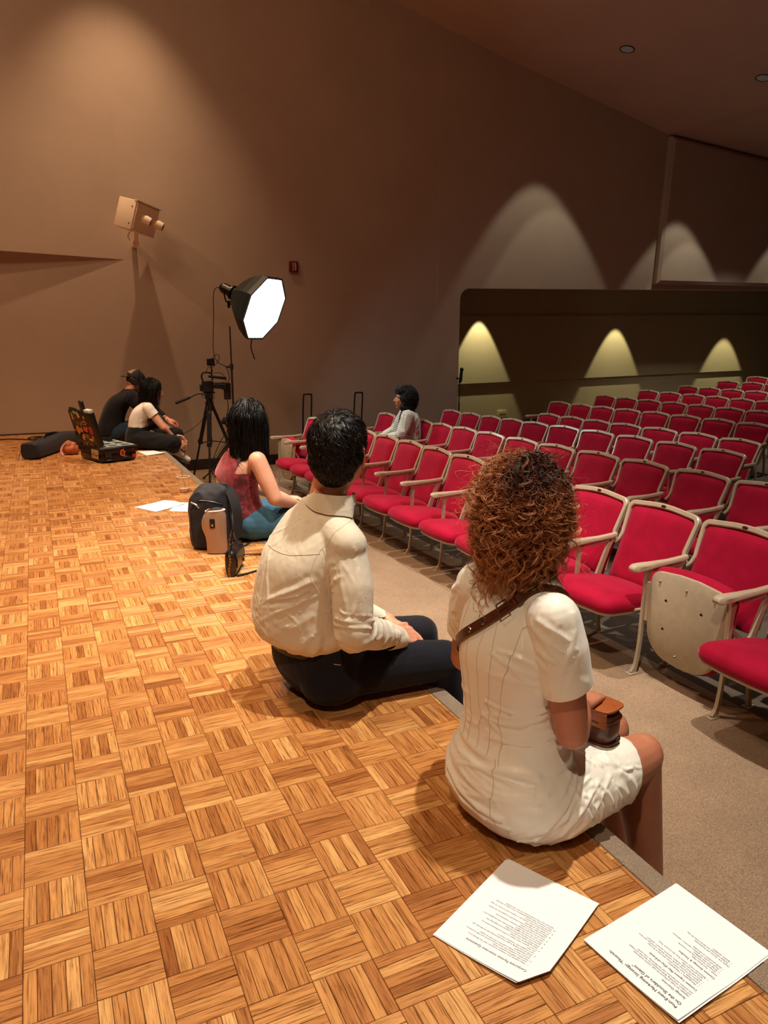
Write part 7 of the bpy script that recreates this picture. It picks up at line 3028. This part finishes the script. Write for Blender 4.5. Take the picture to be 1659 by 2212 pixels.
b.tube([bo + ar * (0.052 * math.cos(a) + 0.004) + af * 0.030 * math.sin(a) + UPV * (0.240 + 0.004 * math.cos(a)) for a in [2 * PI * k / 24 for k in range(24)]], 0.004, 6, closed=True)
b.build('pale_piping', mat('cream_piping', (216, 206, 190), 0.5), bc)
b = MB()
b.ell(tuple(bo + UPV * 0.247 + ar * 0.010), 0.034, 0.018, 0.010, 16, 8)
b.build('black_lid', m_nylon, bc)
b = MB()
Mt = Matrix.Translation(bo - af * 0.036 + ar * -0.008 + UPV * 0.175) @ Matrix(((ar.x, af.x, 0, 0), (ar.y, af.y, 0, 0), (0, 0, 1, 0), (0, 0, 0, 1)))
b.rbox(-0.014, 0.014, -0.004, 0.004, -0.026, 0.026, 0.0035, 2, Mt)
tb = b.build('snap_tab', m_black, bc)
b = MB()
b.tube([bo - af * 0.0395 + ar * -0.008 + UPV * 0.166, bo - af * 0.0425 + ar * -0.008 + UPV * 0.166], [0.0065, 0.005], 12)
b.build('snap', m_gold, tb)
b = MB()
b.tube(catmull([bo + ar * -0.045 - af * 0.02 + UPV * 0.232, bo + ar * -0.02 - af * 0.02 + UPV * 0.250, bo + ar * 0.0 + UPV * 0.252], 6), 0.004, 6)
b.build('zip_pull', m_silver, bc)
settle(bc)

pu = empty('purse', (0.945, 2.00, 0))
tag(pu, 'small black leather purse with a gold chain standing on the parquet', 'purse')
qa, qb = V((0.908, 1.915, 0)), V((0.998, 2.115, 0))
pd = (qb - qa).normalized()
pn = pd.cross(UPV)
b = MB()
rg = []
for t_, hh, tk in ((-0.01, 0.100, 0.020), (0.0, 0.112, 0.026), (0.05, 0.128, 0.030), (0.5, 0.140, 0.031), (0.95, 0.118, 0.030), (1.0, 0.100, 0.026), (1.01, 0.090, 0.020)):
    c = qa + (qb - qa) * t_
    ring = []
    for k in range(20):
        a = 2 * PI * k / 20
        ring.append(c + pn * math.copysign(abs(math.cos(a)) ** 0.6, math.cos(a)) * tk + UPV * (hh / 2 + 0.003 + math.copysign(abs(math.sin(a)) ** 0.6, math.sin(a)) * hh / 2))
    rg.append(ring)
b.loft(rg)
b.build('purse_body', m_leath_blk, pu)
b = MB()
rg = []
for t_, z0, z1 in ((0.04, 0.045, 0.122), (0.5, 0.035, 0.136), (0.96, 0.045, 0.112)):
    c = qa + (qb - qa) * t_
    rg.append([c + pn * 0.0335 + UPV * z0, c + pn * 0.034 + UPV * (z0 + z1) / 2, c + pn * 0.026 + UPV * z1, c + pn * 0.0 + UPV * (z1 + 0.014), c + pn * 0.0 + UPV * (z1 + 0.010), c + pn * 0.022 + UPV * (z1 - 0.006), c + pn * 0.031 + UPV * (z0 + z1) / 2, c + pn * 0.031 + UPV * z0])
b.loft(rg)
b.build('flap', m_leath_blk, pu)
b = MB()
Mc = Matrix.Translation(qa + (qb - qa) * 0.75 + pn * 0.036 + UPV * 0.045)
b.rbox(-0.004, 0.004, -0.008, 0.008, -0.012, 0.012, 0.002, 1, Mc)
b.build('clasp', m_gold, pu)
b = MB()
b.tube(catmull([qa + UPV * 0.118 + pd * 0.01, qa + pd * 0.03 + UPV * 0.150, qa + pd * 0.085 + UPV * 0.205, qa + pd * 0.10 + UPV * 0.210, qa + pd * 0.15 + UPV * 0.16, qb - pd * 0.02 + UPV * 0.105], 6), 0.0065, 8, sq=(1.4, 0.6))
b.build('handle', m_leath_blk, pu)
nl = 15
for k in range(nl):
    t_ = k / (nl - 1)
    c = qa - pd * 0.010 - pn * 0.002 + UPV * (0.118 - 0.108 * t_) + pn * 0.004 * math.sin(t_ * 6)
    b = MB()
    a0 = (pn if k % 2 else pd)
    b.tube([c + UPV * 0.0062 * math.sin(a) + a0 * 0.0038 * math.cos(a) - pd * 0.003 for a in [2 * PI * j / 10 for j in range(10)]], 0.0012, 5, closed=True)
    b.build('chain_link', m_gold, pu)
for k in range(7):
    t_ = k / 6
    c = qa + pd * (0.02 + 0.075 * t_) + UPV * (0.150 + 0.055 * t_) - pn * 0.010
    b = MB()
    a0 = (pn if k % 2 else UPV)
    b.tube([c + (pd * 0.7 + UPV * 0.7) * 0.0062 * math.sin(a) + a0 * 0.0038 * math.cos(a) for a in [2 * PI * j / 10 for j in range(10)]], 0.0012, 5, closed=True)
    b.build('chain_link', m_gold, pu)
b = MB()
for pts in ([(0.935, 1.905, 0.006), (1.00, 1.93, 0.004), (1.12, 1.99, 0.004), (1.19, 2.04, 0.004), (1.205, 2.10, 0.004), (1.18, 2.20, 0.004), (1.10, 2.235, 0.006), (1.03, 2.215, 0.016), (0.99, 2.13, 0.030)],):
    P_ = catmull(pts, 8)
    band(b, P_, [UPV] * len(P_), 0.012, 0.003)
ps = b.build('long_strap', m_leath_blk, pu)
b = MB()
b.tube([V((1.045, 2.222, 0.012)) + V((0.005 * a_, 0.010 * b_, 0)) for a_, b_ in ((-1, -1), (1, -1), (1, 1), (-1, 1))], 0.0016, 6, closed=True)
b.build('buckle', m_silver, ps)
settle(pu)

# ---------------------------------------------------------------- things on and by the walls
m_spk = mat('cream_housing', (240, 220, 196), 0.5, nscale=8, namp=0.04)
ws = empty('wall_projector_housing', (1.40, 8.28, 2.30))
tag(ws, 'cream metal box with twin round heads bracketed high on the side wall', 'wall fixture')
MW = Matrix.Translation(V((1.38, 8.00, 2.50))) @ Matrix.Rotation(math.radians(36), 4, 'Z') @ Matrix.Rotation(math.radians(14), 4, 'X') @ Matrix.Rotation(math.radians(9), 4, 'Y')
b = MB()
b.rbox(-0.185, 0.185, -0.13, 0.15, -0.165, 0.165, 0.010, 2, MW)
b.build('housing', m_spk, ws)
b = MB()
b.rbox(-0.168, 0.168, -0.142, -0.128, -0.150, 0.150, 0.004, 1, MW)
b.box(-0.19, 0.19, -0.150, -0.10, 0.160, 0.170, MW)
b.build('front_panel', m_spk, ws)
b = MB()
b.box(-0.172, 0.172, -0.1300, -0.1285, -0.156, 0.156, MW)
b.build('panel_gap', m_dark, ws)
for x_ in (-0.045, 0.150):
    b = MB()
    b.tube([MW @ V((x_, -0.135, 0.0)), MW @ V((x_ + 0.02, -0.17, -0.005)), MW @ V((x_ + 0.050, -0.215, -0.015))], [0.048, 0.052, 0.046], 20, cap=True)
    hd = b.build('lamp_hood', m_spk, ws)
    b = MB()
    b.tube([MW @ V((x_ + 0.0503, -0.2153, -0.015)), MW @ V((x_ + 0.0512, -0.2168, -0.0152))], [0.040, 0.040], 20)
    b.build('lamp_glass', mat('dull_glass', (96, 80, 70), 0.3), hd)
b = MB()
b.tube([MW @ V((-0.02, -0.16, 0.01)), MW @ V((0.150, -0.16, 0.01))], 0.010, 8)
b.build('cross_bar', m_spk, ws)
b = MB()
b.rbox(1.33, 1.39, 8.10, 8.352, 2.20, 2.26, 0.006, 1)
b.tube([(1.36, 8.04, 2.36), (1.36, 8.12, 2.22)], 0.022, 10)
b.tube(catmull([(1.30, 8.05, 2.36), (1.27, 8.10, 2.30), (1.30, 8.16, 2.26)], 5), 0.008, 6)
b.build('bracket', m_spk, ws)
b = MB()
for x_, z_ in ((-0.1865, 0.09), (-0.1865, -0.10)):
    b.tube([MW @ V((x_, -0.085, z_)), MW @ V((x_ - 0.003, -0.085, z_))], [0.008, 0.008], 10)
b.build('screws', m_dark, ws)
settle(ws)

fa = empty('fire_alarm_plate', (3.375, WY - 0.01, 2.05))
tag(fa, 'small dark red alarm plate with a pale strobe strip on the side wall', 'alarm')
b = MB()
b.rbox(3.315, 3.435, WY - 0.035, WY + 0.001, 1.985, 2.125, 0.004, 1)
b.build('plate', mat('alarm_red', (112, 22, 20), 0.5), fa)
b = MB()
b.rbox(3.358, 3.372, WY - 0.040, WY - 0.033, 2.003, 2.108, 0.002, 1)
b.build('strip', mat('alarm_letter', (190, 150, 140), 0.5), fa)
b = MB()
b.rbox(3.384, 3.408, WY - 0.046, WY - 0.033, 2.006, 2.104, 0.004, 1)
b.build('strobe', mat('strobe_lens', (186, 150, 140), 0.3), fa)
settle(fa)

wo = empty('wall_outlet', (7.61, 9.60, -0.16))
tag(wo, 'beige outlet cover plate low on the recess wall', 'outlet')
b = MB()
b.rbox(7.52, 7.71, 9.598, 9.618, -0.215, -0.115, 0.004, 1)
b.build('cover_plate', mat('outlet_beige', (196, 182, 140), 0.5), wo)
b = MB()
b.rbox(7.55, 7.68, 9.593, 9.600, -0.185, -0.145, 0.002, 1)
b.build('insert', mat('outlet_insert', (176, 162, 122), 0.5), wo)
settle(wo)

ms = empty('microphone_stand', (5.80, 8.05, FLZ))
tag(ms, 'black microphone on a straight stand at the mouth of the recess', 'microphone stand')
fz_ = floor_z(5.80)
b = MB()
b.lathe([(0.0, 0.0), (0.13, 0.0), (0.13, 0.012), (0.02, 0.030), (0.0, 0.030)], 24, Matrix.Translation(V((5.80, 8.05, fz_))))
b.build('base', m_black, ms)
b = MB()
b.tube([(5.80, 8.05, fz_ + 0.02), (5.80, 8.05, 0.20), (5.80, 8.05, 0.21), (5.80, 8.05, 0.56)], [0.014, 0.014, 0.009, 0.009], 10)
b.build('pole', m_black, ms)
b = MB()
b.tube([(5.80, 8.04, 0.50), (5.80, 8.02, 0.53), (5.80, 8.00, 0.66)], [0.020, 0.024, 0.022], 12)
b.ell((5.80, 7.995, 0.685), 0.028, 0.028, 0.032, 14, 10)
b.tube([(5.80, 8.04, 0.55), (5.74, 8.04, 0.56)], [0.010, 0.012], 8)
b.build('microphone', m_blackr, ms)
settle(ms)

# black loop handles of folded hand trucks behind the front row
for k, (x_, lab) in enumerate(((3.30, 'left-hand black loop handle of a hand truck by the side wall'), (4.02, 'right-hand black loop handle of a hand truck, beside the afro woman'))):
    ht = empty('hand_truck', (x_, 7.72, FLZ))
    tag(ht, lab, 'hand truck', 'folded hand trucks by the wall')
    zf = floor_z(x_)
    b = MB()
    P_ = catmull([(x_ - 0.055, 7.74, zf + 0.12), (x_ - 0.055, 7.70, 0.10), (x_ - 0.055, 7.66, 0.395), (x_ - 0.035, 7.655, 0.425), (x_ + 0.035, 7.655, 0.425), (x_ + 0.055, 7.66, 0.395), (x_ + 0.058, 7.70, 0.10), (x_ + 0.058, 7.74, zf + 0.12)], 5)
    b.tube(P_, 0.011, 8)
    b.build('loop_handle', m_black, ht)
    b = MB()
    for z_ in (zf + 0.14, zf + 0.40):
        b.tube([(x_ - 0.055, 7.74, z_), (x_ + 0.055, 7.74, z_)], 0.009, 8)
    b.rbox(x_ - 0.11, x_ + 0.11, 7.58, 7.75, zf + 0.004, zf + 0.012, 0.003, 1)
    b.build('toe_plate', m_black, ht)
    for s_ in (-1, 1):
        b = MB()
        b.tube([(x_ + s_ * 0.09, 7.79, zf + 0.07), (x_ + s_ * 0.12, 7.79, zf + 0.07)], [0.068, 0.068], 18)
        b.tube([(x_, 7.79, zf + 0.07), (x_ + s_ * 0.09, 7.79, zf + 0.07)], 0.010, 8)
        b.build('wheel', m_blackr, ht)
    settle(ht)

# recessed ceiling cans, unlit, the bluish gleam of their reflectors put into a pale matt colour
m_refl = mat('can_reflector', (206, 232, 244), 0.5)
m_ring = mat('can_ring', (20, 18, 18), 0.5)


def ceil_z(x):
    pr = cp
    for (a, za), (c, zc) in zip(pr[:-1], pr[1:]):
        if a <= x <= c:
            return za + (zc - za) * (x - a) / (c - a), math.atan2(zc - za, c - a)
    return 4.0, 0


def find_ceiling(px, py):
    d = _f + _r2 * ((px - 829.5) / 1602.6) - _u2 * ((py - 1106) / 1602.6)
    t = 1.0
    while t < 40:
        p = CP + d * t
        if p.z > ceil_z(p.x)[0]:
            return p
        t += 0.01
    return p


for x_, y_, lab in ((7.52, 6.90, 'unlit round recessed ceiling can nearest the stage'), (9.14, 6.12, 'unlit round recessed ceiling can at the right edge of the picture')):
    z_, sl = ceil_z(x_)
    rc = empty('ceiling_can', (x_, y_, z_))
    tag(rc, lab, 'ceiling light', 'recessed cans in the hall ceiling')
    Mr = Matrix.Translation(V((x_, y_, z_))) @ Matrix.Rotation(-sl, 4, 'Y')
    b = MB()
    b.lathe([(0.098, -0.001), (0.098, -0.006), (0.086, -0.008), (0.084, -0.001)], 28, Mr)
    b.build('trim_ring', m_ring, rc)
    b = MB()
    b.lathe([(0.084, -0.004), (0.078, -0.0055), (0.050, -0.0035), (0.0, -0.002)], 28, Mr)
    b.build('reflector', m_refl, rc)
    settle(rc)
for _x, _z in ((7.25, 0), (10.0, 0), (12.6, 0)):
    z_, sl = ceil_z(_x)
    Mr = Matrix.Translation(V((_x, 7.50, z_))) @ Matrix.Rotation(-sl, 4, 'Y')
